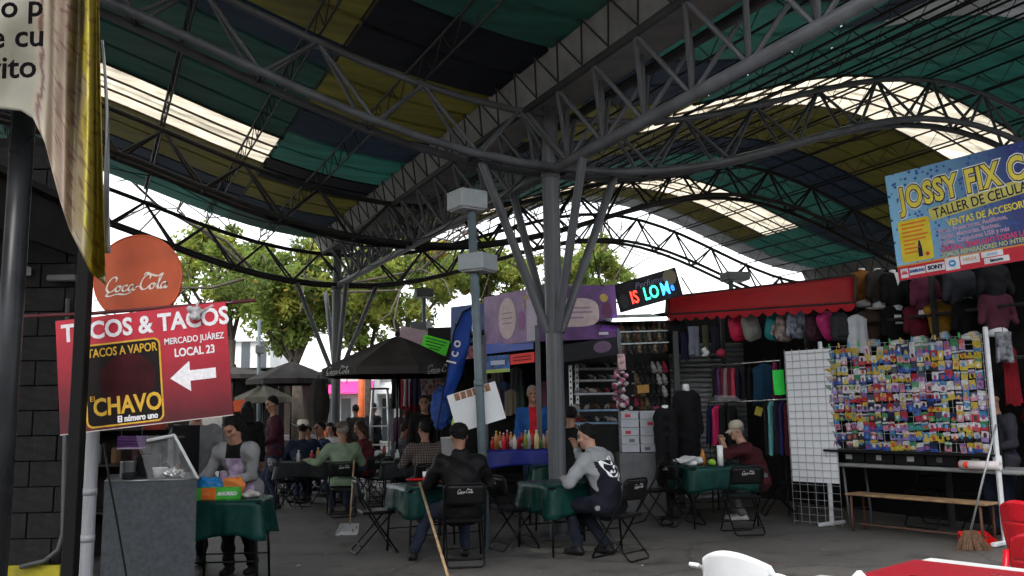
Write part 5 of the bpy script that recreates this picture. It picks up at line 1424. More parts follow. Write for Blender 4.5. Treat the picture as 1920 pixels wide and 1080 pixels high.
# stacked shoe boxes on a grey stand
st0, st1 = P(1168, 850, 12.7), P(1236, 850, 12.9)
t = thing('box_stand', 'low grey stand carrying the white shoe boxes', 'stand', Vector((st0.x, 12.8, 0)))
b = MB(); b.rbox(((st0.x + st1.x) / 2, 12.98, plat / 2), (st1.x - st0.x + .1, .5, plat), .01); b.build('cabinet', mat('grey_cabinet', (.14, .14, .145), .6, var=.2), t)
for c_ in range(2):
    for r in range(5):
        p = Vector((st0.x + .12 + c_ * .27, 12.9 + random.uniform(-.01, .01), plat + .065 + r * .118)); t = thing('shoe_box', 'white shoe box, %s up in the %s stack of the shoe stall' % (ORD[r], ['left', 'right'][c_]), 'box', p - Zv * .06, 0, 'stacked shoe boxes')
        b = MB(); b.rbox(p - Zv * .012, (.25, .34, .090), .004); b.build('carton', mat('white_card', (.42, .43, .46), .6, var=.1, scale=3), t)
        b = MB(); b.rbox(p + Zv * .042, (.262, .352, .028), .004); b.build('lid', mat('white_card', (.42, .43, .46), .6), t)
        if (c_ * 5 + r) % 3 != 0: sbox('end_label', p + Vector((-.03 + .05 * (r % 2), -.1725, -.01)), (.08, .003, .045), quick([(.5, .03, .06), (.12, .12, .14), (.45, .03, .05), (.35, .35, .4)][(r + c_) % 4]), t)
for k in range(6):
    ci = [0, 3, 0, 2, 0, 5][k]; shoe('%s shoe standing on top of the white shoe boxes, %s from the left' % (SHOE_NAMES[ci], ORD[k]), Vector((st0.x + .05 + k * .09, 12.9, plat + .60)), .3 * k, ci, .65)
# bunch of pale socks / caps hanging at the slat post
S = SDF(.016); c = np.array(P(1162, 725, 12.8))
for k in range(26): S.ell(c + RNG.uniform(-1, 1, 3) * (.10, .08, .30), RNG.uniform(.025, .05, 3), None, .012)
V, Q = S.mesh(.004, 40); mi = (np.sin(V[Q].mean(1) @ np.array([31, 17, 43])) > .2).astype(int) + (np.sin(V[Q].mean(1) @ np.array([-21, 37, 53])) > .6).astype(int)
tag(mesh_obj('sock_bundle', [(V, Q, mi)], [quick((.55, .52, .53)), quick((.38, .10, .18)), quick((.04, .04, .05))], None, Matrix.Identity(4)), 'hanging bundle of pink, white and black socks in the shoe stall', 'socks')
plate('poster', 'narrow white and red label strip above the sock bundle', 'poster', (P(1160, 694, 12.75), P(1174, 693, 12.75), P(1159, 664, 12.75)), .004, mat('red_white_print', (.55, .35, .37), .5, var=.8, scale=14))
c = P(1200, 735, 13.4); b = MB()
plate('poster', 'ochre yellow poster inside the shoe stall', 'poster', (P(1196, 738, 13.6), P(1218, 736, 13.6), P(1198, 722, 13.6)), .004, quick((.45, .24, .06)))

# ------------------------------------------------------------------ blue counter with bottles
bx0, bx1 = P(915, 840, 12.0), P(1040, 838, 12.0)
cBl = ((bx0.x + bx1.x) / 2, 12.25)
table('long counter under the blue cloth, behind the lamp post', 'bright blue cloth on the counter with bottles', cBl, 0, (bx1.x - bx0.x + .1, .55), .985, M_CLOTHB, .20)
cols = [((.35, .02, .02), 'red'), ((.62, .5, .25), 'pale yellow'), ((.55, .03, .03), 'bright red'), ((.30, .12, .04), 'brown'), ((.6, .58, .52), 'white'), ((.45, .2, .03), 'orange'), ((.2, .25, .05), 'green')]
for k in range(17):
    c, nm = cols[(k * 5 + k // 3) % 7]; x = bx0.x + .06 + k * (bx1.x - bx0.x - .1) / 16
    bottle('%s condiment bottle, %s from the left on the blue counter' % (nm, ORD[k]), Vector((x, 12.12 + .22 * ((k * 7) % 3) / 2, .991)), quick(c, .3), random.uniform(.15, .26), random.uniform(.025, .036), quick(random.choice([(.6, .6, .6), (.5, .03, .03), (.6, .45, .05)]), .4), 'bottles on the blue counter')
softbag('napkin_pile', 'white and pink napkin packs on the blue counter', (P(950, 805, 12.3).x, 12.34, .991 + .07), (.12, .08, .07), mat('pinkish_paper', (.55, .42, .44), .7, var=.5, scale=20), n=8)
softbag('napkin_pile', 'grey bundle of bags on the blue counter near the column', (P(985, 812, 12.3).x, 12.36, .991 + .05), (.12, .08, .05), quick((.32, .30, .30)), n=8)
# white plastic bucket and green bottle behind the man in black
p = P(845, 835, 10.9); b = MB(); b.lathe([(.10, -.2), (.125, .10), (.13, .10), (.118, .09), (.001, .085)], p, 18)
p0 = Vector((p.x, p.y, 0)); t = thing('white_bucket', 'white bucket on a stool behind the man in the black jacket', 'bucket', p0); b.build('bucket', M_WHITE, t, smooth=True)
b = MB(); b.rbox((p.x, p.y, p.z - .215), (.3, .3, .03), .006); [b.tube([(p.x + sx * .12, p.y + sy * .12, p.z - .22), (p.x + sx * .14, p.y + sy * .14, 0)], .012, 6) for sx in (-1, 1) for sy in (-1, 1)]; b.build('stool', M_BLACKP, t)
p = P(852, 812, 10.9); bottle('lime green bottle standing in the white bucket', Vector((p.x, p.y, p.z - .06)), quick((.35, .62, .05), .3), .3, .035)

# ------------------------------------------------------------------ red awning clothing stall
D = -Ld
def dark_wall(name, label, p, q, z0, z1, m=M_DARK, th=.06):
    t = thing(name, label, 'wall', Vector((p[0], p[1], 0))); return wallp('panel', p, q, z0, z1, m, t, th), t
aw0t, aw1t = P(1250, 557, 14.3), P(1603, 516, 11.7)
aw0b, aw1b = P(1248, 590, 13.7), P(1603, 567, 11.15)
M_RED = mat('red_awning_cloth', (.46, .010, .020), .6, var=.15, scale=3, trans=.12, bump=.1)
t = thing('red_awning', 'long red awning with a scalloped edge over the hanging backpacks', 'awning', Vector((aw0b.x, aw0b.y, aw0b.z)))
b = MB(); b.grid(lambda u, v: aw0b.lerp(aw1b, u).lerp(aw0t.lerp(aw1t, u), v) - Vector((0, 0, .035 * math.sin(math.pi * v) * (1 + .4 * math.sin(9 * u)))), 24, 6); b.build('top', M_RED, t, smooth=True, solid=.003)
N = 16; b = MB()
for k in range(N):
    for j in range(6):
        pass
    pts = []
    for j in range(9):
        s_ = j / 8; base = aw0b.lerp(aw1b, (k + s_) / N); pts.append(base - Zv * (.055 + .06 * math.sin(math.pi * s_)))
    top = [aw0b.lerp(aw1b, (k + j / 8) / N) for j in range(9)]
    b.add(top + pts, [(j, 9 + j, 10 + j, j + 1) for j in range(8)])
b.build('valance', M_RED, t, solid=.003)
b = MB(); b.tube([aw0b, aw1b], .016, 6); b.tube([aw0t, aw1t], .016, 6); b.tube([aw0b, aw0t], .016, 6); b.tube([aw1b, aw1t], .016, 6); b.build('frame', M_STEELD, t)
# stall shell: dark back walls along the row
Q0 = Vector((P(1560, 985, 11.4).x, 11.4, 0))
bw = Q0 + Td * 1.7
t_cs = thing('clothing_stall', 'dark clothing stall shell behind the racks and mannequins', 'stall', bw)
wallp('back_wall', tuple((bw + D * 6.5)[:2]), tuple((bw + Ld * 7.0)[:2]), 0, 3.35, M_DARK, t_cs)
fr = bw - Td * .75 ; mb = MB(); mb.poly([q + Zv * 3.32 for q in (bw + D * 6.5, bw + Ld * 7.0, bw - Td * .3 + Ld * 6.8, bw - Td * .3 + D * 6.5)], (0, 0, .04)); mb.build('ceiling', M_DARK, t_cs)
for k, s_ in enumerate((3.1, 1.2, -1.0, -2.9, -4.6)): 
    p = fr + Ld * s_; sbox('post', p + Zv * 1.66, (.06, .06, 3.32), M_STEELD, t_cs)
for z in (2.02, 2.62):
    a, e = fr + Ld * 1.0 + Zv * z, fr + D * 6.2 + Zv * z; b = MB(); b.tube([a, e], .022, 6); b.build('display_rail', M_STEELD, t_cs)
# roller shutter
sh0, sh1 = P(1272, 800, 14.9), P(1345, 800, 14.9)
t = thing('roller_shutter', 'grey corrugated roller shutter behind the hanging clothes', 'shutter', Vector((sh0.x, 14.9, 0)))
zt = P(1300, 652, 14.9).z; z = 0
M_SHUT = mat('grey_shutter', (.24, .25, .26), .45, .2, var=.15, dirt=.3)
while z < zt:
    b = MB(); b.tube([(sh0.x - .1, 14.9, z + .04), (sh1.x + .5, 14.9, z + .04)], .042, 8); b.build('slat', M_SHUT, t, smooth=True); z += .084
# grey divider post
p = P(1271, 760, 13.6); b = MB(); b.rbox((p.x, 13.6, 1.35), (.09, .09, 2.7), .006); tag(b.build('divider_post', mat('dark_grey_frame', (.05, .055, .055), .5)), 'dark grey frame post left of the roller shutter', 'post')

def bag_mesh(name, label, c, col, tilt=0.0, k=1.0, rz=0.0, pocket=None, group='backpacks hanging under the red awning'):
    t = thing('backpack', label, 'backpack', c, 0, group)
    S = SDF(.016); S.cap((-.07, 0, -.12), (.07, 0, -.12), .085, k=.04).cap((-.06, 0, .10), (.06, 0, .10), .085, k=.04).cap((-.065, 0, -.01), (.065, 0, -.01), .09, k=.05).cap((-.068, 0, -.07), (.068, 0, -.07), .09, k=.05).cap((-.062, 0, .05), (.062, 0, .05), .09, k=.05)
    V, Q = S.mesh(.003, 30)
    W = Matrix.Translation(c) @ Matrix.Rotation(rz, 4, 'Z') @ Matrix.Rotation(tilt, 4, 'Y') @ Matrix.Diagonal((k, k * .8, k * 1.2, 1))
    mesh_obj('bag', [(V, Q, 0)], col, t, W)
    S = SDF(.014); S.cap((-.055, -.085, -.10), (.055, -.085, -.10), .045, k=.03).cap((-.05, -.085, -.03), (.05, -.085, -.03), .045, k=.03)
    V, Q = S.mesh(.003, 30); mesh_obj('pocket', [(V, Q, 0)], pocket or col, t, W)
    b = MB(); b.tube([(-.03, 0, .17), (-.03, 0, .22), (0, 0, .24), (.03, 0, .22), (.03, 0, .17)], .010, 6); o = b.build('handle', M_BLACKP, t, world=W)
    b = MB()
    for sx in (-1, 1): b.tube([(sx * .05, .07, .15), (sx * .06, .12, .0), (sx * .07, .07, -.17)], .014, 6)
    b.build('straps', M_BLACKP, t, world=W)
    return t
def along_awning(px, dy=.25): 
    u = (px - 1248) / (1603 - 1248); return 13.7 + (11.15 - 13.7) * u + dy
M_PATT = mat('teal_pink_pattern', (.28, .22, .20), .7, var=.9, scale=10); M_PATT2 = mat('grey_blue_red_pattern', (.22, .24, .30), .7, var=.9, scale=12)
for px, py, m, tl, lb, pk in ((1383, 608, quick((.50, .012, .06), .6), -.12, 'crimson backpack with a yellow tag', None), (1408, 607, quick((.22, .22, .20), .7), -.15, 'grey backpack next to the crimson one', None), (1452, 606, quick((.02, .20, .22), .7), .1, 'teal backpack', M_PATT), (1470, 608, M_PATT, .05, 'patterned pink and cream backpack', None), (1492, 602, M_PATT2, .04, 'grey, blue and red patterned backpack', None), (1528, 606, quick((.05, .02, .03), .7), 0, 'dark maroon backpack', None), (1553, 604, quick((.45, .02, .14), .6), -.3, 'hot pink backpack', None), (1575, 606, quick((.03, .03, .035), .7), 0, 'black backpack at the right end', None)):
    Y = along_awning(px); bag_mesh('b', lb + ', hanging under the red awning', P(px, py + 6, Y), m, tl * 1.6, .84, .2, pk)
bag_mesh('b', 'large black bag hanging at the left end of the red awning', P(1263, 625, 13.9), quick((.012, .012, .013), .6), 0, 1.35, .1)
# dangling trousers, scarves and small goods under the awning
def garment(label, c, w, h_, col, rz=0.0, th=.05, name='garment', cat='garment', group='garments hanging in the clothing stall', shoulders=True):
    """folded garment on a hanger: sloped shoulders, wavy hem, some thickness"""
    t = thing(name, label, cat, Vector(c), 0, group); W = Matrix.Translation(Vector(c)) @ Matrix.Rotation(rz, 4, 'Z')
    b = MB(); ph = random.uniform(0, 6)
    prof = [(0, .16 if shoulders else .9), (.04, .5 if shoulders else .95), (.12, .92), (.3, .86), (.5, .88), (.7, .92), (.85, .96), (1, 1.0)]
    n = 30; vs = []
    for v, ww in prof:
        for k in range(n):
            a = 2 * math.pi * k / n
            vs.append((w / 2 * ww * math.cos(a), th * (.6 + .4 * v) * math.sin(a) * (1 + (.15 + .55 * v) * math.sin(7 * a + ph + .8 * v) + .25 * v * math.sin(13 * a + 2 * ph)), -h_ * v + (.02 * math.sin(3 * a + ph) if v == 1 else 0)))
    fs = [(i * n + k, (i + 1) * n + k, (i + 1) * n + (k + 1) % n, i * n + (k + 1) % n) for i in range(len(prof) - 1) for k in range(n)] + [tuple(range(n))]
    b.add(vs, fs); b.build('cloth', col, t, world=W, smooth=True)
    b = MB(); b.tube([(0, 0, -.01), (0, 0, .04), (.02, 0, .065), (.0, 0, .085)], .004, 5); b.build('hanger_hook', M_STEELD, t, world=W)
    return t
for px, py, w, h_, c, lb in ((1300, 612, .20, .45, (.22, .24, .30), 'pale jeans hanging under the left end of the awning'), (1322, 610, .12, .5, (.07, .075, .04), 'olive scarf hanging beside the pale jeans'), (1340, 612, .16, .40, (.02, .02, .03), 'black shirt hanging left of the crimson backpack'), (1282, 625, .14, .42, (.02, .02, .06), 'navy garment beside the large black bag')):
    Y = along_awning(px); garment(lb, P(px, py, Y), w, h_, cloth('g_%d' % px, c), .2, .04, shoulders=False)
softbag('small_pouch', 'small white pouch hanging near the roller shutter', P(1322, 661, 13.2), (.05, .03, .06), quick((.62, .62, .62)), n=4)
softbag('small_pouch', 'small red pouch with a white print near the roller shutter', P(1352, 662, 13.1), (.07, .04, .06), quick((.30, .02, .05)), n=4)
# hanging rails
def rail(label, p, q):
    t = thing('clothes_rail', label, 'clothes rail', Vector((p.x, p.y, 0)), 0, 'clothes rails'); b = MB(); b.tube([p, q], .013, 8); b.build('rail', mat('chrome_rail', (.5, .5, .5), .25, .9), t, smooth=True)
    for e in (p, q): b = MB(); b.tube([e, (e.x, e.y, 0)], .013, 6); b.build('upright', M_STEELD, t, smooth=True)
rail('upper clothes rail with dark and pink garments', P(1335, 686, 13.3), P(1462, 676, 12.5)); rail('lower clothes rail with pink and black garments', P(1328, 756, 13.0), P(1482, 748, 12.0))
for k, (px, c, nm) in enumerate(((1341, (.015, .015, .016), 'black'), (1347, (.10, .03, .11), 'purple'), (1354, (.12, .015, .035), 'wine red'), (1360, (.30, .20, .20), 'dusty pink'), (1367, (.10, .012, .02), 'dark red'), (1374, (.45, .05, .09), 'coral pink'), (1383, (.015, .015, .025), 'navy'), (1394, (.016, .014, .022), 'blue black'), (1405, (.013, .013, .014), 'jet black'))):
    Y = 13.3 - (px - 1335) / 127 * .8; garment('narrow %s garment on the upper rail, %s from the left' % (nm, ORD[k]), P(px, 690, Y), .16, .44, cloth('u_%d' % k, c), 1.1, .04)
garment('dark teal long jacket facing out at the right of the upper rail', P(1432, 682, 12.55), .40, .58, cloth('teal_jacket', (.006, .035, .07)), .15, .06)
garment('raspberry garment at the right end of the upper rail', P(1452, 680, 12.5), .14, .52, cloth('rasp', (.16, .015, .06)), .9, .04)
for k, (px, c, nm) in enumerate(((1334, (.012, .018, .05), 'navy'), (1344, (.48, .02, .10), 'hot pink'), (1358, (.013, .013, .014), 'black'), (1372, (.012, .012, .012), 'jet black'))):
    garment('%s garment on the lower rail, %s from the left' % (nm, ORD[k]), P(px, 760, 13.0 - k * .08), .30, .56, cloth('l_%d' % k, c), .8, .05)
for k, (px, c, nm) in enumerate(((1438, (.012, .012, .013), 'black'), (1446, (.10, .30, .30), 'turquoise'), (1456, (.02, .02, .03), 'dark blue'), (1466, (.02, .02, .10), 'royal blue'), (1476, (.10, .015, .02), 'dark red'))):
    garment('%s garment behind the man in the cap, %s from the right' % (nm, ORD[4 - k]), P(px, 752, 12.2), .30, .72, cloth('r_%d' % k, c), .9, .04)
# white hangers bunch, green card, yellow tag
t = thing('hanger_bunch', 'bunch of white wire hangers between the two rails', 'hangers', P(1360, 755, 12.95))
b = MB()
for k in range(9): c = P(1342 + k * 4.5, 752, 12.95); b.tube([c + Vector((0, 0, .08)), c + Vector((-.05, .12, -.01)), c + Vector((.05, -.12, -.01)), c + Vector((0, 0, .08))], .004, 4)
b.build('wires', M_WHITE, t)
o, F, w, h_ = plate('price_card', 'bright green card hanging beside the white grid panel', 'card', (P(1452, 741, 11.9), P(1473, 740, 11.9), P(1451, 694, 11.9)), .004, mat('fluor_green_card', (.02, .62, .06), .5, var=.04))
plate('price_card', 'yellow paper tag above the cap of the seated man', 'card', (P(1414, 777, 12.6), P(1427, 781, 12.6), P(1417, 761, 12.6)), .004, quick((.5, .42, .06)))
# two dark dressed mannequins
def mannequin(label, px, py_top, py_bot, Y, kind, col, neckc=None):
    top = P(px, py_top, Y); bot = P(px, py_bot, Y); H_ = top.z - bot.z
    t = thing('mannequin', label, 'mannequin', Vector((top.x, Y, 0)), 0, 'mannequins')
    S = SDF(.018); x, y, z0, z1 = top.x, Y, bot.z, top.z
    if kind == 'coat':
        S.cap((x - .10, y, z1 - .12), (x + .10, y, z1 - .12), .09, k=.05).cap((x, y, z1 - .2), (x, y, z0 + .3), .15, .16, .06).cap((x - .05, y, z0 + .3), (x - .06, y, z0 + .05), .12, .12, .05).cap((x + .05, y, z0 + .3), (x + .06, y, z0 + .05), .12, .12, .05)
        for s_ in (-1, 1): S.cap((x + s_ * .15, y, z1 - .14), (x + s_ * .19, y - .02, z1 - .62), .055, .045, .03)
    else:
        S.cap((x - .06, y, z1 - .06), (x + .06, y, z1 - .06), .10, k=.04)
        for s_ in (-1, 1): S.cap((x + s_ * .08, y, z1 - .12), (x + s_ * .09, y, z0), .095, .06, .03)
    V, Q = S.mesh(.005, 18); mesh_obj('clothes', [(V, Q, 0)], col, t, Matrix.Identity(4))
    b = MB(); b.lathe([(.06, -.04), (.05, .02), (.045, .06), (.001, .065)], top, 14); b.build('neck_cap', neckc or M_WHITEPRINT, t, smooth=True)
    b = MB(); b.lathe([(.14, 0), (.14, .015), (.02, .02), (.018, bot.z + .1)], (top.x, Y, 0), 14); b.build('stand', M_STEELD, t, smooth=True)
mannequin('headless mannequin in a long black coat beside the roller shutter', 1286, 728, 862, 12.9, 'coat', cloth('black_coat', (.010, .010, .011)))
mannequin('half mannequin in black trousers left of the black coat', 1247, 768, 905, 12.5, 'legs', cloth('black_trousers', (.010, .010, .011)))

# sweater torsos above the card display
def torso(label, px, py, Y, w, h_, col, under=None, extra=None, arms=True, scarf=None):
    c = P(px, py, Y); t = thing('mannequin_torso', label, 'mannequin', c - Zv * h_ / 2, 0, 'dressed torsos on the stall rails')
    S = SDF(.016); x, y, z = c; rz_ = .0
    z1 = z + h_ / 2; z0 = z - h_ / 2
    S.cap((x - w * .28, y, z1 - .09), (x + w * .28, y, z1 - .09), .075, k=.05).cap((x - w * .12, y, z1 - .16), (x - w * .10, y, z0 + .09), .10, .09, .06).cap((x + w * .12, y, z1 - .16), (x + w * .10, y, z0 + .09), .10, .09, .06)
    if arms:
        for s_ in (-1, 1): S.cap((x + s_ * w * .36, y, z1 - .10), (x + s_ * w * .48, y - .03, z0 + .12), .052, .04, .03)
    S.cap((x, y, z1 - .05), (x, y, z1 - .01), .055, .05, .03)
    V, Q = S.mesh(.005, 20); mesh_obj('garment', [(V, Q, 0)], col, t, Matrix.Identity(4))
    b = MB(); b.lathe([(.048, -.03), (.042, .03), (.001, .035)], (x, y, z1 + .0), 12); b.build('neck', M_WHITEPRINT, t, smooth=True)
    b = MB(); b.lathe([(.10, 0), (.115, .03), (.09, .10)], (x, y, z0 - .05), 14); b.build('hip', under or M_WHITEPRINT, t, smooth=True)
    if scarf:
        b = MB(); b.poly([(x - .03, y - .115, z1 - .02), (x + .05, y - .115, z1 - .02), (x + .03, y - .13, z1 - .14), (x + .0, y - .13, z1 - .2)], (0, -.006, 0)); b.build('scarf', scarf, t)
    if extra: 
        b = MB(); b.box((x - .02, y - .118, z1 - .16), (.09, .006, .05)); b.box((x, y - .118, z1 - .24), (.11, .006, .03)); b.build('print', extra, t)
    return t
def ty(px): return 12.2 - (px - 1600) / 300 * 2.2
for px, py, w, h_, c, lb, kw in ((1618, 538, .36, .46, (.26, .10, .02), 'rust brown top, upper row at the right end of the red awning', {}), (1648, 540, .34, .48, (.05, .045, .04), 'dark patterned top, upper row beside the rust top', {}), (1676, 545, .36, .5, (.012, .012, .013), 'black top with a white collar, upper row below the phone repair sign', {'scarf': M_WHITEPRINT}), (1735, 552, .38, .46, (.16, .035, .07), 'dusty rose top, upper row under the phone repair sign', {}), (1800, 540, .42, .48, (.055, .058, .068), 'slate grey jacket, upper row under the phone repair sign', {}), (1862, 530, .40, .46, (.02, .02, .022), 'black jacket, upper row at the right edge', {}),
                               (1632, 612, .34, .46, (.10, .065, .045), 'brown leather jacket, lower row left end', {}), (1680, 608, .38, .50, (.010, .010, .011), 'black tee with a white print, lower row', {'extra': M_WHITEPRINT}), (1722, 604, .36, .46, (.12, .010, .022), 'wine red top with a white scarf, lower row', {'scarf': M_WHITEPRINT}), (1762, 598, .40, .42, (.38, .19, .02), 'mustard yellow sweater, lower row', {'arms': False}), (1818, 596, .42, .44, (.010, .010, .011), 'plain black sweater, lower row', {}), (1868, 586, .42, .46, (.10, .025, .045), 'burgundy sweater with long sleeves, lower row right end', {})):
    torso(lb, px, py, ty(px), w, h_, cloth('tors_%d' % px, c), **kw)
garment('white tee with a round print beside the brown leather jacket', P(1605, 590, 11.6), .34, .5, cloth('white_tee', (.5, .52, .54)), .2, .05)
garment('white and grey striped leggings below the burgundy sweater', P(1880, 622, 10.0), .22, .34, mat('stripe_leggings', (.22, .23, .25), .8, var=.9, scale=14), .1, .05, shoulders=False)
garment('red dress hanging at the right edge behind the white post', P(1890, 645, 10.2), .20, .7, cloth('red_dress', (.22, .008, .015)), .1, .05)

# ------------------------------------------------------------------ phone repair billboard
bl, tl = P(1686, 527, 9.6), P(1662, 330, 9.6)
br1 = P(1920, 488, 8.65); dirv = (br1 - bl); br = bl + dirv * 1.75
F, w, h_ = board_frame(bl, br, tl); w1 = dirv.length
t = thing('billboard', 'blue phone repair billboard with yellow lettering and red brand strip', 'billboard', bl)
M_BB = mat('blue_cell_print', (.05, .16, .36), .4, var=.9, scale=7, detail=1)
def bbmat():
    m = bpy.data.materials.new('blue_cells_print'); m.use_nodes = True; tt = m.node_tree; bs = tt.nodes['Principled BSDF']; bs.inputs['Roughness'].default_value = .4
    tc = tt.nodes.new('ShaderNodeTexCoord'); vo = tt.nodes.new('ShaderNodeTexVoronoi'); vo.inputs['Scale'].default_value = 17; tt.links.new(tc.outputs['Object'], vo.inputs['Vector'])
    sx = tt.nodes.new('ShaderNodeSeparateXYZ'); tt.links.new(tc.outputs['Object'], sx.inputs[0]); mr = tt.nodes.new('ShaderNodeMapRange'); mr.inputs[1].default_value = 0; mr.inputs[2].default_value = .8; tt.links.new(sx.outputs[0], mr.inputs[0])
    r1 = tt.nodes.new('ShaderNodeMix'); r1.data_type = 'RGBA'; r1.inputs[6].default_value = (.22, .50, .74, 1); r1.inputs[7].default_value = (.016, .030, .16, 1); tt.links.new(mr.outputs[0], r1.inputs[0])
    r2 = tt.nodes.new('ShaderNodeMapRange'); r2.inputs[1].default_value = .2; r2.inputs[2].default_value = .35; tt.links.new(vo.outputs['Distance'], r2.inputs[0])
    mx = tt.nodes.new('ShaderNodeMix'); mx.data_type = 'RGBA'; mx.inputs[6].default_value = (.015, .065, .30, 1); tt.links.new(r2.outputs[0], mx.inputs[0]); tt.links.new(r1.outputs[2], mx.inputs[7]); tt.links.new(mx.outputs[2], bs.inputs['Base Color']); return m
fbox(F, 0, w, 0, h_, -.04, 0).build('panel', bbmat(), t)
fbox(F, 0, w, 0, h_ * .125, .0, .003).build('red_strip', mat('red_strip_print', (.48, .012, .030), .4), t)
fbox(F, 0, w, h_ * .125, h_ * .14, .0, .003).build('orange_line', quick((.6, .25, .05)), t)
M_YEL = mat('yellow_print', (.74, .62, .08), .45, var=.1); M_NAVY = mat('navy_print', (.012, .014, .05), .45)
ts = h_ * .285
for off, m_, d in ((.036, M_WHITEPRINT, .004), (.024, M_NAVY, .0065), (.011, M_YEL, .009)): text('JOSSY FIX C', ts, F, w1 * .105, h_ * .735, m_, t, off=off, d=d, ext=.001, sx=.645, rot=.035, space=1.10)
fpoly(F, [(w1 * .34, h_ * .49), (w * .98, h_ * .62), (w * .98, h_ * .76), (w1 * .33, h_ * .60)], 0, .0035).build('yellow_band', mat('pale_yellow_band', (.55, .50, .12), .45), t)
text('TALLER DE CELULARES', h_ * .125, F, w1 * .37, h_ * .545, M_NAVY, t, d=.006, off=.001, rot=.085, sx=.72)
text('VENTAS DE ACCESORIOS', h_ * .085, F, w1 * .47, h_ * .435, M_YEL, t, d=.006, off=.002, rot=.05, sx=.74)
M_PINKP = mat('pale_pink_print', (.55, .36, .50), .5)
for k, s_ in enumerate(('Micas, Protectores, Audífonos,', 'Fundas, Memorias, Bocinas,', 'Cables, Cargadores USB y más')): text(s_, h_ * .058, F, w1 * .385, h_ * (.375 - .052 * k), M_PINKP, t, d=.006, off=.001, rot=.03, sx=.8)
text('CRISTAL TEMPLADO TODAS LAS', h_ * .066, F, w1 * .385, h_ * .212, mat('pinkred_print', (.62, .06, .16), .5), t, d=.006, off=.002, rot=.02, sx=.75)
text('SOMOS REPARADORES NO INTER', h_ * .058, F, w1 * .385, h_ * .163, quick((.5, .55, .25)), t, d=.006, off=.001, rot=.012, sx=.78)
fpoly(F, rrect(w1 * .055, w1 * .325, h_ * .155, h_ * .545, .03), 0, .004).build('yellow_panel', mat('bright_yellow_print', (.66, .52, .03), .45), t)
for k in range(8): fbox(F, w1 * .085, w1 * (.30 - .02 * (k % 3) - (.08 if k > 4 else 0)), h_ * (.50 - .038 * k), h_ * (.515 - .038 * k), .004, .006).build('orange_line', quick((.72, .16, .02)), t)
fpoly(F, [(w1 * .20, h_ * .19), (w1 * .235, h_ * .19), (w1 * .235, h_ * .27), (w1 * .222, h_ * .34), (w1 * .213, h_ * .34), (w1 * .20, h_ * .27)], .004, .006).build('dark_tool', M_NAVY, t)
fpoly(F, ell(w1 * .275, h_ * .205, .022, .022, 12), .004, .006).build('red_mark', quick((.6, .05, .03)), t)
M_LBL = mat('label_white', (.66, .66, .68), .5)
def lab(u0, u1, v0, v1, s_, c, sz, **k):
    fbox(F, w1 * u0, w1 * u1, h_ * v0, h_ * v1, .003, .005).build('brand_label', M_LBL, t)
    if s_: text(s_, sz, F, w1 * (u0 + u1) / 2, h_ * (v0 + v1) / 2, c, t, d=.007, ax='CENTER', **k)
lab(.025, .09, .02, .105, '', M_NAVY, .05)
for k in range(8):
    a = math.radians(10 + k * 160 / 7); cu, cv = w1 * .0575, h_ * .05
    fpoly(F, [(cu, cv), (cu + .034 * math.cos(a - .15), cv + .034 * math.sin(a - .15)), (cu + .043 * math.cos(a), cv + .043 * math.sin(a)), (cu + .034 * math.cos(a + .15), cv + .034 * math.sin(a + .15))], .005, .007).build('red_petal', quick((.6, .02, .06)), t)
lab(.10, .235, .035, .10, 'SAMSUNG', quick((.02, .06, .30)), .045, sx=.8, off=.002); lab(.245, .40, .035, .105, 'SONY', M_NAVY, .06, sx=1.0, off=.003)
lab(.405, .52, .02, .13, '', M_NAVY, .05); fpoly(F, ell(w1 * .4625, h_ * .078, .038, .038, 18), .005, .007).build('blue_globe', quick((.05, .25, .55)), t); fpoly(F, ell(w1 * .4625, h_ * .078, .02, .012, 14), .007, .009).build('globe_band', M_LBL, t)
lab(.53, .68, .05, .125, 'MINIX', quick((.55, .25, .12)), .055, sx=.9); lab(.695, .86, .078, .125, 'alcatel', quick((.15, .35, .6)), .04); lab(.71, .90, .02, .07, 'lenovo', M_NAVY, .045, off=.002)
for q in (.3, .9): 
    p = on(F, w * q, h_ * .5, -.04); b = MB(); b.tube([p, p + Td * 1.2 + Zv * .1], .02, 6); b.build('bracket', M_STEELD, t)

# ------------------------------------------------------------------ card display, grid panel, posts
gp0 = Q0.copy()                                     # left post foot
s_right = 2.35
def gp(s_, z, off=0.0): return gp0 + Dg * s_ + Zv * z + (-Tg) * off
lt_p, rt_p = P(1545, 652, 11.4), P(1848, 625, 9.6)
_gv = Vector((rt_p.x, rt_p.y, 0)) - gp0; s1 = _gv.length; Dg = _gv.normalized(); Tg = Vector((-Dg.y, Dg.x, 0)); GA = math.atan2(Dg.y, Dg.x)
zt0 = lt_p.z; zb_ = 1.5 - (834 - 757) / sc(11.4)
M_WP = mat('chipped_white_tube', (.62, .64, .66), .4, dirt=.25)
t = thing('display_stand', 'white tube stand carrying the wire grid of card packets', 'display stand', gp0)
for nm, s_ in (('post', 0), ('post', s1)):
    p = gp(s_, 0); b = MB(); b.rbox(p + Zv * (zt0 + .08) / 2, (.045, .045, zt0 + .08), .006); b.build('post', M_WP, t)
    b = MB(); b.rbox(p + Zv * .03, (.05, .5, .045), .008, Matrix.Rotation(GA, 3, 'Z')); b.build('foot', M_WP, t)
    b = MB(); b.rbox(p + Zv * .9, (.07, .07, .09), .008); b.build('clamp', M_WP, t)
M_WIRE = mat('grey_wire', (.42, .43, .44), .35, .5)
nc = 21; nr = 13
for k in range(nc + 1): bar('wire', gp(.05 + (s1 - .1) * k / nc, zb_), gp(.05 + (s1 - .1) * k / nc, zt0), .0028, M_WIRE, t, 4)
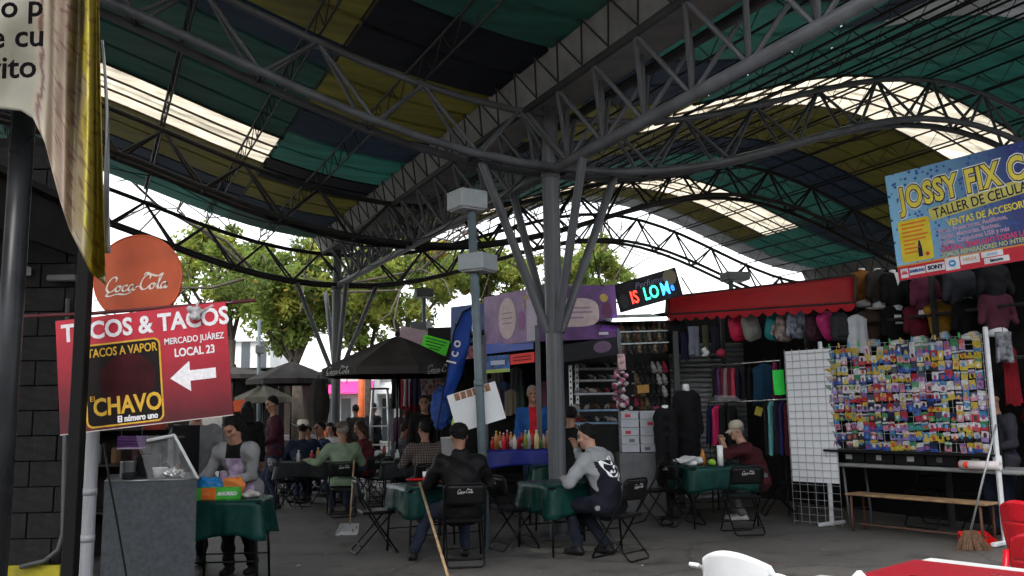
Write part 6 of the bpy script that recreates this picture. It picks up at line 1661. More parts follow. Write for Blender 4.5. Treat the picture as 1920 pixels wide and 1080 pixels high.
for k in range(nr + 1): z = zb_ + (zt0 - zb_) * k / nr; bar('wire', gp(.03, z), gp(s1 - .03, z), .0028, M_WIRE, t, 4)
b = MB(); b.rbox(gp(s1 / 2, zb_ - .02, .03), (s1, .10, .025), .004, Matrix.Rotation(GA, 3, 'Z')); b.build('black_ledge', M_BLACKP, t)
wallp('dark_backing', tuple((gp(-.02, 0, -.10))[:2]), tuple((gp(s1, 0, -.10))[:2]), zb_ - .02, zb_ + .4, M_DARK, t, .01)
def print_mat(i):
    m = bpy.data.materials.new('packet_print'); m.use_nodes = True; tt = m.node_tree; bs = tt.nodes['Principled BSDF']; bs.inputs['Roughness'].default_value = .3; Lk = tt.links
    tc = tt.nodes.new('ShaderNodeTexCoord'); oi = tt.nodes.new('ShaderNodeObjectInfo'); sp = tt.nodes.new('ShaderNodeSeparateXYZ'); Lk.new(tc.outputs['Object'], sp.inputs[0])
    def mth(op, a, b_=None, c=None):
        n = tt.nodes.new('ShaderNodeMath'); n.operation = op
        for q, v in enumerate((a, b_, c)):
            if v is None: continue
            if isinstance(v, (int, float)): n.inputs[q].default_value = v
            else: Lk.new(v, n.inputs[q])
        return n.outputs[0]
    def ramp(fac, cols):
        r = tt.nodes.new('ShaderNodeValToRGB'); r.color_ramp.interpolation = 'CONSTANT'; e = r.color_ramp.elements
        for q, c in enumerate(cols):
            el = e[q] if q < 2 else e.new(q / len(cols))
            el.position = q / len(cols); el.color = (*c, 1)
        Lk.new(fac, r.inputs[0]); return r.outputs[0]
    def mix(f, a, b_):
        n = tt.nodes.new('ShaderNodeMix'); n.data_type = 'RGBA'; Lk.new(f, n.inputs[0])
        for q, v in ((6, a), (7, b_)):
            if isinstance(v, tuple): n.inputs[q].default_value = (*v, 1)
            else: Lk.new(v, n.inputs[q])
        return n.outputs[2]
    base = [(.50, .03, .05), (.04, .10, .42), (.62, .46, .05), (.34, .24, .52), (.06, .30, .18), (.68, .68, .70), (.62, .24, .32), (.02, .02, .03)][i]
    rnd = oi.outputs['Random']
    A = ramp(mth('FRACT', mth('MULTIPLY', rnd, 7.31)), [(.65, .65, .66), (.02, .03, .10), (.60, .40, .04), (.45, .03, .05), (.05, .22, .45), (.70, .55, .58), (.05, .25, .10), (.30, .16, .40)])
    B = ramp(mth('FRACT', mth('MULTIPLY', rnd, 13.7)), [(.03, .03, .04), (.66, .66, .66), (.60, .10, .03), (.10, .35, .55), (.55, .45, .05), (.40, .05, .20)])
    cut = mth('MULTIPLY_ADD', mth('FRACT', mth('MULTIPLY', rnd, 3.7)), .5, -.25)
    col = mix(mth('GREATER_THAN', sp.outputs[2], cut), base, A)
    # a picture blob and a caption bar
    vx = mth('MULTIPLY', sp.outputs[0], 1.0); vz = mth('SUBTRACT', sp.outputs[2], mth('MULTIPLY_ADD', mth('FRACT', mth('MULTIPLY', rnd, 5.3)), .4, -.25))
    dd = mth('SQRT', mth('ADD', mth('MULTIPLY', vx, vx), mth('MULTIPLY', vz, vz)))
    col = mix(mth('LESS_THAN', dd, .24), col, B)
    col = mix(mth('MULTIPLY', mth('GREATER_THAN', rnd, .55), mth('MULTIPLY', mth('GREATER_THAN', sp.outputs[2], .26), mth('LESS_THAN', sp.outputs[2], .42))), col, (.55, .55, .55))
    nz = tt.nodes.new('ShaderNodeTexNoise'); nz.inputs['Scale'].default_value = 5.0; nz.inputs['Detail'].default_value = 3; cv = tt.nodes.new('ShaderNodeVectorMath'); cv.operation = 'ADD'; cx = tt.nodes.new('ShaderNodeCombineXYZ'); Lk.new(mth('MULTIPLY', rnd, 91.0), cx.inputs[0]); Lk.new(tc.outputs['Object'], cv.inputs[0]); Lk.new(cx.outputs[0], cv.inputs[1]); Lk.new(cv.outputs[0], nz.inputs['Vector'])
    mul = tt.nodes.new('ShaderNodeMix'); mul.data_type = 'RGBA'; mul.blend_type = 'MULTIPLY'; mul.inputs[0].default_value = 1; Lk.new(col, mul.inputs[6]); Lk.new(mth('MULTIPLY_ADD', nz.outputs['Fac'], 1.5, .02), mul.inputs[7]); col = mul.outputs[2]
    Lk.new(col, bs.inputs['Base Color']); return m
PM = [print_mat(i) for i in range(8)]; PMN = ['red', 'blue', 'yellow', 'lilac', 'green', 'white', 'pink', 'black']
_pk = MB(); _pk.rbox((0, 0, 0), (1, 1, 1), .08); PKM = _pk.mesh('packet_mesh', PM[0])
RG = Matrix.Rotation(GA, 4, 'Z')
rows_z = np.linspace(zt0 - .09, zb_ + .055, 11)
for r in range(11):
    n = 24; c0 = RNG.integers(0, 8); run = 0
    for k in range(n):
        if run <= 0: c0 = int(RNG.choice([0, 1, 1, 2, 2, 3, 3, 4, 5, 6, 7])); run = int(RNG.integers(1, 5))
        run -= 1
        if RNG.random() < .07: continue
        hh_ = .108 if r else .155; hh_ *= RNG.uniform(.85, 1.12); ww_ = .084 * RNG.uniform(.8, 1.1)
        o = bpy.data.objects.new('card_packet', PKM)
        put(o, None, Matrix.Translation(gp(.10 + (s1 - .2) * k / (n - 1), rows_z[r] + RNG.uniform(-.012, .012) - (.02 if r == 0 else 0), .014 + RNG.uniform(0, .006))) @ RG @ Matrix.Rotation(RNG.uniform(-.17, .17), 4, 'Y') @ Matrix.Rotation(RNG.uniform(-.05, .22), 4, 'X') @ Matrix.Diagonal((ww_, .007, hh_, 1)))
        link_mat(o, PM[c0]); tag(o, '%s card packet, row %d, %s from left, on the wire display' % (PMN[c0], r + 1, ORD[k]), 'card packet', 'card packets on the wire display')
for k in range(14):
    c = [(.05, .35, .10), (.6, .35, .05), (.1, .3, .5)][k % 3]; p = gp(.15 + (s1 - .3) * k / 13, zt0 + .01, .02); b = MB(); b.box(p, (.014, .02, .06)); b.box(p + Vector((.008, 0, -.01)), (.006, .02, .05))
    tag(b.build('clothes_peg', quick(c)), '%s clothes peg, %s from the left along the top of the wire display' % (['green', 'orange', 'blue'][k % 3], ORD[k]), 'clothes peg', 'clothes pegs along the wire display')
# white board on a wire grid panel
A0, A1p = P(1490, 985, 11.75), P(1560, 990, 11.35); A0.z = 0; A1p.z = 0
t = thing('grid_panel', 'wire grid panel with a white board, left of the card display', 'grid panel', A0)
ztp = P(1467, 656, 11.75).z; Fg, wg, hg = board_frame(A0, A1p, A0 + Zv * ztp)
wg = wg * 1.28
for k in range(7): bar('wire', on(Fg, wg * k / 6, 0.0, 0), on(Fg, wg * k / 6, ztp, 0), .0035, M_WIRE, t, 5)
for k in range(24): bar('wire', on(Fg, 0, ztp * (k + .3) / 24, .004), on(Fg, wg, ztp * (k + .3) / 24, .004), .0035, M_WIRE, t, 5)
o = fbox(Fg, .005, wg * .97, ztp * .235, ztp * .99, -.03, -.012).build('white_board', mat('white_board', (.80, .81, .84), .5, var=.05, scale=2, dirt=.06))
tag(o, 'tall white board fixed behind the wire grid panel', 'board')
# folding table, black boxes, bench, tube, broom
tp0, tp1 = gp(.05, .78, -.10), gp(s1 + .55, .78, -.10)
t = thing('display_table', 'long grey folding table under the card display', 'table', gp(s1 / 2, 0, -.35)); Rl = Matrix.Rotation(GA, 3, 'Z')
b = MB(); b.rbox(gp(s1 / 2 + .3, .765, -.32), (s1 + .75, .60, .045), .012, Rl); b.build('tabletop', mat('grey_table_top', (.24, .245, .25), .5, var=.12, dirt=.2), t)
for s_ in (.15, s1 + .35):
    for o_ in (-.1, -.55): b = MB(); b.tube([gp(s_, .74, o_), gp(s_ + (.05 if s_ < 1 else -.05), 0, o_)], .016, 8); b.build('leg', mat('grey_leg', (.12, .12, .125), .4), t, smooth=True)
    b = MB(); b.tube([gp(s_, .2, -.1), gp(s_, .2, -.55)], .012, 6); b.build('stretcher', M_STEELD, t)
for k in range(5):
    c = gp(.26 + k * .40, .79 + .085, -.24); t = thing('storage_box', 'black storage box with a pale tag, %s from the left under the cards' % ORD[k], 'box', c - Zv * .085, 0, 'black storage boxes on the grey table')
    b = MB(); b.rbox(c, (.385, .26, .168), .012, Rl); b.build('box', M_BLACKP, t)
    b = MB(); b.rbox(c + (-Tg) * .132 + Dg * (.02 * (k % 3 - 1)) - Zv * .01, (.09 - .02 * (k % 2), .004, .06), .001, Rl); b.build('tag', quick([(.5, .5, .48), (.5, .5, .5), (.55, .55, .55), (.10, .11, .12), (.4, .42, .30)][k]), t)
c = gp(s1 - .16, .79 + .047, -.0); t = thing('paper_tube', 'rolled white and red poster tube on the grey table', 'tube', c)
b = MB(); e0, e1 = c - Dg * .22 - Tg * .06, c + Dg * .2 - Tg * .02; b.tube([e0, e1], .046, 20, cap=False); b.build('roll', mat('white_red_roll', (.62, .55, .56), .5), t, smooth=True, solid=.004)
b = MB(); b.tube([e0 - Dg * .004, e0 + Dg * .10], .0435, 20, cap=False); b.build('red_inside', mat('red_roll_inside', (.75, .05, .02), .5), t, smooth=True)
bz = .45; t = thing('wooden_bench', 'low wooden bench with rusty legs under the card display', 'bench', gp(1.1, 0, .15))
for k in range(3): b = MB(); b.rbox(gp(1.27, bz - .012, .02 + .10 * k), (1.72, .096, .026), .006, Rl); b.build('plank', mat('worn_bench_wood', (.30, .19, .10), .65, var=.3, scale=9, dirt=.3), t)
M_RUST = mat('rusty_leg', (.11, .055, .035), .7, var=.3)
for s_ in (.48, 2.06):
    b = MB(); b.tube([gp(s_, 0, .0), gp(s_, bz - .03, .0), gp(s_, bz - .03, .24), gp(s_, 0, .24)], .016, 8); b.build('leg', M_RUST, t, smooth=True)
b = MB(); b.tube([gp(.48, .08, .12), gp(2.06, .08, .12)], .010, 6); b.build('stretcher', M_RUST, t)
# stacked dark chairs behind the bench
for k, (s_, o_, rz_) in enumerate(((.85, -.75, PHI + .2), (1.55, -.8, PHI - .3))):
    p = gp(s_, 0, o_); chair('dark folding chair stored under the grey table, %s' % ['left one', 'right one'][k], (p.x, p.y), rz_ + math.pi / 2)
t = thing('broom', 'broom with a grey metal handle and brown bristles leaning at the bench', 'broom', G(1825, 1030))
g = G(1822, 1032); g.z = 0; tp = P(1868, 795, 9.3); b = MB(); b.tube([g + Zv * .18, tp], .012, 8); b.build('handle', mat('grey_handle', (.34, .35, .36), .35, .5), t, smooth=True)
b = MB()
for k in range(90):
    u = (k % 30) / 29 - .5; b.tube([g + Vector((u * .10, (k // 30) * .02 - .02, .2)), g + Vector((u * .34 + .04 + random.uniform(-.015, .015), (k // 30) * .05 - .05, .003))], [.007, .005], 4, cap=False)
b.build('bristles', mat('brown_bristle', (.13, .075, .045), .9, var=.4, scale=30), t)
g2 = G(1838, 1022); g2.z = 0; b = MB(); b.add([g2 + Vector(q) for q in ((-.20, -.08, .004), (.16, -.08, .004), (.14, .14, .01), (-.16, .14, .01), (.14, .14, .13), (-.16, .14, .13), (-.2, -.06, .05), (.16, -.06, .05))], [(0, 1, 2, 3), (3, 2, 4, 5), (0, 3, 5, 6), (1, 7, 4, 2)])
tag(b.build('dustpan', mat('red_plastic', (.60, .018, .018), .3), solid=.005), 'red plastic dustpan behind the brown broom at the right', 'dustpan')

# goods hanging deep in the purple corner stall
for k, (px, py, Y, c, lb) in enumerate(((918, 730, 15.0, (.10, .10, .12), 'grey'), (930, 745, 14.8, (.16, .05, .06), 'rust'), (944, 735, 14.9, (.05, .08, .16), 'slate blue'), (958, 750, 14.7, (.20, .17, .12), 'sand'), (972, 738, 14.8, (.06, .10, .07), 'moss green'), (1020, 735, 14.6, (.18, .06, .10), 'rose'), (932, 705, 15.0, (.14, .12, .10), 'taupe'), (968, 708, 14.8, (.05, .05, .06), 'charcoal'))):
    garment('%s garment hanging deep in the purple corner stall' % lb, P(px, py - 20, Y), .24, .42, cloth('deep_%d' % k, c), .2, .05, group='garments in the purple corner stall')
# ------------------------------------------------------------------ near plastic furniture at the lower right
M_WPL = mat('white_plastic', (.72, .73, .74), .35, var=.05, dirt=.08)
M_RPL = mat('red_chair_plastic', (.52, .010, .020), .28, var=.08)
def plastic_chair(label, loc, rz, m, mark=None, arms=True, slats=True):
    t = thing('plastic_chair', label, 'chair', (loc[0], loc[1], 0), rz, 'plastic chairs at the near table')
    W = LRZ((loc[0], loc[1], 0), rz)
    b = MB(); b.grid(lambda u, v: ((u - .5) * (.44 + .04 * v), -.20 + .42 * v, .43 - .03 * math.sin(math.pi * u) * math.sin(math.pi * v) + .01 * v), 10, 8); b.build('seat', m, t, local=True, smooth=True, solid=.012)
    def back(u, v): 
        a = (u - .5) * 2; return (a * (.235 - .045 * v * v), -.235 - .10 * v + .075 * a * a, .44 + .37 * v * (1 - .16 * a * a * v))
    nu = 5
    b = MB()
    for k in range(nu if slats else 0):
        b.grid(lambda u, v, k=k: back((k + .10 + .80 * u) / nu, .05 + .52 * v), 3, 8)
    if not slats: b.grid(lambda u, v: back(u, .05 + .52 * v), 16, 10)
    b.grid(lambda u, v: back(u, .55 + .45 * v), 16, 6); b.grid(lambda u, v: back(u, 0 + .08 * v), 16, 2)
    b.grid(lambda u, v: back(.07 * u, v), 2, 10); b.grid(lambda u, v: back(.93 + .07 * u, v), 2, 10)
    bk = b.build('backrest', m, t, local=True, smooth=True, solid=.014)
    if arms:
        for sx in (-1, 1):
            b = MB(); pts = [(sx * .225, -.30, .72), (sx * .255, -.20, .69), (sx * .275, -.02, .665), (sx * .275, .13, .655), (sx * .262, .20, .60), (sx * .25, .22, .44)]
            c = catmull(pts, 4); n = len(c); vs = []; 
            for i, q in enumerate(c):
                wd = .028
                vs += [(q[0] - wd, q[1], q[2]), (q[0] + wd, q[1], q[2])]
            b.add(vs, [(2 * i, 2 * i + 1, 2 * i + 3, 2 * i + 2) for i in range(n - 1)]); b.build('armrest', m, t, local=True, smooth=True, solid=.018)
    for sx in (-1, 1):
        for y0, y1 in ((.18, .22), (-.20, -.27)):
            b = MB(); b.tube([(sx * .215, y0, .43), (sx * .245, y1, 0)], [.026, .018], 8); b.build('leg', m, t, local=True, smooth=True)
    if mark:
        F = (Vector((0, -.298, .66)), Vector((1, 0, 0)), Vector((0, -.25, .97)).normalized(), Vector((0, -.97, -.25)).normalized()); logo(F, -.09, 0, .18, mark, bk, d=.014)
    return t
p = P(1398, 1040, 4.28); plastic_chair('white plastic armchair cut off at the bottom edge', (p.x + .18, p.y + .34), -.8, M_WPL)
p = P(1905, 935, 6.5); plastic_chair('red plastic chair with a script mark at the right edge', (p.x + .26, p.y + .05), -1.15, M_RPL, mat('faint_mark', (.6, .2, .22), .5), False, False)
p = P(1925, 1010, 4.95); plastic_chair('nearer red plastic chair at the lower right corner', (p.x + .27, p.y + .05), -1.0, M_RPL, None, False, False)
# table with white cloth and red overlay, rotated
zt_ = .745
c0 = G(1745, 1046, zt_); ca, cb = G(1600, 1082, zt_), G(1915, 1075, zt_)
e1 = (ca - c0).normalized(); e2 = Vector((-e1.y, e1.x, 0)) ; e2 = e2 if e2.x > 0 else -e2
ln = 1.0
t = thing('plastic_table', 'near square table under the red and white cloth', 'table', c0 + (e1 + e2) * ln / 2 - Zv * zt_)
b = MB(); b.poly([c0 + q - Zv * .02 for q in (e1 * .02 + e2 * .02, e1 * (ln - .02) + e2 * .02, e1 * (ln - .02) + e2 * (ln - .02), e1 * .02 + e2 * (ln - .02))], (0, 0, -.02)); b.build('tabletop', M_WPL, t)
for u, v in ((.1, .1), (.9, .1), (.9, .9), (.1, .9)): q = c0 + e1 * u * ln + e2 * v * ln; b = MB(); b.tube([q - Zv * .03, Vector((q.x, q.y, 0))], .025, 8); b.build('leg', M_WPL, t, smooth=True)
def clothm(inset, z, drop, m, nm, lb, rot=0.0):
    c = c0 + (e1 + e2) * ln / 2 + (e1 * .06 if inset else Vector((0, 0, 0))); Rr = Matrix.Rotation(rot, 3, 'Z'); h2 = ln / 2; h1 = ln / 2 - inset; b = MB(); n = 40
    def q(u, v): return c + Rr @ (e1 * (u * h1) + e2 * (v * h2))
    rows = []; per = []
    for k in range(n):
        s_ = 4 * k / n; i = int(s_); f = s_ - i; per.append([(-1 + 2 * f, -1), (1, -1 + 2 * f), (1 - 2 * f, 1), (-1, 1 - 2 * f)][i])
    vs = [q(0, 0) + Zv * (z - zt_)] + [q(u, v) + Zv * (z - zt_) for u, v in per]
    fs = [(0, 1 + k, 1 + (k + 1) % n) for k in range(n)]
    if drop:
        for j in range(1, 5): vs += [q(u * (1 + .012 * j + .01 * j * math.sin(5 * k)), v * (1 + .012 * j + .01 * j * math.sin(5 * k))) + Zv * (z - zt_ - drop * j / 4) for k, (u, v) in enumerate(per)]
        for j in range(4): fs += [(1 + j * n + k, 1 + (j + 1) * n + k, 1 + (j + 1) * n + (k + 1) % n, 1 + j * n + (k + 1) % n) for k in range(n)]
    b.add(vs, fs); return tag(b.build('tablecloth', m, smooth=False, solid=.001), lb, 'tablecloth')
clothm(.0, zt_ + .0, .22, mat('white_vinyl_cloth', (.60, .61, .60), .35, var=.06), 'w', 'white vinyl cloth on the near table, lower right')
clothm(.06, zt_ + .006, 0, mat('crimson_vinyl_cloth', (.30, .008, .018), .3, var=.12, bump=.05), 'r', 'crimson square cloth laid over the white cloth, lower right', math.radians(1.5)).location.z += .0
p = G(1612, 1088, zt_ + .01); t = thing('napkin_holder', 'small white folded napkin on the near red cloth', 'napkin', p)
b = MB(); b.add([p + Vector(q) for q in ((-.035, -.03, 0), (.035, -.03, 0), (.035, .03, 0), (-.035, .03, 0), (-.01, 0, .04), (.01, 0, .04))], [(0, 1, 5, 4), (2, 3, 4, 5), (1, 2, 5), (3, 0, 4), (3, 2, 1, 0)]); b.build('fold', M_WHITEPRINT, t)

# ------------------------------------------------------------------ lamp posts
M_LAMP = mat('pale_grey_lamp_box', (.32, .35, .37), .5, var=.1, dirt=.2); M_POLE = mat('blue_grey_pole', (.13, .17, .19), .4, var=.15)
def lamp_box(p, w, d, h_, rz, par, m=M_LAMP):
    R = Matrix.Rotation(rz, 3, 'Z'); b = MB(); b.rbox(p, (w, d, h_), .012, R); o = b.build('lamp_box', m, par)
    b = MB(); b.rbox(p - Zv * (h_ / 2 + .006), (w * .85, d * .85, .012), .003, R); b.build('diffuser', mat('lamp_diffuser', (.5, .5, .48), .4), o)
LY = 10.0
t = thing('lamp_post', 'leaning blue-grey lamp post with two box lamps in front of the stalls', 'lamp post', Vector((P(906, 880, LY).x, LY, 0)))
bt = P(908, 930, LY); dv = (P(884, 395, LY) - P(906, 880, LY)).normalized(); bt = P(906, 880, LY) - dv * (P(906, 880, LY).z / dv.z)
b = MB(); b.tube([bt, P(884, 395, LY)], .050, 16); b.build('pole', M_POLE, t, smooth=True)
b = MB(); b.tube([P(898, 725, LY), P(897.5, 712, LY)], .056, 16); b.build('clamp', M_POLE, t, smooth=True)
lamp_box(P(876, 377, LY), .36, .34, .22, .62, t); lamp_box(P(896, 493, LY), .34, .34, .20, -.52, t)
t = thing('lamp_post', 'far small lamp post with two box lamps behind the large umbrella', 'lamp post', Vector((P(795, 650, 21).x, 21, 0)))
q = P(795, 640, 21); b = MB(); b.tube([(q.x, 21, 0), P(795, 548, 21)], .05, 8); b.build('pole', M_POLE, t, smooth=True); lamp_box(P(795, 550, 21), .42, .38, .2, .3, t, mat('grey_lamp_dark', (.12, .135, .14), .5)); lamp_box(P(790, 612, 21), .42, .38, .2, -.3, t, mat('grey_lamp_dark', (.12, .135, .14), .5))
t = thing('lamp_post', 'lamp post with a grey box lamp rising behind the red awning', 'lamp post', Vector((P(1370, 560, 18).x, 18, 0)))
q = P(1370, 560, 18); b = MB(); b.tube([(q.x, 18, 0), P(1370, 524, 18)], .05, 8); b.build('pole', M_POLE, t, smooth=True); lamp_box(P(1378, 519, 18), .5, .4, .17, .2, t, mat('grey_lamp_dark', (.12, .135, .14), .5))
t = thing('lamp_post', 'thin far lamp post left of the small black umbrella', 'lamp post', Vector((P(488, 700, 22).x, 22, 0)))
q = P(488, 700, 22); b = MB(); b.tube([(q.x, 22, 0), P(486, 600, 22)], .045, 8); b.build('pole', M_POLE, t, smooth=True); lamp_box(P(488, 655, 22), .22, .2, .2, .2, t, mat('grey_lamp_dark', (.12, .135, .14), .5))
# white board with brown cards behind the pole
bl, br, tl = P(858, 812, LY + .1), P(949, 784, LY + .1), P(845, 740, LY + .1)
F, w, h_ = board_frame(bl, br, tl)
t = thing('notice_board', 'tilted white board with brown cards fixed to the lamp post', 'board', bl)
fbox(F, 0, w, 0, h_, -.012, 0).build('board', mat('white_notice', (.70, .71, .72), .5, var=.05, scale=4), t)
for k in range(6): fbox(F, w * (.14 + .125 * k), w * (.14 + .125 * k + .105), h_ * .80, h_ * .985, .0, .003).build('brown_card', mat('brown_card', (.28, .13, .06), .6, var=.3, scale=20), t)
# ------------------------------------------------------------------ umbrellas
def umbrella(label, px, apex_y, rim_y, Y, half_px, m, n=8, text_m=None, group='market umbrellas'):
    ap = P(px, apex_y, Y); rz_ = P(px, rim_y, Y).z; R_ = half_px / sc(Y); t = thing('market_umbrella', label, 'umbrella', Vector((ap.x, Y, 0)), 0, group)
    b = MB(); b.tube([(ap.x, Y, 0), (ap.x, Y, ap.z + .05)], .022, 8); b.build('pole', M_BLACK, t, smooth=True)
    b = MB(); 
    for k in range(n):
        a0, a1 = 2 * math.pi * (k + .5) / n, 2 * math.pi * (k + 1.5) / n
        def f(u, v): 
            a = a0 + (a1 - a0) * u; k_ = math.cos(math.pi / n) / math.cos((u - .5) * 2 * math.pi / n)
            k_ = k_ / math.cos(math.pi / n) * math.cos(math.pi / n)
            r = R_ * v * k_ ; sag = .06 * math.sin(math.pi * v) * (1 - abs(2 * u - 1) ** 2)
            return (ap.x + r * math.cos(a), Y + r * math.sin(a), ap.z + (rz_ - ap.z) * v ** 1.15 - sag * .6)
        b.grid(f, 4, 6)
        def g(u, v): q = f(u, 1); return (q[0], q[1], q[2] - .12 * v)
        b.grid(g, 4, 1)
    cp = b.build('canopy', m, t, smooth=False, solid=.003)
    for k in range(n):
        a = 2 * math.pi * (k + .5) / n; b = MB(); b.tube([(ap.x, Y, ap.z - .05), (ap.x + R_ * .97 * math.cos(a), Y + R_ * .97 * math.sin(a), rz_ - .01)], .010, 5); b.build('rib', M_STEELD, t)
    b = MB(); b.lathe([(.05, 0), (.04, .07), (.001, .09)], (ap.x, Y, ap.z), 8); b.build('finial', M_BLACK, t)
    b = MB(); b.rbox((ap.x, Y, .05), (.45, .45, .1), .02); b.build('base', mat('concrete_base', (.25, .25, .25), .9), t)
    if text_m:
        for sx in (-.62, .62):
            q = Vector((ap.x + R_ * sx * 1.02, Y - R_ * .72, rz_ - .10)); an = sx * .75; Ff = (q, Vector((math.cos(an), math.sin(an), 0)), Zv, Vector((math.sin(an), -math.cos(an), 0))); logo(Ff, -.24, .0, .48, text_m, cp, d=.03)
M_UMB = mat('faded_black_canvas', (.042, .038, .036), .8, var=.3, scale=3)
umbrella('large faded black market umbrella with script on its valance', 745, 630, 693, 15.0, 140, M_UMB, 8, mat('dirty_print', (.40, .40, .38), .7))
umbrella('smaller black market umbrella beyond the seated group at left', 547, 678, 712, 22.0, 82, M_UMB)
umbrella('olive grey umbrella low behind the standing maroon shirt', 495, 722, 745, 19.0, 52, mat('olive_grey_canvas', (.20, .19, .15), .8, var=.2, trans=.1))
umbrella('distant dark canopy behind the taco sign edge', 440, 688, 706, 26.0, 110, M_UMB)
# closed umbrella
q = P(597, 740, 18.5); t = thing('closed_umbrella', 'closed black umbrella standing upright left of the far column', 'umbrella', Vector((q.x, 18.5, 0)))
b = MB(); z0, z1 = P(597, 800, 18.5).z, P(597, 712, 18.5).z; n = 14; vs = []; fs = []
for i in range(7):
    v = i / 6; r = .05 + .14 * math.sin(math.pi * min(1, v * .75 + .1))
    for k in range(n): a = 2 * math.pi * k / n; vs.append((q.x + r * (1 + .3 * math.cos(7 * a)) * math.cos(a), 18.5 + r * (1 + .3 * math.cos(7 * a)) * math.sin(a), z1 + (z0 - z1) * v))
fs = [(i * n + k, (i + 1) * n + k, (i + 1) * n + (k + 1) % n, i * n + (k + 1) % n) for i in range(6) for k in range(n)]
b.add(vs, fs); b.build('canopy', M_UMB, t, smooth=True); b = MB(); b.tube([(q.x, 18.5, 0), (q.x, 18.5, z1 + .1)], .022, 8); b.build('pole', M_BLACK, t)
# yellow sign under the umbrella, ladder
plate('hanging_sign', 'yellow and white sign hanging under the left edge of the large umbrella', 'sign', (P(650, 710, 16.2), P(698, 707, 16.2), P(650, 697, 16.2)), .03, mat('ochre_sign', (.40, .30, .04), .5))
p = P(712, 800, 15.6); zt2 = P(712, 730, 15.6).z; t = thing('step_ladder', 'aluminium step ladder with a red cloth under the large umbrella', 'ladder', Vector((p.x, 15.6, 0)))
for sx in (-1, 1):
    b = MB(); b.box((0, 0, 0), (0, 0, 0)); b = MB(); b.tube([(p.x + sx * .13, 15.6, zt2), (p.x + sx * .22, 15.45, 0)], .022, 6); b.build('rail', M_ALU, t); b = MB(); b.tube([(p.x + sx * .13, 15.65, zt2), (p.x + sx * .22, 16.1, 0)], .018, 6); b.build('rear_rail', M_ALU, t)
for k in range(1, 6): z = zt2 * k / 6; f = 1 - z / zt2; b = MB(); b.rbox((p.x, 15.6 - .15 * f, z), (.26 + .17 * f, .08, .025), .004); b.build('step', M_ALU, t)
b = MB(); b.rbox((p.x, 15.6, zt2 + .01), (.32, .2, .03), .006); b.build('top', mat('red_cloth_top', (.25, .01, .03), .6), t)
# ------------------------------------------------------------------ trees
M_BARK = mat('grey_bark', (.075, .062, .050), .9, var=.3, scale=6, bump=.5)
M_LEAFS = [mat('leaf_green', (.22, .30, .065), .6, var=.3, scale=2, trans=.65), mat('leaf_yellow_green', (.35, .38, .08), .6, var=.3, scale=2, trans=.65), mat('leaf_dark', (.13, .18, .05), .6, var=.3, scale=2, trans=.55), mat('leaf_amber', (.42, .27, .05), .6, var=.3, scale=2, trans=.6)]
def tree(label, base, h_, crown_c, crown_r, n, seed, wts=(.4, .35, .2, .05), leaf=.105, trunk_r=.16):
    rg = np.random.default_rng(seed); t = thing('tree', label, 'tree', base, 0, 'trees behind the market')
    b = MB(); tips = []; base = Vector(base); cc = Vector(crown_c); fork = base + Vector((rg.uniform(-.2, .2), rg.uniform(-.2, .2), (cc.z - crown_r[2]) * .85))
    b.tube([base, base.lerp(fork, .5) + Vector((rg.uniform(-.08, .08), 0, 0)), fork], [trunk_r * 1.25, trunk_r, trunk_r * .85], 9)
    def grow(p, q, r, depth):
        mid = p.lerp(q, .5) + Vector(rg.normal(0, .06 * (q - p).length, 3)); b.tube([p, mid, q], [r, r * .8, r * .55], 6, cap=False); tips.append(mid); tips.append(q)
        if depth == 0: return
        for _ in range(3):
            d = (q - p).normalized(); e = q + (d * .6 + Vector(rg.normal(0, .75, 3))) * (q - p).length * .62; grow(q, e, r * .52, depth - 1)
    for k in range(6):
        a = 2 * math.pi * k / 6 + rg.uniform(-.4, .4); e = cc + Vector((crown_r[0] * .55 * math.cos(a), crown_r[1] * .55 * math.sin(a), crown_r[2] * rg.uniform(-.35, .45))); grow(fork, e, trunk_r * .55, 2)
    b.build('trunk', M_BARK, t, smooth=True)
    # leaf clumps round branch tips and spread through the crown
    cl = [np.array(q) for q in tips if ((np.array(q) - np.array(cc)) / np.array(crown_r)).dot((np.array(q) - np.array(cc)) / np.array(crown_r)) < 1.25]
    for _ in range(26): d = rg.normal(0, 1, 3); d /= np.linalg.norm(d); cl.append(np.array(cc) + d * np.array(crown_r) * rg.uniform(.45, .98))
    cl = np.array(cl); per = n // len(cl); C = np.repeat(cl, per, 0); rad = np.repeat(rg.uniform(.4, 1.05, len(cl)), per) * (crown_r[0] / 3.0)
    off = rg.normal(0, 1, (len(C), 3)); off /= np.linalg.norm(off, axis=1)[:, None]; C = C + off * (rad * rg.uniform(.2, 1, len(C)) ** .6)[:, None] * (1, 1, .75)
    N = len(C); a = rg.normal(0, 1, (N, 3)); a /= np.linalg.norm(a, axis=1)[:, None]; c2 = np.cross(a, rg.normal(0, 1, (N, 3))); c2 /= np.linalg.norm(c2, axis=1)[:, None]
    L_ = leaf * rg.uniform(.6, 1.4, N)[:, None]; V = np.stack([C - a * L_, C + c2 * L_ * .42, C + a * L_, C - c2 * L_ * .42], 1).reshape(-1, 3); Q = np.arange(N * 4).reshape(-1, 4)
    cm = rg.choice(4, len(cl), p=wts); mi = np.repeat(cm, per); sw = rg.random(N) < .3; mi = np.where(sw, rg.choice(4, N, p=wts), mi)
    mesh_obj('crown', [(V, Q, mi)], M_LEAFS, t, Matrix.Identity(4), smooth=False)
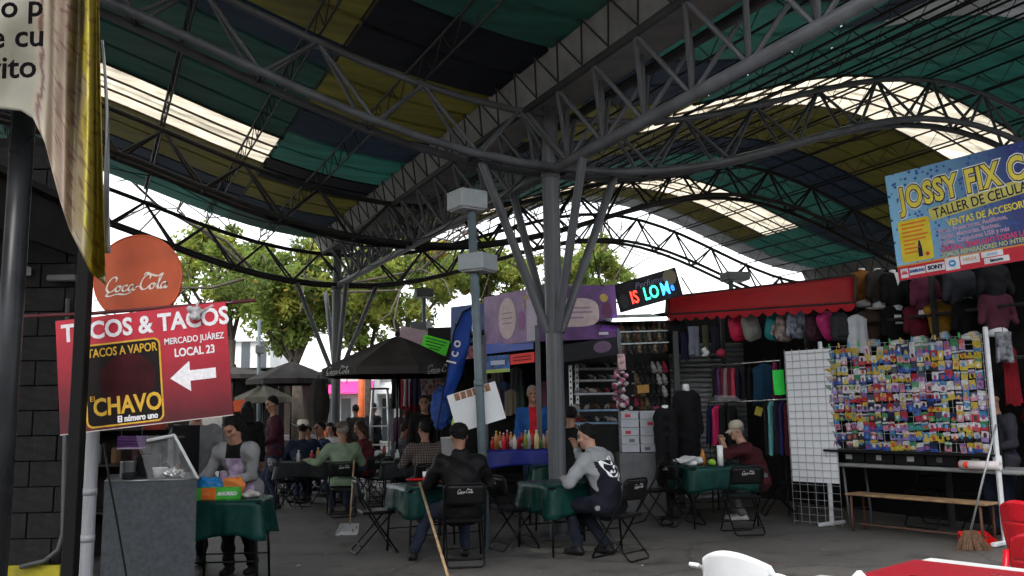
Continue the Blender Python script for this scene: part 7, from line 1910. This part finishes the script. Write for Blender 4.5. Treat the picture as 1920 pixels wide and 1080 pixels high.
def tree_px(label, px, Y, top_y, bot_y, half, n, seed, trunk_px=None, **k):
    c = P(px, (top_y + bot_y) / 2, Y); rz_ = (bot_y - top_y) / 2 / sc(Y); tx = P(trunk_px or px, 700, Y).x
    tree(label, (tx, Y, 0), 0, (c.x, Y, c.z), (half / sc(Y), half / sc(Y) * .8, rz_), n, seed, **k)
tree_px('leafy yellow-green tree rising behind the taco sign', 400, 31, 435, 600, 110, 13000, 1, 430, wts=(.42, .40, .13, .05))
tree_px('large spreading tree behind the small black umbrella', 545, 29, 455, 655, 118, 19000, 2, 560, wts=(.35, .25, .37, .03), trunk_r=.2)
tree_px('broad golden green tree behind the large umbrella', 760, 32, 452, 610, 125, 16500, 3, 765, wts=(.42, .44, .09, .05))
tree_px('bright green tree above the pale purple banner', 930, 34, 455, 585, 95, 12000, 4, 930, wts=(.4, .4, .15, .05))
tree_px('green tree between the thick column and the LED sign', 1100, 33, 448, 585, 82, 8500, 5, 1095, wts=(.5, .35, .1, .05))
tree_px('small low tree beside the far column', 680, 36, 520, 660, 66, 8000, 6, 690, wts=(.45, .25, .28, .02))
# ------------------------------------------------------------------ far buildings across the street
M_PALE = mat('pale_render', (.62, .62, .61), .8, var=.1, scale=1); M_GLASSD = mat('dark_glass', (.05, .06, .07), .15)
def far_building(label, x0, x1, Y, hgt, m, storeys=2, awn=None, n=5):
    t = thing('building', label, 'building', ((x0 + x1) / 2, Y, 0), 0, 'buildings across the street'); b = MB(); b.box(((x0 + x1) / 2, Y + 3, hgt / 2), (x1 - x0, 6, hgt)); b.build('wall', m, t)
    b = MB(); b.box(((x0 + x1) / 2, Y + 2.9, hgt + .12), (x1 - x0 + .3, 6.3, .24)); b.build('cornice', M_PALE, t)
    for s_ in range(storeys):
        z = 1.3 + s_ * 3.0
        for k in range(n):
            x = x0 + (x1 - x0) * (k + .5) / n; wd = (x1 - x0) / n * .5; hh_ = 1.5 if s_ else 2.2
            w_ = sbox('window', (x, Y - .02, z + (.3 if s_ else -.1)), (wd, .06, hh_), M_GLASSD, t)
            sbox('sill', (x, Y - .08, z + (.3 if s_ else -.1) - hh_ / 2 - .04), (wd + .15, .16, .07), M_PALE, t)
    if awn: b = MB(); b.poly([(x0, Y - 1.2, 2.5), (x1, Y - 1.2, 2.5), (x1, Y - .05, 3.1), (x0, Y - .05, 3.1)], (0, 0, .05)); b.build('awning', awn, t)
X = lambda px, Y: P(px, 760, Y).x
far_building('pale two storey building far behind the small umbrella', X(380, 46), X(505, 46), 46, 5.4, M_PALE, 2, None, 4)
far_building('low white building with a bright pink awning past the far column', X(560, 44), X(702, 44), 44, 3.6, M_PALE, 1, mat('hot_pink_awning', (.80, .06, .30), .6, trans=.2), 4)
far_building('pale shop front behind the ladder and large umbrella', X(706, 46), X(880, 46), 46, 3.4, M_PALE, 1, mat('white_awning', (.7, .7, .7), .6), 4)
far_building('grey market hall far behind the purple stall', X(890, 48), X(1300, 48), 48, 4.0, mat('grey_render', (.35, .35, .34), .8), 1, None, 8)
far_building('low pale building behind the taco counter', X(150, 42), X(372, 42), 42, 3.5, mat('buff_render', (.42, .40, .37), .8), 1, None, 5)
# orange post and dark kiosks in the middle distance
q = P(678, 740, 24); b = MB(); b.tube([(q.x, 24, 0), (q.x, 24, 3.0)], .09, 10); tag(b.build('orange_post', mat('orange_post', (.65, .13, .03), .5), smooth=True), 'bright orange post right of the far column', 'post')
q = P(608, 740, 26); b = MB(); b.tube([(q.x, 26, 0), (q.x, 26, 2.7)], .07, 10); tag(b.build('orange_post', mat('orange_post', (.65, .13, .03), .5), smooth=True), 'orange post left of the far column', 'post')
def kiosk(label, px0, px1, Y, top_y, m, goods):
    x0, x1 = P(px0, 760, Y).x, P(px1, 760, Y).x; zt = P((px0 + px1) / 2, top_y, Y).z; t = thing('kiosk', label, 'kiosk', ((x0 + x1) / 2, Y, 0), 0, 'kiosks in the middle distance')
    b = MB(); b.box(((x0 + x1) / 2, Y + .8, zt / 2), (x1 - x0, .06, zt)); b.build('back', m, t); b = MB(); b.rbox(((x0 + x1) / 2, Y + .35, zt), (x1 - x0 + .2, 1.1, .06), .01); b.build('roof', M_BLACKP, t)
    for x in (x0, x1): sbox('post', (x, Y, zt / 2), (.06, .06, zt), M_STEELD, t)
    b = MB(); b.rbox(((x0 + x1) / 2, Y + .3, .42), (x1 - x0, .5, .84), .02); b.build('counter', quick((.10, .09, .10)), t)
    return t
kiosk('dark goods kiosk under the large umbrella', 752, 900, 17.6, 640, M_DARK, 0)
kiosk('dark kiosk in the background left of the small umbrella', 420, 520, 27, 692, M_DARK, 0)
kiosk('dark kiosk right of the closed umbrella', 520, 606, 30, 700, mat('kiosk_brown', (.05, .035, .03), .8), 0)
# goods hung at the kiosk
for k, (px, py, c, lb) in enumerate(((762, 706, (.25, .02, .04), 'red cloth goods hanging at the kiosk under the umbrella'), (772, 712, (.16, .015, .03), 'wine red bag hanging at the kiosk under the umbrella'), (745, 705, (.02, .02, .02), 'black dress hanging at the kiosk under the umbrella'), (764, 702, (.5, .53, .6), 'white shirt hanging at the kiosk under the umbrella'), (780, 700, (.03, .03, .08), 'navy shirt hanging at the kiosk under the umbrella'))):
    garment(lb, P(px, py, 17.2), .26, .62, cloth('k_%d' % k, c), .1, .05, group='garments at the kiosk')
o, F, w, h_ = plate('print_panel', 'panel of many small printed cards right of the umbrella pole', 'panel', (P(790, 742, 16.9), P(834, 738, 16.9), P(790, 702, 16.9)), .02, mat('small_cards_print', (.34, .28, .27), .6, var=.8, scale=16))
for r in range(4):
    for c in range(6): sbox('small_card', on(F, w * (c + .5) / 6, h_ * (r + .5) / 4, .004), (w / 8, .006, h_ / 5.5), quick([(.4, .38, .36), (.2, .1, .1), (.35, .12, .15), (.12, .12, .15)][(r * 3 + c) % 4]), o)
softbag('blue_sack', 'crumpled blue cloth sacks hanging below the feather flag', P(826, 765, 14.2), (.16, .12, .35), mat('blue_sack', (.02, .06, .25), .7, var=.3), n=10)
plate('hanging_sign', 'orange triangular pennant behind the woman in grey', 'sign', (P(440, 780, 16.5), P(462, 776, 16.5), P(437, 752, 16.5)), .01, mat('orange_pennant', (.75, .10, .02), .5))
# white plastic chairs far back
for k, (px, py, rz_) in enumerate(((690, 905, 2.6), (735, 900, -2.2))):
    p = P(px, py, 16.6 + k * .5); plastic_chair('white plastic chair %s under the large umbrella' % ['left of the pole', 'right of the pole'][k], (p.x, 16.4 + k * .4), rz_, M_WPL)

# ------------------------------------------------------------------ added unseen shop row behind the photographer, keeps low sky out of reflections
far_building('added unseen row of shops behind the photographer, blocking the low sky', -16, 20, 0, 4.6, mat('grey_render', (.35, .35, .34), .8), 1, M_DARK, 9)
_o = bpy.data.objects[[n for n in WM if n.startswith('building')][-1]]; _o.matrix_basis = Matrix.Translation((2, -7.5, 0)) @ Matrix.Rotation(math.pi, 4, 'Z')
# ------------------------------------------------------------------ people
LEATHER = cloth('black_jacket', (.007, .007, .0075), .55); GREYC = cloth('grey_cardigan', (.20, .20, .205)); BLK = cloth('black_shirt', (.007, .007, .0075)); JEANS = cloth('dark_jeans', (.022, .028, .050)); JEANSB = cloth('blue_jeans', (.03, .05, .12))
# woman packing food
def reg_woman(fc, s_):
    mi = np.zeros(len(fc), int); d = np.abs(fc[:, 0] - s_['pel'][0]); z = fc[:, 2]
    arm = (np.abs(fc[:, 0]) > .2)
    front = (d < .075) & (fc[:, 1] > s_['pel'][1] + .02 + (z - s_['pel'][2]) * .16) & ~arm
    mi[front & (z > s_['pel'][2] + .28)] = 1; mi[front & (z <= s_['pel'][2] + .28)] = 2; return mi
wx = P(452, 900, 8.95)
t, inf = person('woman in a grey cardigan and lilac apron packing food at the serving table', (P(450, 900, 8.6).x, 8.72, 0), math.pi - .12, 'stand', 1.52, 1.0, 0, [GREYC, BLK, mat('lilac_apron', (.42, .32, .46), .8, var=.4, scale=14)], BLK, None, HAIR_BLACK, 'tied', None, 'cardigan', 'long', .36,
       [(-.02, .38, .90), (.26, .42, .88)], None, -.35, .72, .0125, extra={'top_regions': reg_woman}, arm=.86, hunch=.22, elbow_hint=[(-.7, -.4, -1), (.6, -.3, -1)])
b = MB(); b.grid(lambda u, v: ((u - .5) * .34, .185 - .04 * abs(2 * u - 1) + .015 * math.sin(14 * u), .98 - .44 * v), 10, 8); b.build('apron', MATS['lilac_apron'], t, local=True, smooth=True, solid=.006)
# cook behind the counter
cx_ = P(352, 830, 9.0); person('cook in black apron over a grey shirt behind the taco counter', (cx_.x, 9.2, 0), math.pi + .5, 'stand', 1.66, 1.15, 1, cloth('grey_shirt_cook', (.13, .13, .13)), BLK, None, sleeve='half', wrists=[(-.36, .10, .84), (.20, .35, .95)], lean=.08, head_tilt=.3, h=.016)
b = MB(); b.grid(lambda u, v: (cx_.x - .16 + .28 * u, 9.0 - .02 * math.sin(math.pi * u), 1.42 - .75 * v), 6, 6); 
tag(b.build('apron', BLK, smooth=True, solid=.01), 'black apron worn by the cook behind the taco counter', 'apron')
# man B
person('man in a black jacket and beanie seated with his back to the camera', (-.55, 9.05, 0), .22, 'sit', 1.70, 1.18, 1, LEATHER, JEANS, None, HAIR_BLACK, 'short', ('beanie', cloth('black_knit', (.006, .006, .0065))), 'jacket', 'long', .14, [(-.20, .40, .78), (.18, .38, .78)], [(-.45, .36, .08), (.1, .42, .08)], .1, .25, collar='c')
# hooded man
def reg_hood(fc, s_):
    mi = np.zeros(len(fc), int); sh = (np.abs(fc[:, 0]) > .165) | ((fc[:, 2] > s_['chest'][2] + .13) & (np.abs(fc[:, 0]) > .11)); hood = fc[:, 2] > s_['neck'][2] - .055
    mi[sh | hood] = 1; mi[(fc[:, 2] < s_['pel'][2] + .12) & (fc[:, 1] < .15) & (np.abs(fc[:, 0]) < .22)] = 0; return mi
NAVYC = cloth('navy_jacket', (.012, .013, .020)); HGREY = cloth('heather_grey', (.26, .27, .28))
hp = P(1148, 960, 9.25)
t, inf = person('man in a grey and navy hooded jacket eating with his hand at his mouth', (hp.x - .03, 9.28, 0), .85, 'sit', 1.72, 1.15, 2, [NAVYC, HGREY], cloth('navy_trousers', (.014, .017, .028)), None, HAIR_BLACK, 'short', None, 'hooded_jacket', 'long', .26,
       [(-.19, .43, .79), (.02, .42, 1.10)], [(-.10, .34, .08), (.14, .12, .08)], .45, .30, .0125, extra={'top_regions': reg_hood}, collar='hood', hunch=.22, elbow_hint=[(-.8, -.2, -.6), (.5, .1, -1)])
S = MB(); 
# white printed emblem on the back: loops and strokes
W = wmat(t)
c = np.array(inf['chest']); sp = np.array(inf['sp']); bx = Vector((1, 0, 0)); by = Vector(sp); bn = bx.cross(by) * -1
bn = Vector((0, -math.cos(math.atan2(sp[1], sp[2])), math.sin(math.atan2(sp[1], sp[2]))))
o0 = Vector(c) + bn * .168 - by * .05
def nib(pts, wd, zoff=0.0):
    cc = catmull(pts, 6); vs = []; 
    for i, q in enumerate(cc):
        d = np.array(cc[min(i + 1, len(cc) - 1)]) - np.array(cc[max(i - 1, 0)]); d /= np.linalg.norm(d) + 1e-9; n = np.array([-d[1], d[0]]) * wd * (.6 + .4 * math.sin(i * .8))
        for sg in (-1, 1):
            u, v = q + sg * n; vs.append(o0 + bx * u + by * v + bn * (zoff - .9 * u * u))
    S.add(vs, [(2 * i, 2 * i + 1, 2 * i + 3, 2 * i + 2) for i in range(len(cc) - 1)])
nib([(-.10, .12), (-.12, .03), (-.05, -.06), (.04, -.05), (.08, .02), (.03, .06), (-.02, .03)], .016); nib([(-.10, .12), (-.04, .07), (.02, .10), (.06, .14), (.11, .09)], .014, .002); nib([(.11, .09), (.10, -.02), (.07, -.11), (.02, -.10)], .017, .004); nib([(-.07, .0), (-.03, -.02), (.01, .0)], .02, .006); nib([(.0, .12), (.03, .16), (.08, .15)], .012, .003)
_bp = S.build('back_print', M_WHITEPRINT, t, local=True)
_sw = _bp.modifiers.new('wrap', 'SHRINKWRAP'); _sw.target = [c_ for c_ in t.children if c_.name.startswith('hooded')][0]; _sw.wrap_method = 'PROJECT'; _sw.use_negative_direction = True; _sw.use_positive_direction = True; _sw.use_project_y = True; _sw.offset = .006
# man in the cap
cp = P(1425, 930, 12.0)
person('older man in a maroon shirt and beige cap with hands joined at the table', (cp.x, 12.0, 0), 1.45, 'sit', 1.66, 1.12, 2, cloth('maroon_shirt', (.055, .010, .014)), cloth('grey_trousers', (.12, .12, .12)), mat('pale_shoe', (.4, .38, .36), .6), HAIR_GREY, 'short', ('cap', cloth('beige_cap', (.42, .38, .30))), 'shirt', 'half', .30,
       [(-.05, .46, 1.06), (.05, .47, 1.06)], [(-.1, .25, .08), (.1, .3, .08)], .15, .25, hunch=.2, elbow_hint=[(-.7, .4, -.8), (.7, .4, -.8)])
# man in black at the column
bp_ = P(1072, 820, 10.75); person('man in a black shirt standing at the counter by the thick column, back turned', (bp_.x, 10.95, 0), -.15, 'stand', 1.50, 1.18, 1, BLK, BLK, None, HAIR_BLACK, 'short', None, 'shirt', 'long', .1, [(-.2, .3, .9), (.2, .3, .9)], head_turn=.4)
# stall keeper
kp = P(998, 780, 13.5); person('stall keeper in a bright blue jacket over a red shirt', (kp.x, 13.2, .121), math.pi + .1, 'stand', 1.70, 1.05, 1, [cloth('blue_jacket', (.012, .075, .24)), cloth('red_shirt', (.42, .012, .020))], JEANSB, None, HAIR_GREY, 'short', None, 'jacket', 'long', 0.02, h=.016,
       extra={'top_regions': lambda fc, s_: ((np.abs(fc[:, 0]) < .065) & (fc[:, 1] > 0)).astype(int)})
# group at left
GR = dict(h=.017)
gp_ = P(640, 880, 13.4); person('man in a pale green shirt and brown cap seated with his arm stretched out', (P(642, 880, 13.4).x, 13.42, 0), .30, 'sit', 1.70, 1.15, 1, cloth('pale_green_shirt', (.17, .23, .15)), JEANS, None, HAIR_GREY, 'short', ('cap', cloth('brown_cap', (.09, .065, .045))), 'shirt', 'long', .16, [(-.50, .22, .82), (.16, .38, .80)], head_turn=.5, **GR)
q = P(566, 860, 15.3); person('man in a navy jacket and white cowboy hat seated at the back table', (q.x, 15.3, 0), .2, 'sit', 1.72, 1.2, 1, cloth('navy_jacket2', (.016, .022, .040)), JEANS, None, HAIR_BLACK, 'short', ('cowboy', mat('straw_hat', (.62, .58, .48), .7)), 'jacket', 'long', .2, **GR)
q = P(606, 860, 15.6); person('dark haired man in a blue shirt beside the cowboy hat', (q.x, 15.7, 0), 2.2, 'sit', 1.70, 1.0, 1, cloth('blue_shirt2', (.018, .035, .085)), JEANS, None, HAIR_BLACK, 'short', None, 'shirt', 'long', .1, **GR)
q = P(516, 850, 14.6); person('man in a dark maroon shirt standing behind the woman in grey', (q.x, 14.6, 0), 2.0, 'stand', 1.76, 1.05, 1, cloth('dark_maroon', (.045, .012, .018)), JEANS, None, HAIR_BLACK, 'short', None, 'shirt', 'long', .05, [(-.2, .3, 1.0), (.2, .3, 1.0)], head_tilt=.35, **GR)
q = P(462, 850, 13.4); person('person in black with long dark hair behind the woman in grey', (q.x, 13.4, 0), .3, 'stand', 1.66, 1.0, 1, BLK, BLK, None, HAIR_BLACK, 'long', None, 'shirt', 'long', .05, **GR)
PLAID = mat('brown_plaid', (.11, .085, .075), .85, var=.2)
tt = PLAID.node_tree; bs = tt.nodes['Principled BSDF']; tc = tt.nodes.new('ShaderNodeTexCoord'); wv = tt.nodes.new('ShaderNodeTexWave'); wv.inputs['Scale'].default_value = 9; wv.bands_direction = 'X'; wv2 = tt.nodes.new('ShaderNodeTexWave'); wv2.inputs['Scale'].default_value = 9; wv2.bands_direction = 'Z'
ad = tt.nodes.new('ShaderNodeMath'); ad.operation = 'MULTIPLY'; tt.links.new(tc.outputs['Object'], wv.inputs[0]); tt.links.new(tc.outputs['Object'], wv2.inputs[0]); tt.links.new(wv.outputs['Fac'], ad.inputs[0]); tt.links.new(wv2.outputs['Fac'], ad.inputs[1])
rp = tt.nodes.new('ShaderNodeValToRGB'); rp.color_ramp.elements[0].color = (.045, .03, .028, 1); rp.color_ramp.elements[1].color = (.20, .165, .14, 1); tt.links.new(ad.outputs[0], rp.inputs[0]); tt.links.new(rp.outputs[0], bs.inputs['Base Color'])
q = P(800, 870, 12.6); person('man in a brown plaid shirt seated with his back turned, under the umbrella edge', (q.x, 12.61, 0), .35, 'sit', 1.72, 1.2, 1, PLAID, JEANS, None, HAIR_BLACK, 'short', None, 'shirt', 'long', .15, head_turn=.3, **GR)
q = P(796, 800, 15.2); person('man in a black top standing under the large umbrella, facing the camera', (q.x, 15.2, 0), math.pi, 'stand', 1.74, 1.0, 1, BLK, BLK, None, HAIR_BLACK, 'short', None, 'shirt', 'long', .02, **GR)
q = P(655, 840, 16.6); person('woman with brown hair seated beside the far column', (q.x, 16.6, 0), 1.2, 'sit', 1.62, 1.0, 0, cloth('brown_top', (.06, .04, .035)), JEANS, None, HAIR_BROWN, 'long', None, 'shirt', 'long', .1, **GR)
q = P(692, 850, 17.4); person('child in a red top seated under the large umbrella', (q.x, 17.4, 0), 1.9, 'sit', 1.45, .95, 1, cloth('red_top', (.30, .015, .025)), JEANS, None, HAIR_BLACK, 'short', None, 'shirt', 'long', .1, **GR)
q = P(667, 820, 22); person('distant person in dark clothes walking past the orange post', (q.x, 22, 0), .4, 'stand', 1.68, 1.0, 1, cloth('far_dark', (.03, .03, .03)), BLK, None, HAIR_BLACK, 'short', None, 'shirt', 'long', .03, h=.022, hands=False)
q = P(698, 820, 22.5); person('distant person in black beside the step ladder', (q.x, 22.5, 0), -.5, 'stand', 1.72, 1.0, 1, cloth('far_dark2', (.02, .022, .026)), BLK, None, HAIR_BLACK, 'short', None, 'shirt', 'long', .03, h=.022, hands=False)
q = P(1893, 800, 10.1); person('young person in a dark grey hoodie at the right edge behind the white post', (q.x, 10.3, 0), 1.9, 'stand', 1.62, 1.0, 0, cloth('dark_grey_hoodie', (.035, .035, .045)), JEANS, None, HAIR_BLACK, 'short', None, 'hoodie', 'long', .1, [(-.15, .3, 1.0), (.15, .3, 1.0)], head_tilt=.3, **GR)
q = P(1972, 800, 10.3); person('person in a red top cut off by the right edge', (q.x, 10.5, 0), 1.6, 'stand', 1.70, 1.0, 0, cloth('bright_red_top', (.32, .012, .018)), JEANS, None, HAIR_BLACK, 'short', None, 'shirt', 'long', .05, **GR)

# more of the crowd at the back tables
for px, Y, rz_, lb, c, hk in ((585, 17.6, 2.4, 'seated person in charcoal facing the camera behind the cowboy hat', (.03, .03, .035), 'short'), (690, 15.4, 1.4, 'seated person in a dark red top at the table under the umbrella', (.10, .015, .02), 'long'), (740, 15.9, -1.2, 'seated person in a grey top beside the umbrella pole', (.10, .10, .11), 'short'), (628, 18.4, 2.8, 'seated person in a white top beyond the green shirt', (.42, .42, .42), 'long'), (532, 17.0, 2.6, 'seated person in brown beside the long dark table', (.07, .045, .03), 'short'), (470, 19.0, .6, 'seated person in teal far behind the woman in grey', (.02, .07, .075), 'long'), (760, 18.6, 2.9, 'standing person in a plum top at the kiosk', (.07, .02, .06), 'long')):
    q = P(px, 850, Y); st = 'stand' if lb.startswith('standing') else 'sit'
    person(lb, (q.x, Y, 0), rz_, st, random.uniform(1.58, 1.74), random.uniform(.95, 1.15), random.choice([0, 1]), cloth('crowd_%d' % px, c), JEANS, None, random.choice([HAIR_BLACK, HAIR_BROWN]), hk, None, 'shirt', 'long', random.uniform(.08, .25), None, None, random.uniform(-.5, .5), random.uniform(.1, .4), .019, hunch=random.uniform(0, .2), hands=True)
    if st == 'sit': chair('folding chair under the ' + lb.replace('seated ', ''), (q.x, Y), rz_)
